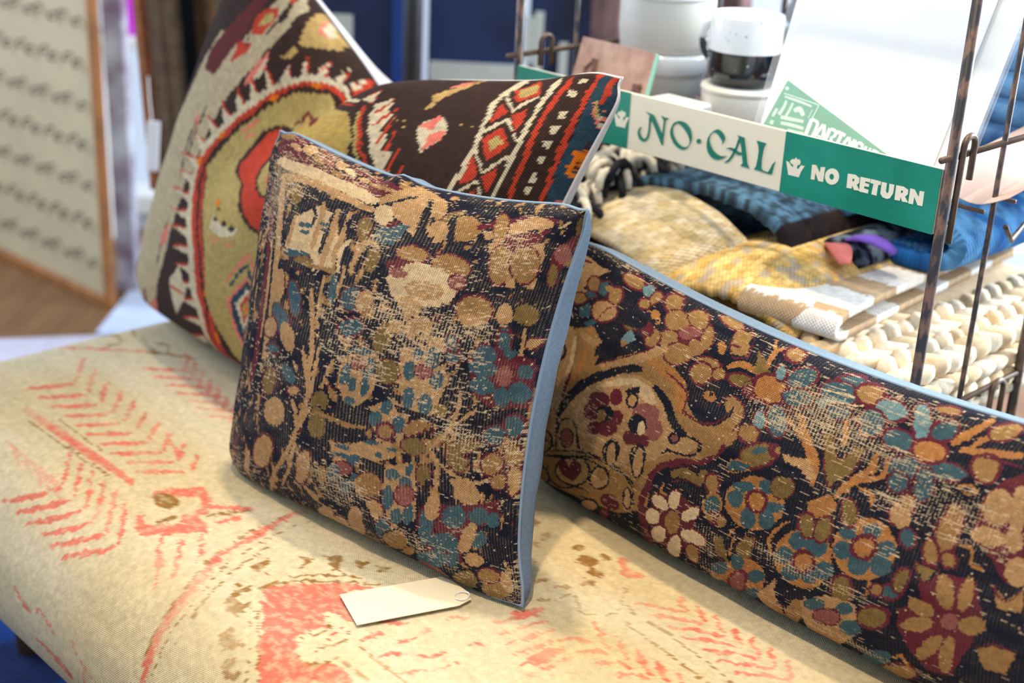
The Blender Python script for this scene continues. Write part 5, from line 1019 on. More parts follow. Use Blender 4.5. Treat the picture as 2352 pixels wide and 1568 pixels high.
PAT_BENCH='''
p:357,714 361,727 368,746 373,763 376,783 379,801 381,813 373,821 371,809 366,792 361,775 357,756 353,735 351,721
p:376,826 369,838 357,856 348,871 337,889 324,907 316,918 310,918 317,905 329,886 340,867 352,850 364,834 372,823
p:389,710 393,724 400,741 405,759 409,777 412,796 413,809 408,814 405,803 400,787 394,771 390,751 386,731 383,717
p:409,822 404,832 393,849 385,863 373,880 362,898 355,908 349,907 356,895 365,878 376,860 387,844 397,829 405,818
p:420,707 425,720 430,738 436,755 439,774 443,792 445,804 440,810 436,800 431,783 425,766 421,749 417,729 413,715
p:441,818 436,827 427,843 419,856 409,872 400,888 393,898 387,898 393,886 401,869 411,853 421,838 430,825 437,815
p:450,705 454,718 460,736 465,752 469,769 473,788 476,799 470,806 466,796 461,779 456,763 452,744 447,725 444,711
p:473,813 468,823 460,837 453,850 444,864 434,880 429,890 423,888 428,877 437,862 444,847 453,833 462,820 469,810
p:479,703 484,714 489,732 495,747 500,765 505,783 506,794 501,801 497,790 492,774 486,759 481,742 477,722 473,709
p:504,808 499,818 492,830 485,843 477,857 469,871 462,882 457,880 461,871 469,856 477,841 485,828 493,815 500,805
p:507,701 511,712 517,729 524,744 529,761 533,778 536,789 530,796 527,786 521,770 514,755 510,738 505,720 501,707
p:533,804 529,813 522,825 517,836 509,850 501,864 496,872 491,872 495,863 501,849 509,834 516,823 524,810 529,802
p:534,699 539,709 545,726 552,740 557,757 561,775 564,785 559,792 555,782 549,767 543,751 537,736 533,717 529,704
p:562,800 558,809 552,820 547,831 541,843 533,856 529,864 524,863 527,856 533,842 539,829 545,817 553,805 558,798
p:561,696 565,708 573,723 578,738 583,755 589,770 591,782 586,789 582,779 577,763 570,749 565,732 559,715 556,703
p:590,796 586,805 581,816 577,825 570,838 564,850 560,857 555,856 557,849 563,836 569,823 574,813 581,802 585,795
p:586,695 592,705 598,721 605,735 610,751 615,767 618,778 613,784 609,775 603,760 597,745 592,729 586,713 582,701
p:617,792 614,800 609,810 605,820 600,830 593,843 589,850 585,850 587,843 593,830 597,816 545,858 609,797 613,790
p:613,692 617,702 625,717 630,732 636,747 641,763 645,774 640,780 636,771 629,756 622,742 617,727 612,710 608,698
p:644,789 641,796 637,805 633,815 628,824 623,836 620,843 614,843 617,836 621,824 625,814 630,804 636,794 639,788
p:542,449 553,461 565,475 576,491 585,509 590,527 594,540 589,544 584,533 577,515 567,498 558,482 547,466 538,454
p:592,550 587,559 579,573 569,588 557,604 541,622 532,634 529,630 539,617 553,599 565,582 573,569 582,556 587,547
p:569,448 579,457 591,473 601,488 611,504 617,522 621,535 615,539 610,528 603,511 593,495 585,480 573,462 565,450
p:618,544 613,554 605,568 597,582 584,600 569,618 559,631 557,627 566,615 580,595 592,577 601,564 609,551 613,542
p:595,444 605,455 617,468 627,483 635,500 642,517 645,529 640,534 636,523 628,507 620,490 610,475 600,460 592,449
p:643,539 639,549 632,563 623,578 610,595 596,615 585,628 583,624 593,609 606,591 617,574 626,560 634,547 640,537
p:621,442 630,452 641,467 652,480 660,496 665,514 669,525 665,529 660,518 653,502 645,488 636,473 625,456 617,447
p:668,535 664,544 656,559 648,575 636,591 621,611 612,624 609,621 618,607 632,587 643,569 651,555 659,542 664,533
p:646,440 654,449 665,462 675,477 683,493 689,509 693,521 688,524 683,514 676,499 668,483 660,469 649,455 642,443
p:692,530 687,540 681,555 672,570 660,589 646,608 637,621 634,618 643,604 656,583 667,566 675,552 683,538 688,528
p:670,437 678,448 689,461 698,475 706,489 712,506 716,516 710,520 707,510 699,496 691,481 683,467 674,452 666,441
p:715,527 710,536 704,551 695,567 684,584 670,605 661,618 658,615 667,602 680,580 690,562 698,548 706,534 711,524
q:460,549 465,548 474,547 484,542 497,536 511,527 521,522 522,528 513,535 498,546 485,555 473,557 463,557 457,557
q:485,545 491,546 498,546 505,543 518,537 533,528 542,521 545,527 534,534 519,546 505,555 495,557 487,555 482,553
q:511,542 516,543 521,545 526,544 539,537 554,527 564,520 567,525 556,534 541,546 525,555 517,555 511,552 507,548
q:536,538 539,542 543,545 547,544 560,537 575,526 585,518 588,523 577,533 561,546 546,555 537,555 533,548 532,543
q:561,535 562,540 565,544 568,544 580,537 595,525 607,517 609,522 598,531 581,546 567,555 558,554 556,545 555,539
p:383,999 389,1010 400,1025 409,1041 417,1057 424,1074 429,1085 424,1092 417,1083 409,1068 401,1052 393,1037 384,1017 377,1005
p:372,1135 377,1129 386,1117 393,1108 401,1097 409,1083 415,1074 420,1077 415,1086 407,1101 397,1117 388,1127 379,1137 372,1144
p:412,992 420,1004 429,1022 438,1037 445,1052 453,1065 457,1075 453,1081 447,1073 439,1061 431,1048 423,1031 414,1013 408,999
p:401,1121 407,1113 414,1103 421,1093 429,1082 437,1069 443,1060 447,1063 443,1071 435,1086 426,1101 417,1112 408,1121 402,1129
p:440,988 448,1000 458,1019 467,1033 474,1046 481,1057 485,1064 481,1070 476,1064 469,1055 460,1044 452,1027 441,1009 436,994
p:429,1107 435,1099 442,1088 449,1078 457,1066 465,1054 470,1046 474,1049 469,1057 462,1070 454,1086 445,1097 437,1107 431,1114
p:468,984 475,997 486,1015 495,1029 502,1040 509,1048 512,1053 508,1060 503,1057 496,1050 488,1039 480,1024 469,1005 463,990
p:457,1093 462,1086 469,1074 476,1064 484,1052 491,1040 496,1031 500,1034 496,1043 489,1057 481,1070 473,1082 465,1092 459,1100
p:494,980 502,993 513,1011 522,1026 529,1035 535,1040 538,1043 535,1050 530,1049 524,1044 515,1037 507,1021 497,1000 489,986
p:484,1080 489,1071 496,1060 501,1050 509,1039 517,1026 521,1019 525,1021 521,1030 514,1043 507,1056 500,1067 492,1077 485,1086
p:519,976 528,990 540,1008 549,1022 555,1030 561,1032 564,1033 561,1041 557,1040 550,1039 542,1033 533,1017 523,997 516,981
p:509,1068 514,1059 521,1048 527,1037 534,1026 541,1014 546,1006 550,1009 545,1017 539,1030 533,1042 525,1053 518,1064 513,1071
p:545,971 553,986 565,1005 575,1018 581,1023 585,1025 589,1024 587,1031 582,1033 577,1033 569,1029 560,1014 549,993 541,977
p:535,1055 540,1046 545,1035 552,1024 558,1013 566,1001 570,993 573,996 570,1003 564,1017 557,1029 550,1040 544,1051 538,1059
q:409,648 449,645 500,644 544,644 581,649 617,653 637,656 629,676 605,678 568,679 526,680 485,676 434,673 397,670
p:465,649 489,649 525,649 556,649 587,652 617,655 637,658 630,675 609,676 577,676 543,677 513,674 479,670 455,667
o:449,692 465,689 484,687 502,687 521,687 541,687 553,688 552,690 539,691 520,691 500,692 481,693 461,695 448,696
o:438,638 455,637 478,637 499,637 519,637 538,637 557,636 575,637 593,637 605,638 602,642 591,642 573,642 553,642 536,642 517,642 497,642 476,642 453,642 437,642
p:244,906 267,918 285,950 301,980 313,1010 325,1037 338,1062 357,1088 376,1114 389,1131 385,1137 372,1120 352,1095 332,1070 320,1044 308,1017 294,988 280,957 258,928 244,907
o:340,1059 346,1070 356,1084 365,1097 378,1113 391,1128 400,1138 396,1144 386,1135 373,1120 360,1105 350,1092 341,1077 336,1064
o:243,856 242,886 242,913 242,937 246,970 246,1010 246,1050 246,1010 246,970 242,936 242,913 242,886 242,856
o:251,1038 254,1047 263,1054 270,1059 279,1055 288,1048 290,1046 292,1035 289,1021 288,1010 293,1004 295,1013 299,1027 299,1042 288,1057 274,1067 256,1077 248,1073 248,1054 247,1043
o:247,1088 248,1099 248,1117 248,1128 267,1112 281,1097 291,1088 291,1095 281,1104 262,1124 244,1137 245,1122 246,1100 248,1087
o:289,1113 298,1106 311,1093 324,1084 334,1081 345,1079 352,1078 348,1086 341,1088 329,1092 320,1095 309,1103 297,1112 288,1119
o:362,1097 357,1108 349,1124 337,1137 329,1135 324,1126 320,1120 325,1113 329,1119 336,1124 341,1126 345,1122 353,1108 359,1097
p:670,667 677,687 685,716 693,742 705,732 713,717 718,691 729,684 726,712 709,750 680,770 668,738 661,705 660,678
p:689,601 697,590 706,575 721,568 730,577 737,592 742,608 747,626 753,646 757,660 746,675 741,663 732,647 724,630 718,615 714,599 710,594 709,593 701,602 694,610
p:725,650 729,652 736,655 743,656 750,659 758,662 763,663 756,682 749,684 738,688 728,689 722,682 717,675 714,669
oe685,676,12,15,13,-20
Se713,661,-8,32,12,-5
o:719,606 719,613 719,623 720,632 720,642 721,650 721,657 717,662 716,656 713,649 712,639 713,629 713,616 714,609
p:738,589 747,575 760,557 770,540 781,521 791,504 796,493 800,496 794,508 785,526 775,545 764,562 750,580 741,593
p:754,615 761,602 771,586 779,572 787,558 794,544 799,535 803,538 798,547 792,562 785,576 776,591 765,607 757,619
p:758,654 764,645 773,633 780,622 788,610 794,598 800,589 803,594 798,602 792,615 785,629 775,641 766,652 761,659
p:717,726 722,735 729,746 736,758 742,774 748,789 753,798 748,805 743,796 736,783 729,769 722,756 717,742 713,732
o:734,709 736,718 738,731 742,744 745,761 749,777 751,789 748,793 745,783 741,766 737,750 734,736 732,722 730,713
p:749,699 750,707 753,716 755,727 756,738 757,749 758,756 754,762 752,755 750,745 748,735 747,723 746,712 745,703
p:844,319 848,352 846,391 842,428 839,471 833,521 822,582 808,642 796,714 787,786 782,789 789,718 799,646 814,583 826,521 831,470 835,427 839,387 841,348 839,315
q:849,364 847,403 844,446 841,489 833,547 820,608 807,670 797,749 791,777 798,711 809,641 824,577 834,516 839,467 843,423 846,380
o:838,362 837,407 834,449 830,494 819,554 805,617 792,679 782,763 777,792 784,722 796,649 810,586 823,522 830,470 834,428 837,381
o:868,365 864,406 861,453 858,503 847,564 834,629 825,689 818,734 815,747 818,715 826,663 838,595 851,533 859,478 862,428 866,382
o:856,372 854,410 851,456 846,509 837,568 821,637 809,706 803,749 801,763 803,733 812,676 827,600 841,537 848,483 851,432 854,388
p:727,328 729,324 730,318 731,314 733,308 735,304 737,301 740,306 739,308 738,314 736,320 734,323 732,328 730,331
p:663,328 666,324 673,320 678,315 685,310 694,304 699,301 701,304 696,308 689,316 681,321 675,325 669,329 665,331
p:657,247 666,243 680,241 693,239 705,234 715,228 722,222 729,235 722,242 712,248 701,255 687,256 673,257 662,255
p:740,307 743,301 749,294 753,288 758,283 764,280 767,277 770,281 766,284 762,289 757,294 752,300 746,306 742,309
p:658,316 658,315 659,314 660,312 661,312 662,311 664,312 668,318 668,320 666,321 665,322 665,323 663,323 662,323
p:748,271 748,266 747,256 748,247 750,241 754,235 756,233 763,247 762,251 760,257 758,263 756,268 754,275 753,280
p:613,328 617,322 622,315 629,309 638,304 649,301 656,298 658,302 653,307 642,311 633,316 626,321 620,328 615,331
p:804,711 798,736 793,763 789,787 786,822 786,854 788,879 784,884 779,862 778,828 782,793 786,767 793,739 800,712
o:814,716 812,729 808,751 805,770 802,789 801,806 801,821 802,837 804,852 804,862 803,863 802,854 800,839 799,823 799,808 801,789 803,772 806,752 811,730 814,716
o:798,718 794,736 787,762 782,786 780,808 778,829 778,848 778,864 778,879 779,888 778,890 777,880 776,865 776,849 777,830 778,809 781,786 786,763 793,736 797,717
o:846,756 862,775 864,759 867,734 858,755
o:861,793 874,823 882,806 880,777 873,796
o:877,816 898,775 884,782
o:886,829 898,851 906,816
o:906,851 919,876 923,842
o:838,663 834,716 845,684 849,663
o:847,681 854,680 862,665
o:867,560 858,590 865,629 867,599 873,577 884,579 883,602 892,579 890,551 876,544
o:895,507 895,526 903,542 906,526 908,514 923,525 925,514 910,488
o:918,475 925,496 930,482 928,471 945,480 932,454
o:851,606 856,603 862,601 866,601 869,606 871,613 872,617 871,620 870,615 867,609 864,605 860,604 855,607 850,609
o:877,629 874,648 875,672 883,702 897,737 916,777 936,813 934,816 913,782 894,742 880,707 872,676 870,649 874,629
o:872,702 874,709 878,721 881,731 886,743 891,756 898,767 904,781 912,793 917,802 916,803 910,796 902,784 895,771 889,760 883,748 878,736 875,724 872,712 870,705
o:879,619 890,602 905,579 918,560 930,541 942,522 951,507 958,495 963,486 965,480 966,481 964,487 959,497 953,509 944,524 933,543 919,562 906,582 891,603 879,621
o:904,562 910,553 918,541 926,528 936,510 946,489 953,476 954,476 948,490 937,511 927,530 918,542 910,555 905,562
p:873,643 886,698 911,766 937,803 922,753 967,695 940,679 958,649 954,593 974,560 994,568 1007,600 1038,582 969,480 931,547
S:945,688 956,674 963,661 966,646 963,627 962,601 966,575 979,560 990,564 998,582 995,608 988,620 989,601 986,585 980,575 975,578 973,584 972,603 976,623 976,650 966,677 950,695
o:941,682 954,665 961,645 960,622 958,595 962,574 971,560 984,554 994,562 1000,580 1001,604 998,614 998,594 995,574 988,559 977,559 967,568 961,583 962,607 963,632 962,656 947,676
o:959,689 965,682 972,673 977,663 981,655 982,648 983,639 982,624 978,609 975,599 977,597 979,607 983,622 986,636 986,646 982,656 978,666 973,675 965,685 960,692
r:981,591 979,602 977,618 974,635 972,649 970,664 968,675 967,676 968,665 970,650 972,635 975,621 978,602 979,592
o:997,656 1004,655 1015,653 1026,650 1039,649 1054,649 1062,649 1062,653 1052,655 1038,656 1024,658 1014,659 1003,661 995,662
o:1004,608 1010,608 1018,609 1025,609 1032,608 1040,605 1045,604 1044,606 1039,609 1032,611 1024,613 1017,612 1009,610 1004,610
S:1002,624 1009,623 1018,622 1026,621 1037,622 1048,622 1055,622 1053,636 1044,639 1032,642 1020,645 1012,644 1003,642 998,640
p:994,673 994,678 994,687 994,694 994,701 994,708 994,713 991,716 990,714 990,706 988,699 989,691 990,682 990,676
p:1014,716 1015,721 1017,725 1018,731 1018,741 1018,749 1018,755 1015,758 1014,754 1014,746 1012,739 1012,733 1011,727 1010,722
p:1018,766 1018,769 1018,776 1018,782 1017,787 1016,792 1015,795 1012,796 1012,793 1012,789 1013,784 1014,779 1014,774 1015,769
p:1021,658 1022,664 1023,673 1025,680 1027,689 1031,697 1033,704 1030,709 1028,703 1024,696 1020,688 1019,678 1018,669 1018,662
p:1042,716 1045,722 1050,729 1052,737 1051,749 1049,761 1048,768 1046,769 1046,762 1047,753 1047,743 1046,736 1042,728 1040,722
p:1049,655 1050,661 1054,669 1057,677 1058,689 1061,699 1062,706 1059,710 1058,703 1055,694 1053,684 1050,675 1048,666 1046,659
p:1065,709 1066,716 1068,727 1069,736 1069,747 1070,757 1069,765 1066,769 1066,762 1066,750 1065,741 1064,730 1063,721 1062,713
p:1057,811 1058,813 1058,816 1059,820 1060,823 1060,828 1061,830 1058,836 1057,833 1056,830 1055,828 1054,823 1054,818 1054,816
p:977,734 981,737 986,743 990,749 993,758 995,768 996,775 994,777 992,773 990,764 986,757 982,749 978,743 975,737
p:1014,830 1014,837 1014,847 1016,852 1020,858 1025,863 1027,867 1026,871 1022,870 1017,865 1012,861 1011,851 1011,841 1011,834
p:1042,896 1045,906 1047,923 1050,936 1052,955 1054,975 1055,987 1053,990 1051,979 1049,961 1046,943 1044,929 1042,910 1040,900
p:1058,881 1060,891 1062,908 1065,923 1066,943 1068,962 1069,975 1067,977 1065,965 1063,948 1061,929 1059,913 1057,896 1056,884
p:1073,865 1075,877 1077,894 1078,910 1080,929 1082,949 1082,963 1080,965 1078,954 1077,934 1074,916 1074,897 1072,882 1070,869
p:1088,850 1090,863 1091,880 1093,896 1094,916 1094,936 1095,950 1093,954 1092,941 1090,922 1089,902 1088,884 1086,867 1085,855
p:1102,836 1103,849 1105,865 1106,883 1107,903 1108,924 1108,938 1106,942 1105,928 1103,908 1102,889 1102,870 1101,852 1100,839
p:1117,822 1117,835 1118,853 1120,870 1120,890 1121,912 1121,926 1118,930 1118,916 1117,895 1116,876 1115,857 1115,837 1114,824
p:1099,1145 1103,1152 1110,1160 1117,1168 1124,1178 1132,1188 1137,1195 1135,1203 1130,1197 1121,1188 1114,1179 1106,1170 1101,1160 1096,1152
p:1136,1206 1133,1211 1128,1218 1124,1225 1121,1231 1117,1237 1114,1240 1114,1232 1116,1230 1120,1221 1124,1213 1128,1209 1133,1203 1136,1198
p:1120,1139 1125,1144 1131,1156 1138,1164 1146,1172 1154,1184 1158,1191 1156,1197 1151,1192 1142,1184 1135,1176 1129,1164 1122,1154 1118,1145
p:1158,1202 1154,1207 1150,1215 1146,1222 1142,1226 1138,1232 1135,1238 1134,1231 1138,1225 1142,1218 1146,1210 1150,1204 1154,1197 1158,1194
p:1140,1132 1146,1138 1153,1150 1160,1158 1167,1170 1175,1178 1179,1186 1178,1192 1171,1189 1164,1179 1156,1170 1150,1158 1143,1149 1138,1138
p:1178,1197 1175,1204 1170,1211 1167,1217 1162,1224 1158,1231 1156,1236 1155,1230 1158,1224 1162,1215 1166,1205 1171,1200 1175,1196 1178,1191
p:1160,1125 1166,1132 1173,1144 1180,1154 1187,1165 1195,1177 1199,1183 1198,1189 1192,1184 1185,1176 1177,1164 1170,1154 1163,1143 1158,1131
p:1199,1193 1196,1199 1191,1206 1187,1214 1183,1221 1179,1229 1176,1232 1175,1226 1178,1220 1182,1211 1186,1204 1191,1197 1195,1191 1199,1185
p:1180,1119 1186,1128 1194,1139 1200,1150 1207,1163 1215,1171 1219,1178 1218,1184 1212,1179 1205,1171 1197,1162 1190,1150 1182,1137 1178,1125
p:1219,1190 1215,1196 1211,1203 1207,1210 1203,1217 1199,1224 1196,1231 1195,1224 1198,1218 1202,1209 1207,1198 1211,1192 1215,1186 1219,1183
p:1199,1115 1204,1123 1212,1136 1219,1146 1227,1157 1234,1168 1239,1176 1237,1182 1231,1177 1224,1166 1216,1157 1210,1144 1202,1131 1197,1120
p:1238,1184 1235,1191 1231,1198 1227,1206 1223,1215 1218,1224 1215,1230 1215,1223 1217,1215 1222,1205 1226,1197 1230,1190 1235,1184 1238,1178
p:1217,1108 1223,1117 1231,1131 1238,1144 1246,1153 1253,1164 1258,1171 1255,1178 1250,1172 1243,1164 1235,1155 1228,1141 1221,1125 1215,1116
p:1257,1183 1254,1188 1250,1196 1246,1204 1242,1211 1238,1219 1234,1225 1234,1219 1236,1213 1240,1204 1245,1193 1250,1185 1254,1178 1256,1176
p:1095,1037 1100,1030 1106,1021 1112,1011 1119,1004 1126,997 1131,992 1131,1000 1126,1006 1119,1016 1112,1024 1106,1031 1100,1038 1096,1044
p:1097,942 1099,950 1102,963 1106,970 1109,976 1113,978 1115,982 1113,988 1110,988 1106,985 1101,981 1098,970 1096,957 1094,947
p:1120,1036 1124,1029 1130,1019 1136,1011 1142,1003 1150,996 1154,990 1154,997 1150,1004 1143,1016 1136,1024 1130,1030 1124,1038 1120,1043
p:1119,942 1122,950 1125,962 1128,970 1130,976 1135,977 1138,978 1135,986 1133,986 1128,985 1123,982 1121,970 1118,957 1117,946
p:1143,1035 1147,1029 1154,1018 1159,1010 1166,1003 1173,994 1178,989 1178,996 1173,1002 1166,1011 1159,1023 1154,1030 1148,1037 1143,1042
p:1141,941 1142,950 1146,962 1149,969 1152,975 1156,977 1159,978 1158,984 1154,984 1150,984 1145,980 1142,970 1139,957 1138,945
p:1167,1031 1170,1026 1176,1018 1182,1009 1188,1000 1195,992 1200,987 1200,994 1195,1002 1189,1010 1182,1022 1176,1029 1170,1036 1167,1039
p:1162,941 1164,950 1167,962 1170,970 1173,974 1177,976 1180,977 1178,983 1175,984 1170,983 1166,978 1163,970 1161,956 1159,946
p:1189,1030 1193,1024 1198,1017 1203,1009 1210,999 1217,990 1222,984 1222,990 1218,998 1210,1010 1204,1021 1198,1028 1193,1034 1190,1037
p:1182,942 1184,950 1187,962 1190,970 1194,972 1198,975 1200,977 1198,983 1195,984 1191,983 1186,979 1183,969 1181,956 1179,946
pe1104,890,3,34,8,-12
pe1049,959,5,37,6,-9
o:1110,1084 1123,1079 1141,1073 1157,1068 1169,1064 1179,1061 1188,1057 1200,1054 1212,1050 1219,1049 1219,1051 1211,1055 1199,1058 1187,1063 1178,1064 1167,1070 1156,1073 1141,1078 1122,1084 1109,1087
o:1117,1122 1129,1118 1143,1115 1158,1110 1170,1104 1181,1102 1192,1098 1207,1094 1222,1087 1231,1084 1230,1086 1221,1090 1206,1097 1191,1104 1180,1109 1169,1111 1157,1116 1143,1119 1127,1124 1118,1125
S:1111,1098 1124,1092 1142,1085 1158,1079 1170,1076 1181,1073 1191,1070 1204,1067 1217,1063 1225,1062 1223,1076 1215,1078 1202,1084 1188,1091 1177,1095 1166,1097 1153,1103 1138,1105 1121,1110 1110,1111
o:1042,1010 1049,1029 1053,1057 1055,1080 1065,1064 1075,1049 1085,1041 1093,1059 1094,1071 1087,1054 1080,1049 1070,1063 1058,1083 1050,1077 1049,1046 1043,1023
o:1094,1069 1097,1075 1099,1085 1099,1097 1097,1110 1093,1123 1090,1136 1086,1151 1082,1172 1078,1184 1077,1185 1079,1172 1083,1153 1087,1135 1091,1122 1095,1110 1098,1099 1097,1090 1095,1078 1094,1071
o:1092,1134 1095,1130 1100,1124 1105,1121 1110,1121 1114,1123 1118,1122 1117,1124 1114,1124 1109,1124 1104,1126 1100,1130 1095,1134 1092,1137
oe940,1218,4,10,4,-8
oe966,1195,3,9,6,-14
oe967,1148,6,15,3,-6
oe987,1102,4,11,3,-6
oe1024,1191,9,12,6,-16
oe1045,1171,5,13,4,-9
oe1050,1135,5,13,5,-10
oe1002,1213,4,10,4,-8
oe1031,1229,6,3,3,-10
oe1036,1177,2,5,9,-21
oe1019,1064,4,13,3,-7
oe1039,1081,5,15,2,-4
pe1064,1225,10,11,4,-13
pe1048,1237,3,7,8,-18'''
# ------------------------------------------------------------------ dyeing the woven panels, knot by knot
DYES = {k: lin(v) for k, v in dict(
    n=(20, 24, 39), t=(58, 88, 96), T=(104, 136, 138), g=(152, 114, 68), o=(122, 98, 54), b=(178, 138, 92), c=(208, 178, 134), m=(96, 34, 46),
    r=(170, 114, 62), R=(140, 82, 76), w=(216, 190, 148)).items()}
KDYES = {k: lin(v) for k, v in dict(
    k=(60, 42, 34), C=(196, 176, 138), c=(220, 204, 168), r=(198, 66, 42), m=(120, 44, 38), M=(104, 44, 40), y=(188, 164, 98), Y=(190, 160, 84), Z=(196, 160, 96),
    p=(236, 128, 108), O=(236, 122, 20), d=(44, 70, 84)).items()}
BDYES = {k: lin(v) for k, v in dict(S=(200, 185, 151), p=(206, 112, 92), q=(206, 146, 122), o=(140, 104, 52), r=(204, 84, 74)).items()}
def inside(px, py, poly):
    w = np.zeros(px.shape, bool); x0, y0 = poly[-1]
    for x1, y1 in poly:
        if y0 != y1:
            c = (y1 > py) != (y0 > py); w ^= c & (px < (x0 - x1) * (py - y1) / (y0 - y1) + x1)
        x0, y0 = x1, y1
    return w
def weave(pattern, base, dyes, nu, nv, knots_u, knots_v, seed, wob=3.0, jx=.30, jy=.22, ground=None, line=1.0):
    a, b = np.meshgrid(np.linspace(0, 2000, nu), np.linspace(0, 2000, nv))
    ku, kv = 2000 / knots_u, 2000 / knots_v
    qa = (np.floor(a / ku) + .5) * ku; qb = (np.floor(b / kv) + .5) * kv      # one dye per knot
    rs = np.random.RandomState(seed); jit = rs.randn(knots_v + 2, knots_u + 2, 2)
    ji = np.clip((b / kv).astype(int), 0, knots_v); jj = np.clip((a / ku).astype(int), 0, knots_u)
    qa = qa + jit[ji, jj, 0] * ku * jx + wob * (fbm(a / 90, b / 90, seed + 1, 2) - .5) * 4; qb = qb + jit[ji, jj, 1] * kv * jy + wob * (fbm(a / 90 + 40, b / 90, seed + 2, 2) - .5) * 4
    img = np.empty((nv, nu, 3)); img[:] = dyes[base]; ident = np.full((nv, nu), base)
    xs, ys = np.linspace(0, 2000, nu), np.linspace(0, 2000, nv)
    def paint(c, x0, x1, y0, y1, test):
        j0, j1 = np.searchsorted(xs, (x0 - 40, x1 + 40)); i0, i1 = np.searchsorted(ys, (y0 - 40, y1 + 40))
        if j1 <= j0 or i1 <= i0: return
        m = test(qa[i0:i1, j0:j1], qb[i0:i1, j0:j1]); img[i0:i1, j0:j1][m] = dyes[c]; ident[i0:i1, j0:j1][m] = c
    if ground is not None:                                # small half-lost motifs between the drawn ones
        f = fbm(qa / ground[0] + 11, qb / ground[1] + 3, seed + 7, 2)
        for lo, c in ground[2]: m = f > lo; img[m] = dyes[c]; ident[m] = c
    for ln in pattern.split('\n'):
        if not ln: continue
        if ln[1] == 'e':                                  # ellipse: centre and two half-axes, then an optional outline dye
            f = ln.split(' '); cx, cy, ax, ay, bx, by = (float(q) for q in f[0][2:].split(','))
            det = ax * by - ay * bx
            if abs(det) < 1e-6: continue
            R_ = [(ln[0], 1.0, 1.0)]
            if len(f) > 1: k1, k2 = (line * float(q) / 100 for q in f[1][1:].split(',')); R_.insert(0, (f[1][0], 1 + k1, 1 + k2))
            for c, k1, k2 in R_:
                ex_, ey_ = abs(ax) * k1 + abs(bx) * k2, abs(ay) * k1 + abs(by) * k2
                paint(c, cx - ex_, cx + ex_, cy - ey_, cy + ey_, lambda x, y: (((x - cx) * by - (y - cy) * bx) / det / k1) ** 2 + (((y - cy) * ax - (x - cx) * ay) / det / k2) ** 2 < 1)
        else:
            P = [tuple(float(q) for q in p.split(',')) for p in ln[2:].split(' ')]; X_ = [p[0] for p in P]; Y_ = [p[1] for p in P]
            paint(ln[0], min(X_), max(X_), min(Y_), max(Y_), lambda x, y: inside(x, y, P))
    shade = 1 + .22 * (rs.rand(knots_v + 2, knots_u + 2)[ji, jj] - .5) + .16 * (fbm(a / 60, b / 25, seed + 5, 2) - .5)
    return img * shade[..., None], a, b, ji, jj, rs, ident
def wear(img, a, b, ji, jj, rs, amount, seed, thread=(226, 198, 156), spots=(), comb=.5):
    """pile worn down to the pale warp: streaks along the weft, bare grids of warp threads in the worst places"""
    th = lin(thread); nv, nu = a.shape
    field = fbm(a / 330 + 3, b / 210 + 5, seed, 3)
    for (cx, cy, rx, ry, k) in spots: field = field + k * np.exp(-((a - cx) / rx) ** 2 - ((b - cy) / ry) ** 2)
    streak = fbm(a / 24 + 7, b / 4.6 + 2, seed + 3, 2)
    s1 = (streak > np.maximum(1.0 - amount * (field - .15), .60)) * (.35 + .6 * rs.rand(*a.shape))
    bare = np.clip((field - .64) * 3.2, 0, .8)
    grid = ((jj % 2 == 0) & (rs.rand(*a.shape) < bare)) * (.35 + .5 * rs.rand(*a.shape))
    cross = (streak < .34) & (rs.rand(*a.shape) < .10 + bare)                  # knots rubbed out to a dim brown foundation
    fleck = (rs.rand(ji.max() + 1, jj.max() + 1)[ji, jj] > .9965) * .8
    warp = (jj % 2 == 0) * np.clip((fbm(a / 120 + 5, b / 70 + 9, seed + 9, 3) - .34) * 1.3, 0, .55) * rs.rand(*a.shape) * comb     # pale warp showing between the knots
    m = np.clip(np.maximum(np.maximum(np.maximum(s1, grid), fleck), warp), 0, 1)[..., None]
    img = np.where(cross[..., None], img * .8 + lin((120, 92, 62)) * .2, img)
    return img * (1 - m) + th * (.85 + .25 * rs.rand(nv, nu, 1)) * m
def dye_front(nu, nv):
    img, a, b, ji, jj, rs, idn = weave(PAT_FRONT, PAT_FRONT_BASE, DYES, nu, nv, 235, 225, 11, 2.5, .26, .2, line=1.3, ground=(30, 56, ((.645, 'm'), (.665, 'g'), (.78, 'b'))))
    return wear(img, a, b, ji, jj, rs, .70, 21, spots=((1000, 1480, 320, 180, .18), (330, 1650, 240, 210, .18), (600, 800, 250, 250, .05), (1750, 1700, 250, 250, .10)))
def dye_lumbar(nu, nv):
    img, a, b, ji, jj, rs, idn = weave(PAT_LUMBAR, PAT_LUMBAR_BASE, DYES, nu, nv, 540, 215, 12, 2.0, .26, .2, None, 1.4)
    return wear(img, a, b, ji, jj, rs, .55, 22, spots=((800, 500, 40, 500, .14), (960, 1650, 60, 220, .12), (150, 1300, 50, 500, .10), (800, 200, 100, 200, .14)), comb=.18)
def dye_kilim(nu, nv):
    img, a, b, ji, jj, rs, idn = weave(PAT_KILIM, PAT_KILIM_BASE, KDYES, nu, nv, 240, 200, 13, 3, .12, .12)
    return img * (1 + .14 * (fbm(a / 300, b / 9, 31, 2) - .5))[..., None]
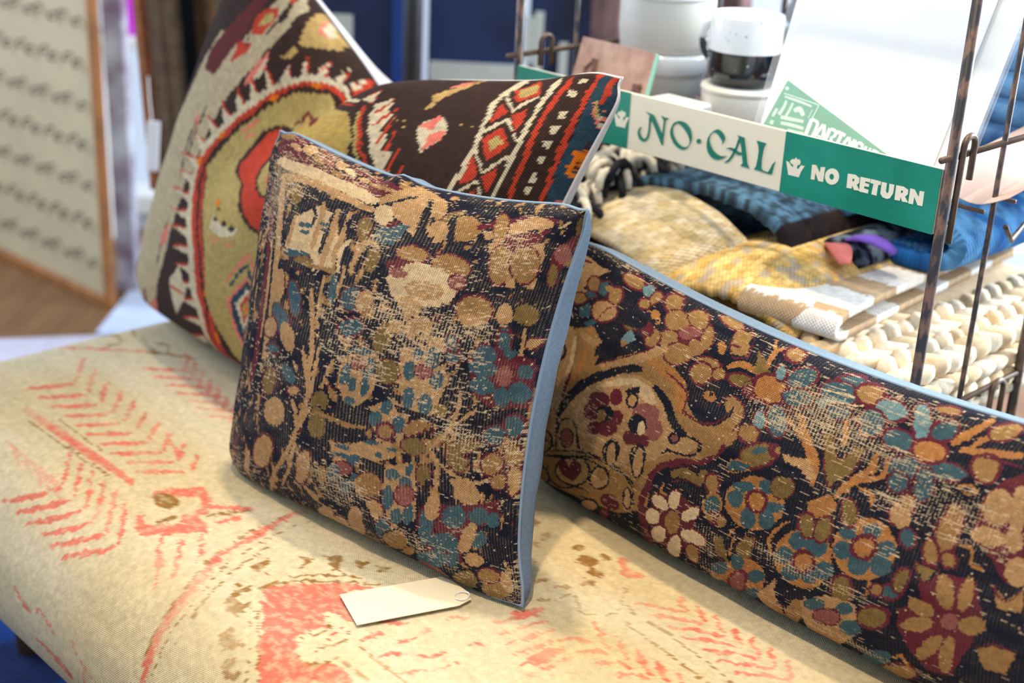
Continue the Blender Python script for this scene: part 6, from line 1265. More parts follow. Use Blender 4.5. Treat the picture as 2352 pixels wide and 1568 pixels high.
def dye_bench(nu, nv):
    img, a, b, ji, jj, rs, idn = weave(PAT_BENCH, PAT_BENCH_BASE, BDYES, nu, nv, 640, 360, 14, 2.0, .30, .25)
    base = BDYES['S']; k = np.clip((fbm(a / 5, b / 8, 41, 3) - .35) * 2.6 + .60, .50, 1)[..., None] * np.clip((fbm(a / 60, b / 90, 45, 2) - .3) * 2 + .60, .60, 1)[..., None]      # dye faded unevenly
    img = base + (img - base) * k
    tone = lin((186, 162, 112)); f = np.clip((fbm(a / 200, b / 200, 43, 3) - .42) * 2.2, 0, .55)[..., None]
    img = img * (1 - f) + img * (tone / base) * f
    return img * (1 + .12 * (fbm(a / 9, b / 12, 44, 2) - .5))[..., None]
# ------------------------------------------------------------------ materials (all procedural)
class NT:
    def __init__(self, name):
        self.m = bpy.data.materials.new(name); self.m.use_nodes = True; self.t = self.m.node_tree
        self.p = self.t.nodes['Principled BSDF']
    def n(self, kind, **kw):
        q = self.t.nodes.new(kind)
        for k, v in kw.items():
            if k in q.inputs.keys(): q.inputs[k].default_value = v
            else: setattr(q, k, v)
        return q
    def l(self, a, b): self.t.links.new(a, b)
def rgba(c): return tuple(lin(c)) + (1,)
def plain(name, c, rough=.6, var=.12, scale=30, metal=0, bump=.0, c2=None, spec=None, coat=0, sheen=0):
    q = NT(name); p = q.p; p.inputs['Roughness'].default_value = rough; p.inputs['Metallic'].default_value = metal
    if spec is not None: p.inputs['Specular IOR Level'].default_value = spec
    if coat: p.inputs['Coat Weight'].default_value = coat
    if sheen: p.inputs['Sheen Weight'].default_value = sheen
    tc = q.n('ShaderNodeTexCoord'); nz = q.n('ShaderNodeTexNoise', Scale=scale, Detail=4.0); q.l(tc.outputs['Object'], nz.inputs['Vector'])
    mx = q.n('ShaderNodeMix', data_type='RGBA'); cl = lin(c)
    a = cl * (1 - var); b = np.minimum(cl * (1 + var), 1) if c2 is None else lin(c2)
    mx.inputs[6].default_value = tuple(a) + (1,); mx.inputs[7].default_value = tuple(b) + (1,)
    rp = q.n('ShaderNodeValToRGB'); rp.color_ramp.elements[0].position = .35; rp.color_ramp.elements[1].position = .65
    q.l(nz.outputs['Fac'], rp.inputs[0]); q.l(rp.outputs[0], mx.inputs[0]); q.l(mx.outputs[2], p.inputs['Base Color'])
    if bump:
        b_ = q.n('ShaderNodeBump', Strength=bump, Distance=.002); q.l(nz.outputs['Fac'], b_.inputs['Height']); q.l(b_.outputs[0], p.inputs['Normal'])
    return q.m
def woven(name, base=None, pitch=(.0022, .0022), depth=.5, dist=.0012, rough=.9, fuzz=.12, sheen=.0, speck=0.0, speck_c=(235, 215, 180)):
    """cloth: dye attribute (or one colour), warp and weft relief in fabric coordinates, fuzz"""
    q = NT(name); p = q.p; p.inputs['Roughness'].default_value = rough; p.inputs['Specular IOR Level'].default_value = .15
    if sheen: p.inputs['Sheen Weight'].default_value = sheen; p.inputs['Sheen Roughness'].default_value = .5
    at = q.n('ShaderNodeAttribute', attribute_name='cloth')
    nz = q.n('ShaderNodeTexNoise', Scale=1 / (pitch[0] * 3), Detail=3.0); q.l(at.outputs['Vector'], nz.inputs['Vector'])
    if base is None:
        src = q.n('ShaderNodeAttribute', attribute_name='dye').outputs['Color']
    else:
        r = q.n('ShaderNodeRGB'); r.outputs[0].default_value = rgba(base); src = r.outputs[0]
    sx = q.n('ShaderNodeSeparateXYZ'); q.l(at.outputs['Vector'], sx.inputs[0])
    hs = []
    for k in (0, 1):
        m = q.n('ShaderNodeMath', operation='MULTIPLY'); m.inputs[1].default_value = 2 * math.pi / pitch[k]; q.l(sx.outputs[k], m.inputs[0])
        s = q.n('ShaderNodeMath', operation='SINE'); q.l(m.outputs[0], s.inputs[0]); hs.append(s.outputs[0])
    mm = q.n('ShaderNodeMath', operation='MULTIPLY'); q.l(hs[0], mm.inputs[0]); q.l(hs[1], mm.inputs[1])
    ad = q.n('ShaderNodeMath', operation='MULTIPLY_ADD'); q.l(nz.outputs['Fac'], ad.inputs[0]); ad.inputs[1].default_value = 1.6; q.l(mm.outputs[0], ad.inputs[2])
    hv = q.n('ShaderNodeHueSaturation'); q.l(src, hv.inputs['Color'])
    mr = q.n('ShaderNodeMapRange'); mr.inputs[1].default_value = .3; mr.inputs[2].default_value = .7; mr.inputs[3].default_value = 1 - fuzz; mr.inputs[4].default_value = 1 + fuzz
    q.l(nz.outputs['Fac'], mr.inputs[0]); q.l(mr.outputs[0], hv.inputs['Value']); out = hv.outputs[0]
    if speck:
        n2 = q.n('ShaderNodeTexNoise', Scale=1 / pitch[0], Detail=1.0); mp = q.n('ShaderNodeMapping'); mp.inputs['Scale'].default_value = (.35, 1.2, 1)
        q.l(at.outputs['Vector'], mp.inputs[0]); q.l(mp.outputs[0], n2.inputs['Vector'])
        gt = q.n('ShaderNodeMath', operation='GREATER_THAN'); gt.inputs[1].default_value = speck; q.l(n2.outputs['Fac'], gt.inputs[0])
        mx = q.n('ShaderNodeMix', data_type='RGBA'); mx.inputs[7].default_value = rgba(speck_c); q.l(gt.outputs[0], mx.inputs[0]); q.l(out, mx.inputs[6]); out = mx.outputs[2]
    q.l(out, p.inputs['Base Color'])
    b = q.n('ShaderNodeBump', Strength=depth, Distance=dist); q.l(ad.outputs[0], b.inputs['Height']); q.l(b.outputs[0], p.inputs['Normal'])
    return q.m
def painted_rust(name):
    q = NT(name); p = q.p; tc = q.n('ShaderNodeTexCoord'); nz = q.n('ShaderNodeTexNoise', Scale=85.0, Detail=5.0); mp = q.n('ShaderNodeMapping'); mp.inputs['Scale'].default_value = (1, 1, .45)
    q.l(tc.outputs['Object'], mp.inputs[0]); q.l(mp.outputs[0], nz.inputs['Vector'])
    rp = q.n('ShaderNodeValToRGB'); e = rp.color_ramp.elements; e[0].position = .47; e[0].color = rgba((44, 40, 42)); e[1].position = .58; e[1].color = rgba((112, 84, 68))
    q.l(nz.outputs['Fac'], rp.inputs[0]); q.l(rp.outputs[0], p.inputs['Base Color']); p.inputs['Roughness'].default_value = .45
    b = q.n('ShaderNodeBump', Strength=.5, Distance=.0008); q.l(nz.outputs['Fac'], b.inputs['Height']); q.l(b.outputs[0], p.inputs['Normal'])
    return q.m
def plank_wood(name, c1, c2, axis=1):
    q = NT(name); p = q.p; tc = q.n('ShaderNodeTexCoord'); mp = q.n('ShaderNodeMapping'); mp.inputs['Scale'].default_value = (14, 1.2, 14) if axis else (1.2, 14, 14)
    nz = q.n('ShaderNodeTexNoise', Scale=3.0, Detail=5.0); q.l(tc.outputs['Object'], mp.inputs[0]); q.l(mp.outputs[0], nz.inputs['Vector'])
    rp = q.n('ShaderNodeValToRGB'); e = rp.color_ramp.elements; e[0].position = .3; e[0].color = rgba(c1); e[1].position = .7; e[1].color = rgba(c2)
    q.l(nz.outputs['Fac'], rp.inputs[0]); q.l(rp.outputs[0], p.inputs['Base Color']); p.inputs['Roughness'].default_value = .4
    return q.m

MT = dict(
    rug_front=woven('worn_rug_pile', None, (.0024, .0026), .75, .0013, .9, .16),
    rug_lumbar=woven('rug_pile', None, (.0024, .0026), .75, .0013, .9, .16),
    kilim=woven('kilim_weave', None, (.004, .0030), .8, .0016, .9, .12),
    bench=woven('faded_rug_pile', None, (.0030, .0027), .35, .0012, .92, .10),
    blue_linen=woven('blue_linen', (120, 140, 158), (.0012, .0012), .6, .0006, .9, .12),
    white_linen=woven('white_linen', (205, 200, 196), (.0012, .0012), .5, .0006, .9, .08),
    rust=painted_rust('chipped_black_paint_over_rust'),
    wire=plain('brown_wire', (92, 74, 62), .45, .25, 60, .4),
    sign_green=plain('green_enamel', (16, 128, 104), .35, .08, 14, c2=(30, 140, 116)),
    sign_cream=plain('cream_enamel', (240, 232, 205), .4, .03, 12, c2=(236, 226, 198)),
    ink_green=plain('green_sign_paint', (20, 122, 100), .4, .05),
    ink_cream=plain('cream_sign_paint', (238, 230, 205), .4, .03),
    jute_tan=woven('tan_jute', None, (.008, .006), .5, .002, .95, .22),
    jute_gold=woven('gold_jute', None, (.008, .006), .5, .002, .95, .25),
    rug_blue=woven('slate_blue_weave', None, (.006, .005), .6, .002, .95, .35),
    rug_dark=woven('dark_denim_weave', None, (.006, .005), .6, .002, .95, .4),
    rug_denim=woven('denim_chenille', None, (.007, .007), .7, .003, .95, .35),
    rug_stripe=woven('cream_and_tan_flatweave', None, (.005, .004), .6, .0015, .95, .12),
    braid=plain('cream_wool_braid', (236, 224, 200), .95, .14, 120, bump=.8, sheen=.2, c2=(214, 192, 156)),
    braid2=plain('tan_wool_braid', (214, 186, 142), .95, .14, 90, bump=.5, sheen=.2),
    shag_black=plain('black_yarn', (22, 24, 32), .95, .3, 200, bump=.3),
    shag_white=plain('white_yarn', (226, 216, 194), .95, .1, 200, bump=.3),
    mug_white=plain('white_glaze', (240, 240, 238), .15, .02, 30, coat=.6),
    mug_black=plain('black_glaze', (16, 18, 22), .12, .2, 30, coat=.6),
    stone=plain('cream_stoneware', (218, 212, 200), .45, .03, 20),
    white=plain('white_card', (246, 246, 244), .55, .01),
    cream_card=plain('cream_card_stock', (232, 216, 180), .6, .02, 60),
    pennant=plain('green_felt_print', (52, 160, 116), .6, .08, 25),
    pale_print=plain('pale_green_print', (206, 236, 214), .6, .04),
    pink_card=plain('pink_photo_print', (222, 178, 154), .5, .2, 38, c2=(168, 124, 104)),
    mint=plain('mint_card_edge', (150, 205, 180), .5, .03),
    kraft=plain('pink_kraft_paper', (232, 196, 176), .6, .05, 14),
    navy=plain('navy_cloth_board', (16, 27, 54), .6, .2, 5, c2=(20, 44, 92)),
    blue_edge=plain('royal_blue_edge', (12, 62, 140), .5, .1),
    label=plain('pale_paper_label', (205, 208, 196), .6, .03),
    black_metal=plain('black_metal', (34, 33, 34), .45, .2, 30),
    brass=plain('pine_frame', (150, 94, 42), .5, .2, 20),
    board=plain('aged_beige_board', (180, 164, 130), .7, .06, 5),
    hook=plain('dark_steel_hook', (96, 88, 76), .4, .2),
    floor=plank_wood('brown_floorboards', (104, 70, 40), (134, 94, 56)),
    blue_rug=woven('blue_floor_rug', None, (.02, .015), .5, .003, .95, .2),
    jeans=plain('blue_denim', (40, 84, 132), .9, .25, 22, c2=(92, 134, 170)),
    jeans_dark=plain('dark_denim', (24, 34, 58), .9, .3, 14, c2=(58, 66, 88)),
    stitch=plain('pale_denim_seam', (150, 172, 182), .9, .1),
    purple_cloth=plain('mauve_cloth', (112, 84, 88), .9, .15, 16, c2=(150, 118, 110)),
    ceil=plain('white_ceiling_paint', (225, 224, 220), .9, .02, 3),
    wall=plain('pale_plaster', (196, 206, 220), .9, .03, 3),
    post_white=plain('flaking_white_paint', (206, 208, 216), .7, .1, 12, c2=(128, 104, 126)),
    magenta=plain('magenta_glass', (190, 40, 190), .3, .1),
    violet=plain('violet_fabric', (122, 84, 190), .8, .1, 60), coral=plain('coral_fabric', (240, 130, 115), .8, .1, 60),
    tex_brown=woven('striped_hanging_wool', None, (.010, .008), .6, .003, .95, .2),
    nylon=plain('clear_nylon', (230, 230, 228), .15, .02, coat=.5),
    leg_wood=plain('dark_walnut', (62, 40, 28), .4, .2, 12),
    floor_reflection=plain('painted_window_reflection', (196, 206, 228), .9, .05, 20),
    strip_pale=plain('lavender_grey', (190, 184, 196), .9, .06, 20),
)
def glassy(name, tint=(1, 1, 1), alpha=.12, rough=.08):
    q = NT(name); p = q.p; p.inputs['Base Color'].default_value = tint + (1,); p.inputs['Roughness'].default_value = rough
    p.inputs['Alpha'].default_value = alpha; p.inputs['Specular IOR Level'].default_value = .8; return q.m
MT['plastic'] = glassy('clear_plastic_sleeve')
MT['pane'] = glassy('window_glass', (.8, .9, 1), .08)

# ------------------------------------------------------------------ the room
def structure(name, mb, mat): return tag(mb.build(name, mat), kind='structure')
floor = MB(); floor.box((0, 1.5, -.03), (4, 0, 0), (0, 2.6, 0), (0, 0, .03)); structure('floor', floor, MT['floor'])
cl_ = MB(); cl_.box((0, 1.5, 3.08), (4, 0, 0), (0, 2.6, 0), (0, 0, .03)); structure('ceiling', cl_, MT['ceil'])
# far wall with a tall window at the left
def wall_piece(mb, x0, x1, z0, z1, y=3.98, d=.06): mb.box(((x0 + x1) / 2, y, (z0 + z1) / 2), ((x1 - x0) / 2, 0, 0), (0, d, 0), (0, 0, (z1 - z0) / 2))
wb = MB()
for r in ((-4, -1.75, 0, 3), (-.45, 4, 0, 3), (-1.75, -.45, 0, .05), (-1.75, -.45, 2.6, 3)): wall_piece(wb, *r)
structure('wall_back', wb, MT['wall'])
wf = MB()
for r in ((-1.75, -1.69, .05, 2.6), (-.51, -.45, .05, 2.6), (-1.69, -.51, .05, .10), (-1.69, -.51, 2.54, 2.6)): wall_piece(wf, *r, d=.07)
wfo = structure('window_1', wf, MT['white'])
gp = MB(); wall_piece(gp, -1.69, -.51, .10, 2.54, d=.004); mesh_from('pane', np.concatenate(gp.V), gp.F, MT['pane'], wfo)

# ------------------------------------------------------------------ upholstered bench
bench = thing('upholstered_bench', 'long bench upholstered in a faded cream and coral rug under three cushions', 'bench', W(-.95, .9, 0))
NBS, NBT = 760, 420
Pb = bench_pts(NBS, NBT)
def metric(P):                                           # fabric coordinates in metres
    du = np.linalg.norm(np.diff(P, axis=1), axis=2).mean(0); dv = np.linalg.norm(np.diff(P, axis=0), axis=2).mean(1)
    return np.stack(np.broadcast_arrays(np.concatenate([[0], np.cumsum(du)])[None, :], np.concatenate([[0], np.cumsum(dv)])[:, None]), -1)
mesh_from('rug_cover', Pb, grid_faces(NBT, NBS), MT['bench'], bench, True, dye_bench(NBS, NBT), metric(Pb))
q = BENCH; cs, ct, hs, ht = (q['s0'] + q['s1']) / 2, (q['t0'] + q['t1']) / 2, (q['s1'] - q['s0']) / 2, (q['t1'] - q['t0']) / 2
fr = MB(); fr.box(W(cs, ct, .205), AX_S * (hs - .12), AX_T * (ht - .12), (0, 0, .03), .006); fr.build('base_frame', MT['leg_wood'], bench)
for a_ in (-1, 1):
    for b_ in (-1, 1):
        g = MB(); c_ = W(cs + a_ * (hs - .18), ct + b_ * (ht - .17), 0)
        g.lathe(c_, [(.001, 0), (.018, 0), (.020, .01), (.026, .174), (.001, .1745)], 16); g.build('leg', MT['leg_wood'], bench, True)

# ------------------------------------------------------------------ cushions
def cushion_thing(name, label, fn, nu, nv, dye, front_mat, back_mat):
    P = fn(nu, nv, 1); Q = fn(121, 101, -1); base = P.reshape(-1, 3)[P[..., 2].argmin()]
    t = thing(name, label, 'cushion', (base[0], base[1], .45))
    mesh_from('front_panel', P, grid_faces(nv, nu), front_mat, t, True, dye(nu, nv), metric(P))
    mesh_from('back_panel', Q, grid_faces(101, 121, flip=True), back_mat, t, True, None, metric(Q))
    ring = np.concatenate([P[0, ::8], P[::8, -1], P[-1, ::-8], P[::-8, 0]])   # corded seam
    d = np.linalg.norm(np.diff(ring, axis=0), axis=1); ring = ring[np.concatenate([[True], d > 1e-4])]
    pp = MB(); pp.tube(ring, .0020, 6, False); pp.build('seam', back_mat, t, True)
    return t, P
front, PF = cushion_thing('square_cushion', 'square cushion in a worn navy, gold and teal floral rug with a price tag', front_pts, 470, 450, dye_front, MT['rug_front'], MT['blue_linen'])
lumbar, PL = cushion_thing('lumbar_cushion', 'long lumbar cushion in a navy floral rug with blue linen back, at the right', lumbar_pts, 1040, 410, dye_lumbar, MT['rug_lumbar'], MT['blue_linen'])
kilim, PK = cushion_thing('kilim_cushion', 'large dented brown kilim cushion with zigzag borders behind the square cushion', kilim_pts, 440, 380, dye_kilim, MT['kilim'], MT['white_linen'])
front['label'] = 'square cushion in a worn navy, gold and teal floral rug with a price tag'

# price tag hanging from the square cushion's lower corner, lying on the bench

TAGZ = .4530
tag_pts = [(-.1696, 1.2997), (-.1444, 1.2437), (-.0420, 1.2900), (-.0300, 1.3035), (-.0345, 1.3180), (-.0520, 1.3380), (-.0640, 1.3460)]
tg = MB(); tg.prism([(x, y) for x, y in tag_pts], (0, 0, TAGZ), (1, 0, 0), (0, 1, 0), (0, 0, .0008))
tgo = tg.build('price_tag', MT['cream_card'], front); tgo['label'] = 'blank cream card price tag'
a_ = np.linspace(0, 2 * np.pi, 25)
lp = MB(); lp.tube(np.stack([-.0400 + .0080 * np.cos(a_), 1.3060 + .0080 * np.sin(a_), TAGZ + .003 + .0015 * np.cos(a_)], 1), .0007, 6, False)
lp.build('tag_loop', MT['nylon'], tgo, True)

# ------------------------------------------------------------------ wire rack with the enamel sign
RS0, RS1, RT0, RT1 = -1.385, -.727, 1.352, 1.95
rack = thing('wire_rack', 'rusty black wire display rack with a green and cream sign behind the cushions', 'rack', W(-1.05, 1.65, 0))
def rod(name, pts, r, mat='rust', parent=rack, seg=10):
    m = MB(); m.tube([W(*p) for p in pts], r, seg); return m.build(name, MT[mat], parent, True)
def line(a, b, n=2): return [tuple(np.array(a) + (np.array(b) - np.array(a)) * k / (n - 1)) for k in range(n)]
for s_ in (RS0, RS1):
    for t_, r_ in ((RT0, .0062), (1.605, .0062), (RT1, .0062)): rod('post', line((s_, t_, .0), (s_, t_, 1.30)), r_, seg=12)
    for t_ in (1.462, 1.78): rod('upright_wire', line((s_, t_, .30), (s_, t_, 1.25)), .0032, 'rust')
    for z_ in (.605, .917): rod('side_rail', line((s_, RT0 - .022, z_), (s_, RT1 + .01, z_ + .006)), .0036, 'wire')
for z_ in (.600, .842):
    for k in range(9): t_ = RT0 + .02 + k * (RT1 - RT0 - .03) / 8; rod('shelf_wire', line((RS0, t_, z_), (RS1, t_, z_)), .0026, 'wire')
    for t_ in (RT0 + .012, RT1 - .01): rod('shelf_rail', line((RS0, t_, z_ - .004), (RS1, t_, z_ - .004)), .0034, 'wire')
def hook(s_, t_, z_, r=.012, drop=.05, back=.10):
    a = np.linspace(np.pi, 0, 9)
    pts = [(s_ + .006, t_, z_ - back)] + [(s_ + .006, t_ + r + r * np.cos(x), z_ + r * np.sin(x)) for x in a] + [(s_ + .006, t_ + 2 * r, z_ - drop)]
    rod('hook', pts, .0036, 'wire')
hook(RS1, RT0 + .010, .928, .011, .038, .105)
hook(RS1, 1.530, .600, .014, .05, .05)
hook(RS0, RT0 + .035, .930, .011, .03, .03)
rod('side_rail', [(RS1, 1.50, .815), (RS1, 1.52, .795), (RS1, 1.60, .840), (RS1, 1.60, .93)], .0032, 'rust')
# the sign: a steel channel in three colour fields
SG_T = 1.346
SX = [RS0 + .004, -1.1745, -.9345, RS1 - .006]
sign = MB(); sign.box(W((SX[0] + SX[3]) / 2, SG_T + .0032, .868), AX_S * (SX[3] - SX[0]) / 2, AX_T * .0022, (0, 0, .0362), .001)
sign = sign.build('sign_or_shade_board', MT['sign_cream'], rack); sign['label'] = 'cream and green enamel sign with lettering and small crowns'
for k, (x0, x1) in enumerate(((SX[0], SX[1]), (SX[2], SX[3]))):
    f = MB(); f.box(W((x0 + x1) / 2, SG_T + .0006, .868), AX_S * (x1 - x0) / 2, AX_T * .0005, (0, 0, .0359)); f.build('green_field', MT['sign_green'], sign)
def lettering(shapes, mat, parent, place, thick):
    for nm, polys in shapes:
        m = MB()
        for poly in polys:
            P = np.array([place(x / 1000, z / 1000) for x, z in poly]); ez = thick
            ar = sum(poly[k][0] * poly[(k + 1) % len(poly)][1] - poly[(k + 1) % len(poly)][0] * poly[k][1] for k in range(len(poly)))
            if ar < 0: P = P[::-1]
            n_ = len(P); m.add(np.concatenate([P, P + ez]), [tuple(range(n_)), tuple(range(n_, 2 * n_))[::-1]] + [(k, n_ + k, n_ + (k + 1) % n_, (k + 1) % n_) for k in range(n_)])
        m.build(nm, MT[mat], parent)
sp = lambda s_, z_: W(s_, SG_T - .0004, z_)
lettering([('letter', p) for n_, p in SIGN_NOCAL], 'ink_green', sign, sp, AX_T * .0006)
lettering([('crown' if n_ == 'crown' else 'letter', p) for n_, p in SIGN_NORETURN], 'ink_cream', sign, lambda s_, z_: W(s_, SG_T - .0006, z_), AX_T * .0006)
crown_l = [(x - 270.0, z + 3.0) for x, z in SIGN_NORETURN[0][1][0]]
lettering([('crown', [crown_l])], 'ink_cream', sign, lambda s_, z_: W(s_, SG_T - .0006, z_), AX_T * .0006)

shade_board = MB(); shade_board.box(W((SX[0] + SX[3]) / 2, SG_T + .0032, 1.188), AX_S * (SX[3] - SX[0]) / 2, AX_T * .0022, (0, 0, .0362), .001); shade_board.build('sign_or_shade_board', MT['sign_green'], rack)  # unseen board added above the view to cast shade on the print's top
# ------------------------------------------------------------------ folded rugs on the rack's lower shelf
def thick_sheet(name, parent, mat, path, th, x0, x1, nx, place, dye=None, bump=None, m=None):
    """cloth of thickness th following the 2D path, extruded from x0 to x1; place(x, p, q) -> world"""
    p = np.asarray(path, float); L = np.concatenate([[0], np.cumsum(np.linalg.norm(np.diff(p, axis=0), axis=1))])
    m = m or max(20, int(L[-1] / .004)); l = np.linspace(0, L[-1], m)
    c = np.stack([np.interp(l, L, p[:, 0]), np.interp(l, L, p[:, 1])], 1)
    for _ in range(6): c[1:-1] = (c[:-2] + 2 * c[1:-1] + c[2:]) / 4
    T = np.gradient(c, axis=0); T /= np.linalg.norm(T, axis=1)[:, None]; N = np.stack([-T[:, 1], T[:, 0]], 1)
    x = np.linspace(x0, x1, nx)
    X, Lg = np.meshgrid(x, l)
    h = bump(X, Lg) if bump else 0 * X
    A = c[:, None, :] + N[:, None, :] * (th / 2 + h)[..., None]; Bq = c[:, None, :] - N[:, None, :] * (th / 2 + 0 * h)[..., None]
    V = np.concatenate([place(X, A[..., 0], A[..., 1]), place(X, Bq[..., 0], Bq[..., 1])]).reshape(-1, 3)
    F = [grid_faces(m, nx), grid_faces(m, nx, flip=True) + m * nx]
    o = m * nx
    k = np.arange(m - 1); i0 = k * nx; F.append(np.stack([i0, i0 + nx, o + i0 + nx, o + i0], 1)); i1 = i0 + nx - 1; F.append(np.stack([i1 + nx, i1, o + i1, o + i1 + nx], 1))
    k = np.arange(nx - 1); F.append(np.stack([k + 1, k, o + k, o + k + 1], 1)); k = k + (m - 1) * nx; F.append(np.stack([k, k + 1, o + k + 1, o + k], 1))
    fab = np.stack([X, Lg], -1); cl = dye(X, Lg) if dye else np.ones(X.shape + (3,))
    return mesh_from(name, V, np.concatenate(F), MT[mat], parent, True, np.concatenate([cl, cl]), np.concatenate([fab, fab]))
def knots(px, py, amp):
    return lambda X, L: amp * (np.abs(np.sin(np.pi * X / px + np.pi * (np.floor(L / py) % 2) / 2)) * np.abs(np.sin(np.pi * L / py))) ** .6 + amp * .6 * (fbm(X * 90, L * 90, 2, 2) - .5)
def mottled(c1, c2, sx=60, sy=60, seed=0, sharp=4):
    a, b = lin(c1), lin(c2)
    def f(X, L):
        k = np.clip((fbm(X * sx + 9, L * sy + 9, seed, 2) - .5) * sharp + .5, 0, 1)[..., None]
        return a * (1 - k) + b * k
    return f
def knotted(c1, c2, px, py, seed=0, dark=None):          # every knot its own shade
    a, b = lin(c1), lin(c2); T = np.random.RandomState(seed).rand(97, 89)
    def f(X, L):
        i = np.floor(L / py).astype(int); j = np.floor(X / px + .5 * (i % 2)).astype(int)
        k = T[i % 97, j % 89][..., None]; out = a * (1 - k) + b * k
        g = np.clip(np.abs(np.sin(np.pi * L / py)) * 1.3, 0, 1)[..., None] ** .5
        g2 = np.clip(np.abs(np.sin(np.pi * (X / px + .5 * (i % 2)))) * 1.4, 0, 1)[..., None] ** .5
        out = out * (.62 + .38 * g * g2)
        if dark is not None: out = np.where((T[(i * 7 + 3) % 97, (j * 5) % 89] > .86)[..., None], lin(dark), out)
        return out
    return f
def rot(theta, s0, t0):                                  # small turn of a rug on the shelf
    c, s_ = math.cos(theta), math.sin(theta)
    return lambda S, T, Z: W(s0 + c * (S - s0) - s_ * (T - t0), t0 + s_ * (S - s0) + c * (T - t0), Z)

def fold_t(front=1.47, k=4.0, zmin=.612, shear=0.0):                # fold running back into the rack: path in (s, z), extruded along t, drooping at the front
    def f(X, p, q):
        d = np.clip(front - X, 0, None) ** 2 * k
        return W(p - shear * np.clip(1.46 - X, 0, None), X, zmin + (q - zmin) * np.clip(1 - d / .10, .12, 1))
    return f
def fold_s(theta=0, o=(0, 0)):                           # fold parallel to the rack front: path in (t, z), extruded along s
    R_ = rot(theta, *o); return lambda X, p, q: R_(X, p, q)

# tan jute, arched over at the left
tj = thing('folded_rug', 'pale tan jute rug folded into a high arch, left of the golden jute rug', 'rug', W(-1.17, 1.6, .605), 'folded rugs on the rack')
pth = [(-1.36, .665), (-1.30, .71), (-1.235, .745), (-1.175, .752), (-1.11, .738), (-1.060, .712), (-1.035, .680), (-1.045, .650), (-1.10, .632), (-1.30, .628)]
thick_sheet('jute_sheet', tj, 'jute_tan', pth[::-1], .012, 1.362, 1.468, 60, fold_t(1.47, 3.0, .612, .9), knotted((204, 178, 124), (232, 216, 184), .013, .009, 3), knots(.013, .009, .0022))
gj = thing('folded_rug', 'golden chunky jute rug folded over, between the tan jute and the striped rug', 'rug', W(-1.0, 1.6, .605), 'folded rugs on the rack')
pth = [(-1.26, .640), (-1.18, .660), (-1.10, .694), (-1.05, .712), (-1.00, .720), (-.955, .710), (-.918, .690), (-.908, .665), (-.93, .648), (-1.00, .636), (-1.12, .628)]
thick_sheet('jute_sheet', gj, 'jute_gold', pth[::-1], .013, 1.362, 1.66, 100, fold_t(1.47, 3.2), knotted((218, 172, 90), (240, 208, 138), .012, .010, 5, (186, 168, 140)), knots(.012, .010, .0040))
# slate blue rug with a brown selvedge at the back
def dye_slate(X, L):
    base = mottled((84, 122, 148), (52, 66, 80), 150, 150, 8, 5)(X, L)
    k = (L > .37 * L.max())[..., None] * (L < .52 * L.max())[..., None]
    return np.where(k, mottled((52, 40, 34), (36, 30, 32), 40, 40, 2)(X, L), base)
sb = thing('folded_rug', 'slate blue woven rug with a dark brown edge behind the tan jute rug', 'rug', W(-1.15, 1.75, .605), 'folded rugs on the rack')
pth = [(-1.36, .70), (-1.25, .752), (-1.14, .768), (-1.06, .762), (-1.01, .742), (-.995, .715), (-1.02, .695), (-1.10, .685), (-1.34, .665)]
thick_sheet('woven_sheet', sb, 'rug_blue', pth[::-1], .016, 1.47, 1.935, 90, fold_t(), dye_slate, knots(.010, .009, .002))
dk = thing('folded_rug', 'dark navy and brown flecked rug beside the coral and violet ribbons', 'rug', W(-.95, 1.75, .605), 'folded rugs on the rack')
pth = [(-.985, .708), (-.982, .722), (-.972, .730), (-.955, .730), (-.935, .716), (-.925, .704), (-.945, .700), (-.975, .699)]
thick_sheet('woven_sheet', dk, 'rug_dark', pth[::-1], .010, 1.53, 1.93, 90, fold_t(), mottled((26, 28, 38), (110, 124, 138), 90, 90, 4, 7), knots(.009, .009, .003))
dn = thing('folded_rug', 'bright denim blue chenille rug folded at the far right of the rack', 'rug', W(-.86, 1.8, .605), 'folded rugs on the rack')
pth = [(-1.04, .735), (-.98, .768), (-.92, .778), (-.865, .768), (-.828, .745), (-.838, .720), (-.88, .708), (-1.0, .712)]
thick_sheet('chenille_sheet', dn, 'rug_denim', pth[::-1], .02, 1.60, 1.93, 90, fold_t(), mottled((34, 92, 152), (84, 140, 186), 40, 40, 9, 4), knots(.012, .012, .004))
for nm, mt_, s_, t_, z_, an in (('violet_ribbon', 'violet', -.925, 1.545, .738, .1), ('coral_ribbon', 'coral', -.945, 1.505, .730, -.7)):
    m = MB(); u_ = np.linspace(-1, 1, 9); rows = []
    for w_ in (-1, 1):
        for th_ in (0, .004):
            rows.append([W(s_ + .035 * x * math.cos(an) - w_ * .015 * math.sin(an) * (1 - .5 * x * x), t_ + .035 * x * math.sin(an) + w_ * .015 * math.cos(an) * (1 - .5 * x * x), z_ + -.010 * x * x + th_) for x in u_])
    V = np.array(rows)[[0, 1, 3, 2]]; m.add(V, [tuple(f) for f in grid_faces(4, 9, closed_v=True)] + [(0, 9, 18, 27), (8, 35, 26, 17)])
    tag(m.build(nm, MT[mt_], None, True), {'violet': 'violet ribbon end lying on the dark flecked rug', 'coral': 'coral pink ribbon end lying on the dark flecked rug'}[mt_], 'ribbon', 'ribbon ends')
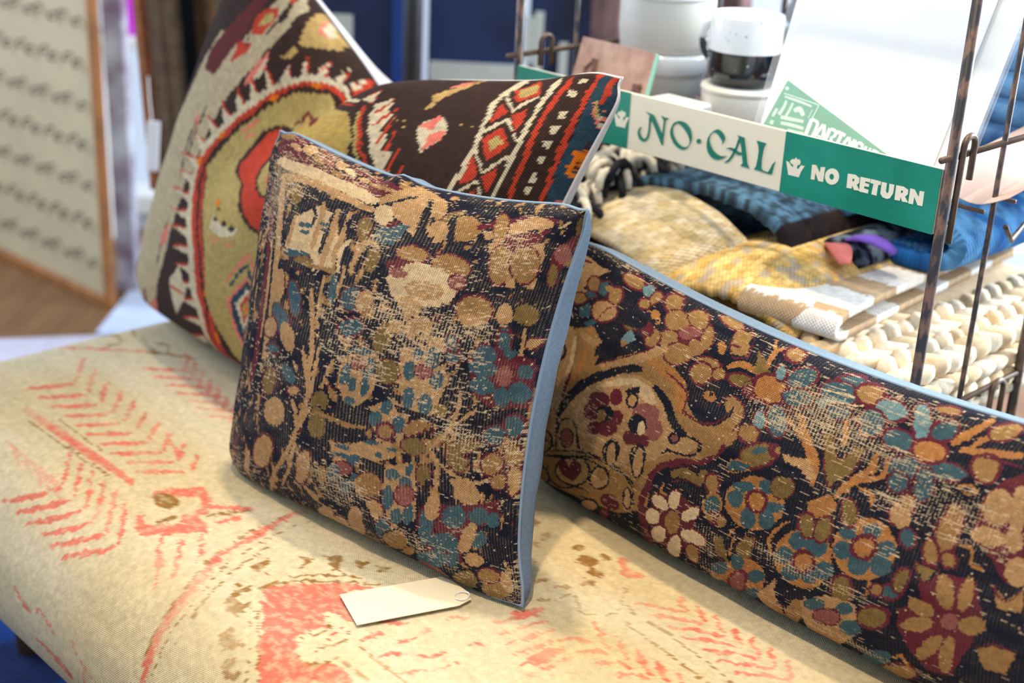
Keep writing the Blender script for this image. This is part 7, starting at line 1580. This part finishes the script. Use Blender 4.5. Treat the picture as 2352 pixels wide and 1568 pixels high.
# cream and tan striped flatweave, folded with its fold to the front
def dye_stripe(X, L):
    w, b = lin((240, 236, 228)), lin((188, 160, 126))
    y = L + .012 * (fbm(X * 150, L * 150, 6, 2) - .5)
    k = ((np.abs(((y / .135 + .1) % 1) - .5) < .22))
    tri = (np.abs(X + .86) < .03 + .4 * np.abs(((y / .16) % 1) - .5) * .2)
    return np.where((k ^ (tri & (L > .55)))[..., None], b, w) * (1 + .16 * (fbm(X * 300, L * 300, 4, 2)[..., None] - .5))
sr = thing('folded_rug', 'cream and tan striped flatweave rug folded on top of the chunky braided rug', 'rug', W(-.9, 1.6, .605), 'folded rugs on the rack')
pth = [(1.95, .688), (1.70, .690), (1.46, .694), (1.395, .692), (1.376, .686), (1.370, .677), (1.377, .668), (1.395, .665), (1.46, .665), (1.93, .664)]
thick_sheet('flatweave_sheet', sr, 'rug_stripe', pth, .010, -.985, -.850, 90, fold_s(.085, (-.85, 1.37)), dye_stripe, knots(.006, .006, .0008))
# chunky braided wool rug: every plait lump its own piece
cb = thing('braided_rug', 'chunky cream braided wool rug at the bottom right of the rack', 'rug', W(-.87, 1.6, .605), 'folded rugs on the rack')
def lump_mesh(name, mat):
    n1, n2 = 8, 6; V = []
    for i in range(n2 + 1):
        ph = np.pi * i / n2
        for j in range(n1):
            a = 2 * np.pi * j / n1; x, y, z = math.sin(ph) * math.cos(a), math.sin(ph) * math.sin(a), math.cos(ph)
            V.append((z * .024, x * .0105 + .006 * z * z * z, y * .0120 + .0012 * math.sin(5 * z + 2 * a)))
    o = mesh_from(name, np.array(V), grid_faces(n2 + 1, n1, closed_u=True), MT[mat], None, True); col.objects.unlink(o); return o
L1, L2 = lump_mesh('plait', 'braid'), lump_mesh('plait', 'braid2')
rng = random.Random(4)
def plait(s_, t_, z_, yaw, tilt, sc=1.0):
    sc *= 1.22 + .12 * rng.random()
    o = (L1 if rng.random() < .68 else L2).copy(); col.objects.link(o)
    ang = math.atan2(AX_T[1], AX_T[0]) + yaw
    o.matrix_world = Matrix.Translation(W(s_, t_, z_).tolist()) @ Matrix.Rotation(ang, 4, 'Z') @ Matrix.Rotation(tilt, 4, 'X') @ Matrix.Scale(sc, 4)
    mw = o.matrix_world.copy(); o.parent = cb; o.matrix_parent_inverse = cb.matrix_world.inverted(); o.matrix_world = mw
for row in range(6):                                     # rows of plaits along the top, visible beside the striped rug
    for k in range(17 if row < 4 else 6):
        plait(-.757 - .027 * row, 1.372 + k * .031 + .015 * (row % 2), .645 + .004 * rng.random(), (.55 if row % 2 else -.55), 0)
for row in range(3):                                     # its flank, facing the side wires
    for k in range(17): plait(-.748 + .002 * row, 1.372 + k * .031 + .015 * (row % 2), .640 - .018 * (row + 1), (.5 if row % 2 else -.5), 1.2, .95)
for row in range(3):                                     # its front end
    for k in range(7): plait(-.765 - .03 * k - .012 * (row % 2), 1.368, .640 - .018 * (row + 1), 1.45 if row % 2 else 1.7, .3, .95)
core = MB(); core.box(W(-.845, 1.64, .624), AX_S * .092, AX_T * .262, (0, 0, .018), .008); core.build('rug_core', MT['braid2'], cb)
# black and white shaggy rug, loops of yarn
sh = thing('shag_rug', 'black and white looped shag rug in the shaded left end of the rack', 'rug', W(-1.33, 1.6, .605), 'folded rugs on the rack')
core = MB(); core.box(W(-1.315, 1.62, .69), AX_S * .045, AX_T * .22, (0, 0, .06), .02); core.build('rug_core', MT['shag_black'], sh)
for mat_, n_, sd in (('shag_black', 130, 1), ('shag_white', 110, 2)):
    m = MB(); rg = np.random.RandomState(sd)
    for k in range(n_):
        s_, t_ = -1.36 + .11 * rg.rand(), 1.36 + .40 * rg.rand(); z_ = .735 + .03 * rg.rand() - .03 * (t_ < 1.40)
        d = rg.rand() * 6.28; L_ = .014 + .012 * rg.rand(); a = np.linspace(0, np.pi, 6)
        pts = [W(s_ + L_ * math.cos(d) * math.cos(x), t_ + L_ * math.sin(d) * math.cos(x), z_ + .022 * math.sin(x)) for x in a]
        m.tube(pts, .0058, 6)
    o = m.build('yarn_loops', MT[mat_], sh, True); o['kind'] = 'stuff'
# ------------------------------------------------------------------ wares on the rack's upper shelf (wires at z .842)
SHZ = .8455
def ware(name, label, cat, s_, t_, z_, group=None): return thing(name, label, cat, W(s_, t_, z_), group)
def cup_prof(r, h, th=.004, foot=.85): return [(.001, .002), (r * foot * .8, .002), (r * foot * .85, 0), (r * foot, .001), (r * .97, .014), (r, .03), (r, h - .004), (r - .0015, h), (r - th + .001, h), (r - th, h - .004), (r - th, .03), (r * .6, .010), (.001, .008)]
# stoneware pot under the mug
c = W(-1.158, 1.555, SHZ)
m = MB(); m.lathe(c, cup_prof(.055, .042, .005), 48)
tag(m.build('stoneware_pot', MT['stone'], None, True), 'short cream stoneware pot with the two-tone mug standing on it', 'pot', 'stoneware pots')
lidm = MB(); lidm.lathe(c + np.array([0, 0, .0425]), [(.001, 0), (.056, 0), (.057, .003), (.056, .006), (.001, .006)], 48)
tag(lidm.build('pot_lid', MT['stone'], None, True), 'flat cream lid closing the pot under the mug', 'lid')
# speckled two-tone mug
mz = SHZ + .0490
c = W(-1.166, 1.562, mz); R_, H_ = .049, .094
mug = thing('mug', 'speckled mug, white above and black below, standing on a stoneware pot', 'mug', c)
sp_ = .046
m = MB(); m.lathe(c, [(.001, .001), (R_ * .80, .001), (R_ * .84, 0), (R_ * .88, .003), (R_ * .98, .014), (R_, .025), (R_, sp_)], 56); m.build('black_glaze_body', MT['mug_black'], mug, True)
m = MB(); m.lathe(c, [(R_, sp_), (R_, H_ - .004), (R_ - .0012, H_), (R_ - .0035, H_), (R_ - .0045, H_ - .004), (R_ - .0045, .02), (R_ * .6, .008), (.001, .007)], 56); m.build('white_glaze_body', MT['mug_white'], mug, True)
a = np.linspace(np.pi / 2, -np.pi / 2, 15); hd = unit(W(-1, -.06, 0))
hp = [c + hd * (R_ - .003 + .024 * math.cos(x)) + np.array([0, 0, .052 + .028 * math.sin(x)]) for x in a]
m = MB(); m.tube(hp[:8], np.linspace(.006, .0052, 8), 10); ho = m.build('handle', MT['mug_white'], mug, True)
m = MB(); m.tube(hp[7:], np.linspace(.0052, .006, 8), 10); m.build('handle_foot', MT['mug_black'], ho, True)
rg = np.random.RandomState(3); m = MB(); mw = MB()
for k in range(46):
    th_ = rg.rand() * 6.28; lowr = k % 2; z_ = (.012 + .03 * rg.rand()) if lowr else (.052 + .038 * rg.rand()); r_ = .0006 + .0011 * rg.rand() ** 3
    e1 = np.array([-math.sin(th_), math.cos(th_), 0]); e2 = np.array([0, 0, 1.0]); nrm = np.array([math.cos(th_), math.sin(th_), 0]); aa = np.arange(6) * np.pi / 3
    base = c + nrm * (R_ - .0002 - (.0012 if z_ < .02 else 0)) + e2 * z_
    ring = [base + r_ * (math.cos(q_) * e1 + math.sin(q_) * e2) for q_ in aa] + [base + nrm * .0006 + .6 * r_ * (math.cos(q_) * e1 + math.sin(q_) * e2) for q_ in aa]
    (mw if lowr else m).add(ring, [tuple(f) for f in grid_faces(2, 6, closed_u=True)] + [tuple(range(6, 12))])
o = m.build('speckle', MT['mug_black'], mug); o['kind'] = 'stuff'; o = mw.build('speckle', MT['label'], mug); o['kind'] = 'stuff'
# stacked large stoneware canisters at the left of the mug
c = W(-1.325, 1.585, SHZ)
m = MB(); m.lathe(c, cup_prof(.060, .040, .005), 48); tag(m.build('stoneware_pot', MT['stone'], None, True), 'cream stoneware pot at the bottom of the stack behind the pink card', 'pot', 'stoneware pots')
m = MB(); m.lathe(c + np.array([0, 0, .0405]), [(.001, 0), (.066, 0), (.070, .004), (.071, .024), (.069, .028), (.001, .028)], 56); tag(m.build('pot_lid', MT['mug_white'], None, True), 'thick white lid in the middle of the pot stack', 'lid')
m = MB(); m.lathe(c + np.array([0, 0, .069]), cup_prof(.068, .075, .005, .95), 56); tag(m.build('stoneware_pot', MT['stone'], None, True), 'wide cream stoneware pot on top of the stack behind the pink card', 'pot', 'stoneware pots')
m = MB(); m.lathe(c + np.array([0, 0, .1443]), [(.001, 0), (.069, 0), (.071, .003), (.069, .008), (.02, .011), (.012, .02), (.001, .022)], 56); tag(m.build('pot_lid', MT['mug_white'], None, True), 'white lid on the topmost wide pot', 'lid')
m = MB(); m.box(W(-1.205, 1.475, SHZ + .014), AX_S * .040, AX_T * .03, (0, 0, .0138), .003); tag(m.build('white_box', MT['white'], None), 'small white gift box in front of the stoneware pots', 'box')
# pink photo card with a mint edge
cd = thing('photo_card', 'pink-toned photo card with a mint green edge leaning by the pots', 'card', W(-1.288, 1.43, SHZ))
def cp(s_, z_, d=0): return W(s_, 1.418 + .30 * (z_ - SHZ) + d, z_)
m = MB(); V = [cp(*q_) for q_ in ((-1.358, SHZ), (-1.222, SHZ), (-1.222, .936), (-1.356, .938))]; V2 = [v + AX_T * .0016 for v in V]
m.add(V + V2, [(0, 1, 2, 3), (7, 6, 5, 4), (0, 4, 5, 1), (1, 5, 6, 2), (2, 6, 7, 3), (3, 7, 4, 0)]); m.build('card', MT['pink_card'], cd)
m = MB(); V = [cp(*q_, -.0005) for q_ in ((-1.222, SHZ), (-1.216, SHZ), (-1.216, .934), (-1.222, .936))]; V2 = [v + AX_T * .0026 for v in V]
m.add(V + V2, [(0, 1, 2, 3), (7, 6, 5, 4), (0, 4, 5, 1), (1, 5, 6, 2), (2, 6, 7, 3), (3, 7, 4, 0)]); m.build('mint_edge', MT['mint'], cd)
rg = np.random.RandomState(5); pm = plain('sepia_print', (120, 84, 70), .5, .1)
for nm, n_ in (('printed_tree', 5), ('printed_figures', 4)):
    m = MB()
    for k in range(n_):
        s0 = -1.345 + .05 * rg.rand() if nm == 'printed_tree' else -1.25 + .022 * rg.rand(); z0 = .885 if nm == 'printed_tree' else SHZ + .02
        p_ = [cp(s0 + .012 * (rg.rand() - .5) * j, z0 + .014 * j, -.0006) for j in range(3)]; m.tube(p_, .0022 if nm == 'printed_tree' else .004, 5)
    m.build(nm, pm, cd)
# sleeved print with a green pennant
PR = lambda s_, z_, d=0: W(s_, 1.405 + .35 * (z_ - .86) + d, z_)
pr = thing('sleeved_print', 'white print with a lettered green pennant in a clear plastic sleeve', 'print', PR(-.88, SHZ))
def slab(pts, d, th, name, mat, parent):
    V = [PR(s_, z_, d) for s_, z_ in pts]; V2 = [v + AX_T * th for v in V]; n_ = len(V)
    m = MB(); m.add(V + V2, [tuple(range(n_)), tuple(range(n_, 2 * n_))[::-1]] + [(k, n_ + k, n_ + (k + 1) % n_, (k + 1) % n_) for k in range(n_)]); return m.build(name, MT[mat], parent)
sheet = slab([(-1.006, SHZ), (-.785, SHZ), (-.767, 1.13), (-1.012, 1.13)], 0, .0015, 'print_sheet', 'white', pr)
slab([(-1.022, SHZ), (-.752, SHZ), (-.734, 1.14), (-1.030, 1.14)], .004, .003, 'backing_board', 'white', pr)
slab([(-1.028, SHZ), (-.744, SHZ), (-.726, 1.145), (-1.036, 1.145)], -.0030, .0006, 'sleeve', 'plastic', pr)
fold = MB(); fold.tube([PR(-.744, SHZ, -.001), PR(-.735, .98, -.004), PR(-.726, 1.145, -.001)], .0032, 8); fold.build('sleeve_fold', MT['plastic'], pr, True)
pn = slab([(x / 1000, z / 1000) for x, z in PENNANT_PTS[::-1]], -.0006, .0005, 'pennant', 'pennant', sheet)
lettering([('letter', p) for n_, p in PENNANT_TEXT], 'white', sheet, lambda s_, z_: PR(s_, z_, -.0012), AX_T * .0005)
lettering([('emblem', PENNANT_EMBLEM)], 'pale_print', sheet, lambda s_, z_: PR(s_, z_, -.0010), AX_T * .0004)
# pink kraft paper poking out at the right, jeans behind
kp = MB(); u_ = np.linspace(0, 1, 13); Pk = []
for v_ in (0, .5, 1):
    Pk.append([W(-.81 + .11 * x, 1.44 + .24 * v_, .862 + .030 * v_ - .010 * (1 - v_) * math.sin(3.1 * x) + .004 * math.sin(7 * x)) for x in u_])
Pk = np.array(Pk); top = np.concatenate([Pk.reshape(-1, 3), (Pk + np.array([0, 0, .0018])).reshape(-1, 3)]); n_ = 39
rim = [k for k in range(13)] + [25, 38] + [37 - k for k in range(12)] + [13]
fa = [tuple(f) for f in grid_faces(3, 13, flip=True)] + [tuple(np.array(f) + n_) for f in grid_faces(3, 13)] + [(rim[k], rim[(k + 1) % len(rim)], rim[(k + 1) % len(rim)] + n_, rim[k] + n_) for k in range(len(rim))]
kp.add(top, fa); tag(kp.build('kraft_paper', MT['kraft'], None, True), 'curled sheet of pink kraft paper sticking out of the rack at the right', 'paper')
def jeans(name, s_, t_, z_, w, d, n_, mat, label, th=.03):
    g = thing(name, label, 'jeans', W(s_, t_, z_), 'folded jeans on the shelf')
    for k in range(n_):
        z0 = z_ + th * k; r_ = th / 2
        path = [(t_ + d, z0 + th * .92), (t_ + r_, z0 + th * .92), (t_ + .35 * r_, z0 + th * .78), (t_, z0 + th * .5), (t_ + .35 * r_, z0 + th * .2), (t_ + r_, z0 + th * .08), (t_ + d, z0 + th * .08)]
        thick_sheet('leg_fold', g, mat, path, th * .42, s_ - w / 2, s_ + w / 2, 24, fold_s(), None, lambda X, L: .002 * (fbm(X * 30, L * 30, 7, 2) - .5))
        for q_ in (-.3, .32):
            rod_ = MB(); rod_.tube([W(s_ + w * q_, t_ + .02 + x * d * .8, z0 + th * 1.12 + .001) for x in (0, .5, 1)], .0022, 6); rod_.build('seam_stitch', MT['stitch'], g, True)
jeans('folded_jeans', -.825, 1.70, .848, .18, .26, 4, 'jeans', 'faded blue jeans folded in a pile at the right end of the shelf', .034)
jeans('folded_jeans', -1.10, 1.74, .848, .26, .20, 5, 'jeans_dark', 'dark navy jeans folded in a tall pile behind the mug', .034)
# upper shelf wires above the view, added to shade what stands below
for k in range(9): t_ = RT0 + .02 + k * (RT1 - RT0 - .03) / 8; rod('shelf_wire', line((RS0, t_, 1.235), (RS1, t_, 1.235)), .0026, 'wire')

# ------------------------------------------------------------------ navy boards behind the rack, on a low table
tb = thing('display_table', 'low black table carrying the navy boards behind the rack', 'table', (-.05, 2.99, 0))
m = MB(); m.box((-.05, 2.99, .585), (.52, 0, 0), (0, .15, 0), (0, 0, .015), .004); m.build('table_top', MT['black_metal'], tb)
for x_ in (-.53, .43):
    for y_ in (2.87, 3.11): m = MB(); m.box((x_, y_, .285), (.018, 0, 0), (0, .018, 0), (0, 0, .284), .003); m.build('leg', MT['black_metal'], tb)
def board(x0, x1, y, z1, label, edge=False):
    g = thing('navy_box', label, 'box', ((x0 + x1) / 2, y, .60), 'navy boxes on the table')
    m = MB(); m.box(((x0 + x1) / 2, y + .05, (.6005 + z1) / 2), ((x1 - x0) / 2, 0, 0), (0, .05, 0), (0, 0, (z1 - .6005) / 2), .004); m.build('box_body', MT['navy'], g); return g
b1 = board(-.42, -.250, 2.90, 1.12, 'navy cloth box with a royal blue edge, left of the black post')
m = MB(); m.box((-.262, 2.8975, .86), (.010, 0, 0), (0, .0025, 0), (0, 0, .25)); m.build('blue_edge', MT['blue_edge'], b1)
m = MB(); m.box((-.375, 2.8975, .765), (.022, 0, 0), (0, .0022, 0), (0, 0, .040)); m.build('label', MT['label'], b1)
b2 = board(-.200, -.012, 2.90, 1.12, 'navy cloth box with a wide pale label, right of the black post')
m = MB(); m.box((-.108, 2.8975, .700), (.088, 0, 0), (0, .0022, 0), (0, 0, .020)); m.build('label', MT['label'], b2)
b3 = board(.004, .135, 2.93, 1.12, 'narrow navy cloth box with upright pale strips, behind the rack post')
for x_, z0, z1 in ((-.001, .72, .815), (.018, .70, .825), (.070, .68, .765)):
    m = MB(); m.box((x_ + .006, 2.9275, (z0 + z1) / 2), (.009, 0, 0), (0, .0022, 0), (0, 0, (z1 - z0) / 2)); m.build('label', MT['label'], b3)
ps = thing('stand_post', 'thick black metal post between the two large navy boxes', 'post', (-.225, 2.80, 0))
m = MB(); m.tube([(-.222, 2.80, .006), (-.222, 2.80, 1.6)], .019, 14); m.build('pole', MT['black_metal'], ps, True)
m = MB(); m.lathe((-.222, 2.80, 0), [(.001, 0), (.09, 0), (.09, .006), (.03, .012), (.021, .03)], 28); m.build('foot', MT['black_metal'], ps, True)
# mauve cloth hung behind the pots
def drape(name, label, x0, x1, y, z0, z1, amp, waves, mat, dye=None, slant=(0, 0)):
    n1, n2 = 90, 30; x = np.linspace(0, 1, n1)[None, :]; z = np.linspace(0, 1, n2)[:, None]
    X = x0 + (x1 - x0) * x + slant[0] * z; Z = z0 + (z1 - z0) * z + 0 * x; Y = y + slant[1] * x + amp * np.sin(2 * np.pi * waves * x + .6 * np.sin(3 * z)) * (1 - .35 * z)
    X, Y, Z = np.broadcast_arrays(X, Y, Z); A = np.stack([X, Y, Z], -1); Bk = A + np.array([0, .006, 0])
    F = [grid_faces(n2, n1), grid_faces(n2, n1, flip=True) + n1 * n2]; o_ = n1 * n2
    k = np.arange(n1 - 1); F.append(np.stack([k + 1, k, o_ + k, o_ + k + 1], 1)); k = k + (n2 - 1) * n1; F.append(np.stack([k, k + 1, o_ + k + 1, o_ + k], 1))
    k = np.arange(n2 - 1) * n1; F.append(np.stack([k, k + n1, o_ + k + n1, o_ + k], 1)); k = k + n1 - 1; F.append(np.stack([k + n1, k, o_ + k, o_ + k + n1], 1))
    cl = dye(np.broadcast_to(x, X.shape), np.broadcast_to(z, X.shape)) if dye else None
    fab = np.stack([(X - x0), Z], -1)
    return mesh_from(name, np.concatenate([A, Bk]), np.concatenate(F), MT[mat], None, True, None if cl is None else np.concatenate([cl, cl]), np.concatenate([fab, fab]))
tag(drape('hanging_cloth', '', .12, .42, 2.72, .45, 1.35, .012, 4, 'purple_cloth'), 'mauve cloth hanging in folds behind the stoneware pots', 'cloth')
# striped brown textile hanging at the left behind the kilim cushion
def dye_hang(x, z):
    st_ = [(0, (196, 134, 92)), (.06, (140, 78, 48)), (.12, (120, 96, 78)), (.28, (98, 80, 62)), (.42, (84, 70, 54)), (.47, (20, 21, 26)), (.58, (22, 22, 26)), (.60, (74, 52, 32)), (.72, (90, 66, 44)), (.84, (72, 62, 50)), (.90, (206, 172, 132)), (.955, (206, 172, 132)), (.96, (132, 98, 84)), (1.01, (132, 98, 84))]
    xs = np.array([s_[0] for s_ in st_]); cc = np.array([lin(s_[1]) for s_ in st_]); i = np.clip(np.searchsorted(xs, x + .01 * (fbm(x * 40, z * 60, 3, 2) - .5), side='right') - 1, 0, len(xs) - 1)
    return cc[i] * (1 + .35 * (fbm(x * 120, z * 90, 5, 2)[..., None] - .5))
hg = drape('hanging_textile', '', -.705, -.520, 2.62, .50, 1.25, .010, 2.2, 'tex_brown', dye_hang, (-.035, .0))
tag(hg, 'brown and black striped wool textile hanging behind the kilim cushion', 'textile')
tgl = thing('swing_tag', 'white swing tag hanging at the edge of the striped brown textile', 'tag', (-.689, 2.600, .53))
m = MB(); m.box((-.690, 2.598, .592), (.012, 0, 0), (0, .0012, 0), (.004, 0, .048), .001); m.build('card', MT['white'], tgl)
m = MB(); m.tube([(-.690, 2.600, .640), (-.694, 2.606, .68), (-.696, 2.612, .72)], .0012, 6); m.build('string', MT['white'], tgl)

# ------------------------------------------------------------------ framed board with hooks at the far left, standing on the floor
O_ = np.array([-.985, 3.28, 0.0]); EX = unit(AX_S * 1.0 + np.array([0, .10, 0])); EN = np.cross(EX, [0, 0, 1.0])      # right lower corner, runs to the left
pb = thing('hook_board', 'beige board with rows of small dark hooks in a pine frame', 'board', O_ - EX * .4)
WB, HB = .95, 1.25
def pbx(name, x0, x1, z0, z1, d, th, mat, parent, bev=.003):
    m = MB(); m.box(O_ - EX * (x0 + x1) / 2 + EN * d + np.array([0, 0, (z0 + z1) / 2]), EX * (x1 - x0) / 2, EN * th, (0, 0, (z1 - z0) / 2), bev); return m.build(name, MT[mat], parent)
pbx('board_panel', .012, WB, .022, HB, 0, .006, 'board', pb)
pbx('frame_rail', 0, .022, .0, HB, .004, .012, 'brass', pb); pbx('frame_rail', .022, WB, .0, .024, .004, .012, 'brass', pb)
hm = MB(); a = np.linspace(-.4, np.pi * 1.25, 9)
hm.tube([np.array([0, 0, .012]), np.array([0, -.006, .012])] + [np.array([0, -.012 - .008 * math.sin(x), .004 + .008 * math.cos(x)]) for x in a], .0030, 6)
h0 = hm.build('hook', MT['hook'], None, True); col.objects.unlink(h0); yaw = math.atan2(EX[1], EX[0])
for r_ in range(8):
    for k in range(11):
        o = h0.copy(); col.objects.link(o); P_ = O_ - EX * (.06 + .052 * k + .012 * ((k + r_) % 2)) - EN * 0 + EN * .006 + np.array([0, 0, .10 + .098 * r_ + .010 * (k % 2)])
        o.matrix_world = Matrix.Translation(P_.tolist()) @ Matrix.Rotation(yaw, 4, 'Z'); mw = o.matrix_world.copy(); o.parent = pb; o.matrix_parent_inverse = pb.matrix_world.inverted(); o.matrix_world = mw
wp = thing('timber_post', 'flaking white timber post right of the hook board', 'post', (-.985, 3.42, 0))
m = MB(); m.box((-.985, 3.42, .70), (.026, 0, 0), (0, .02, 0), (0, 0, .70), .004); m.build('shaft', MT['post_white'], wp)
m = MB(); m.box((-.985, 3.42, .02), (.034, 0, 0), (0, .028, 0), (0, 0, .02), .004); m.build('block', MT['post_white'], wp)
m = MB(); m.lathe((-1.04, 3.72, .60), [(.001, 0), (.05, 0), (.06, .03), (.066, .12), (.05, .2), (.03, .24), (.03, .27), (.001, .27)], 28)
sl = MB(); sl.box((-1.0, 3.74, .585), (.16, 0, 0), (0, .10, 0), (0, 0, .014), .003)
st_t = thing('side_table', 'pale narrow table by the window with a magenta vase', 'table', (-1.0, 3.74, 0)); sl.build('table_top', MT['white'], st_t)
for x_ in (-1.145, -.855):
    for y_ in (3.66, 3.82): lg = MB(); lg.box((x_, y_, .285), (.008, 0, 0), (0, .008, 0), (0, 0, .285), .002); lg.build('leg', MT['white'], st_t)
tag(m.build('vase', MT['magenta'], None, True), 'magenta glass vase on the narrow table by the window', 'vase')

# floor rug, pale strip, and pale pieces imitating daylight on the floor
mt_ = MB(); mt_.box((-1.0, 2.86, .004), (.9, .22, 0), (-.05, .20, 0), (0, 0, .004), .002); tag(mt_.build('floor_strip', MT['strip_pale'], None), 'pale lavender-grey strip on the floor behind the bench', 'mat')  # flat lavender-grey strip over part of the floor
dm = MB(); dm.box((-.74, 3.36, .003), (.24, 0, 0), (0, .26, 0), (0, 0, .003), .001); tag(dm.build('window_reflection', MT['floor_reflection'], None), 'pale blue patch imitating window light on the floor', 'mat')  # window reflection on the boards, painted as a thin pale blue slab
pl = MB(); pl.box(W(-.40, 2.0, .27), AX_S * .30, AX_T * .30, (0, 0, .27), .004); tag(pl.build('block', MT['white'], None), 'white plinth added to imitate daylit floor right of the rack', 'block')  # white box added in place of floor made bright by daylight
n1, n2 = 80, 60; X, Y = np.meshgrid(np.linspace(-1.1, .25, n1), np.linspace(1.05, 2.25, n2))
Zr = .010 + 0 * X; sA = X * AX_S[0] + Y * AX_S[1]; tA = X * AX_T[0] + Y * AX_T[1]
cr = np.where((np.sin(sA * 26) > .2)[..., None], lin((28, 66, 132)), lin((34, 48, 92))) * (1 + .3 * (fbm(X * 30, Y * 30, 2)[..., None] - .5))
Vr = np.concatenate([np.stack([X, Y, Zr], -1).reshape(-1, 3), np.stack([X, Y, 0 * X + .0005], -1).reshape(-1, 3)]); o_ = n1 * n2
k = np.arange(n1 - 1); k2 = k + (n2 - 1) * n1; k3 = np.arange(n2 - 1) * n1; k4 = k3 + n1 - 1
Fr = np.concatenate([grid_faces(n2, n1), grid_faces(n2, n1, flip=True) + o_, np.stack([k + 1, k, o_ + k, o_ + k + 1], 1), np.stack([k2, k2 + 1, o_ + k2 + 1, o_ + k2], 1), np.stack([k3, k3 + n1, o_ + k3 + n1, o_ + k3], 1), np.stack([k4 + n1, k4, o_ + k4, o_ + k4 + n1], 1)])
tag(mesh_from('floor_rug', Vr, Fr, MT['blue_rug'], None, False, np.concatenate([cr.reshape(-1, 3)] * 2), np.stack([np.concatenate([X.ravel()] * 2), np.concatenate([Y.ravel()] * 2)], -1)), 'deep blue striped rug on the floor under the bench', 'rug')
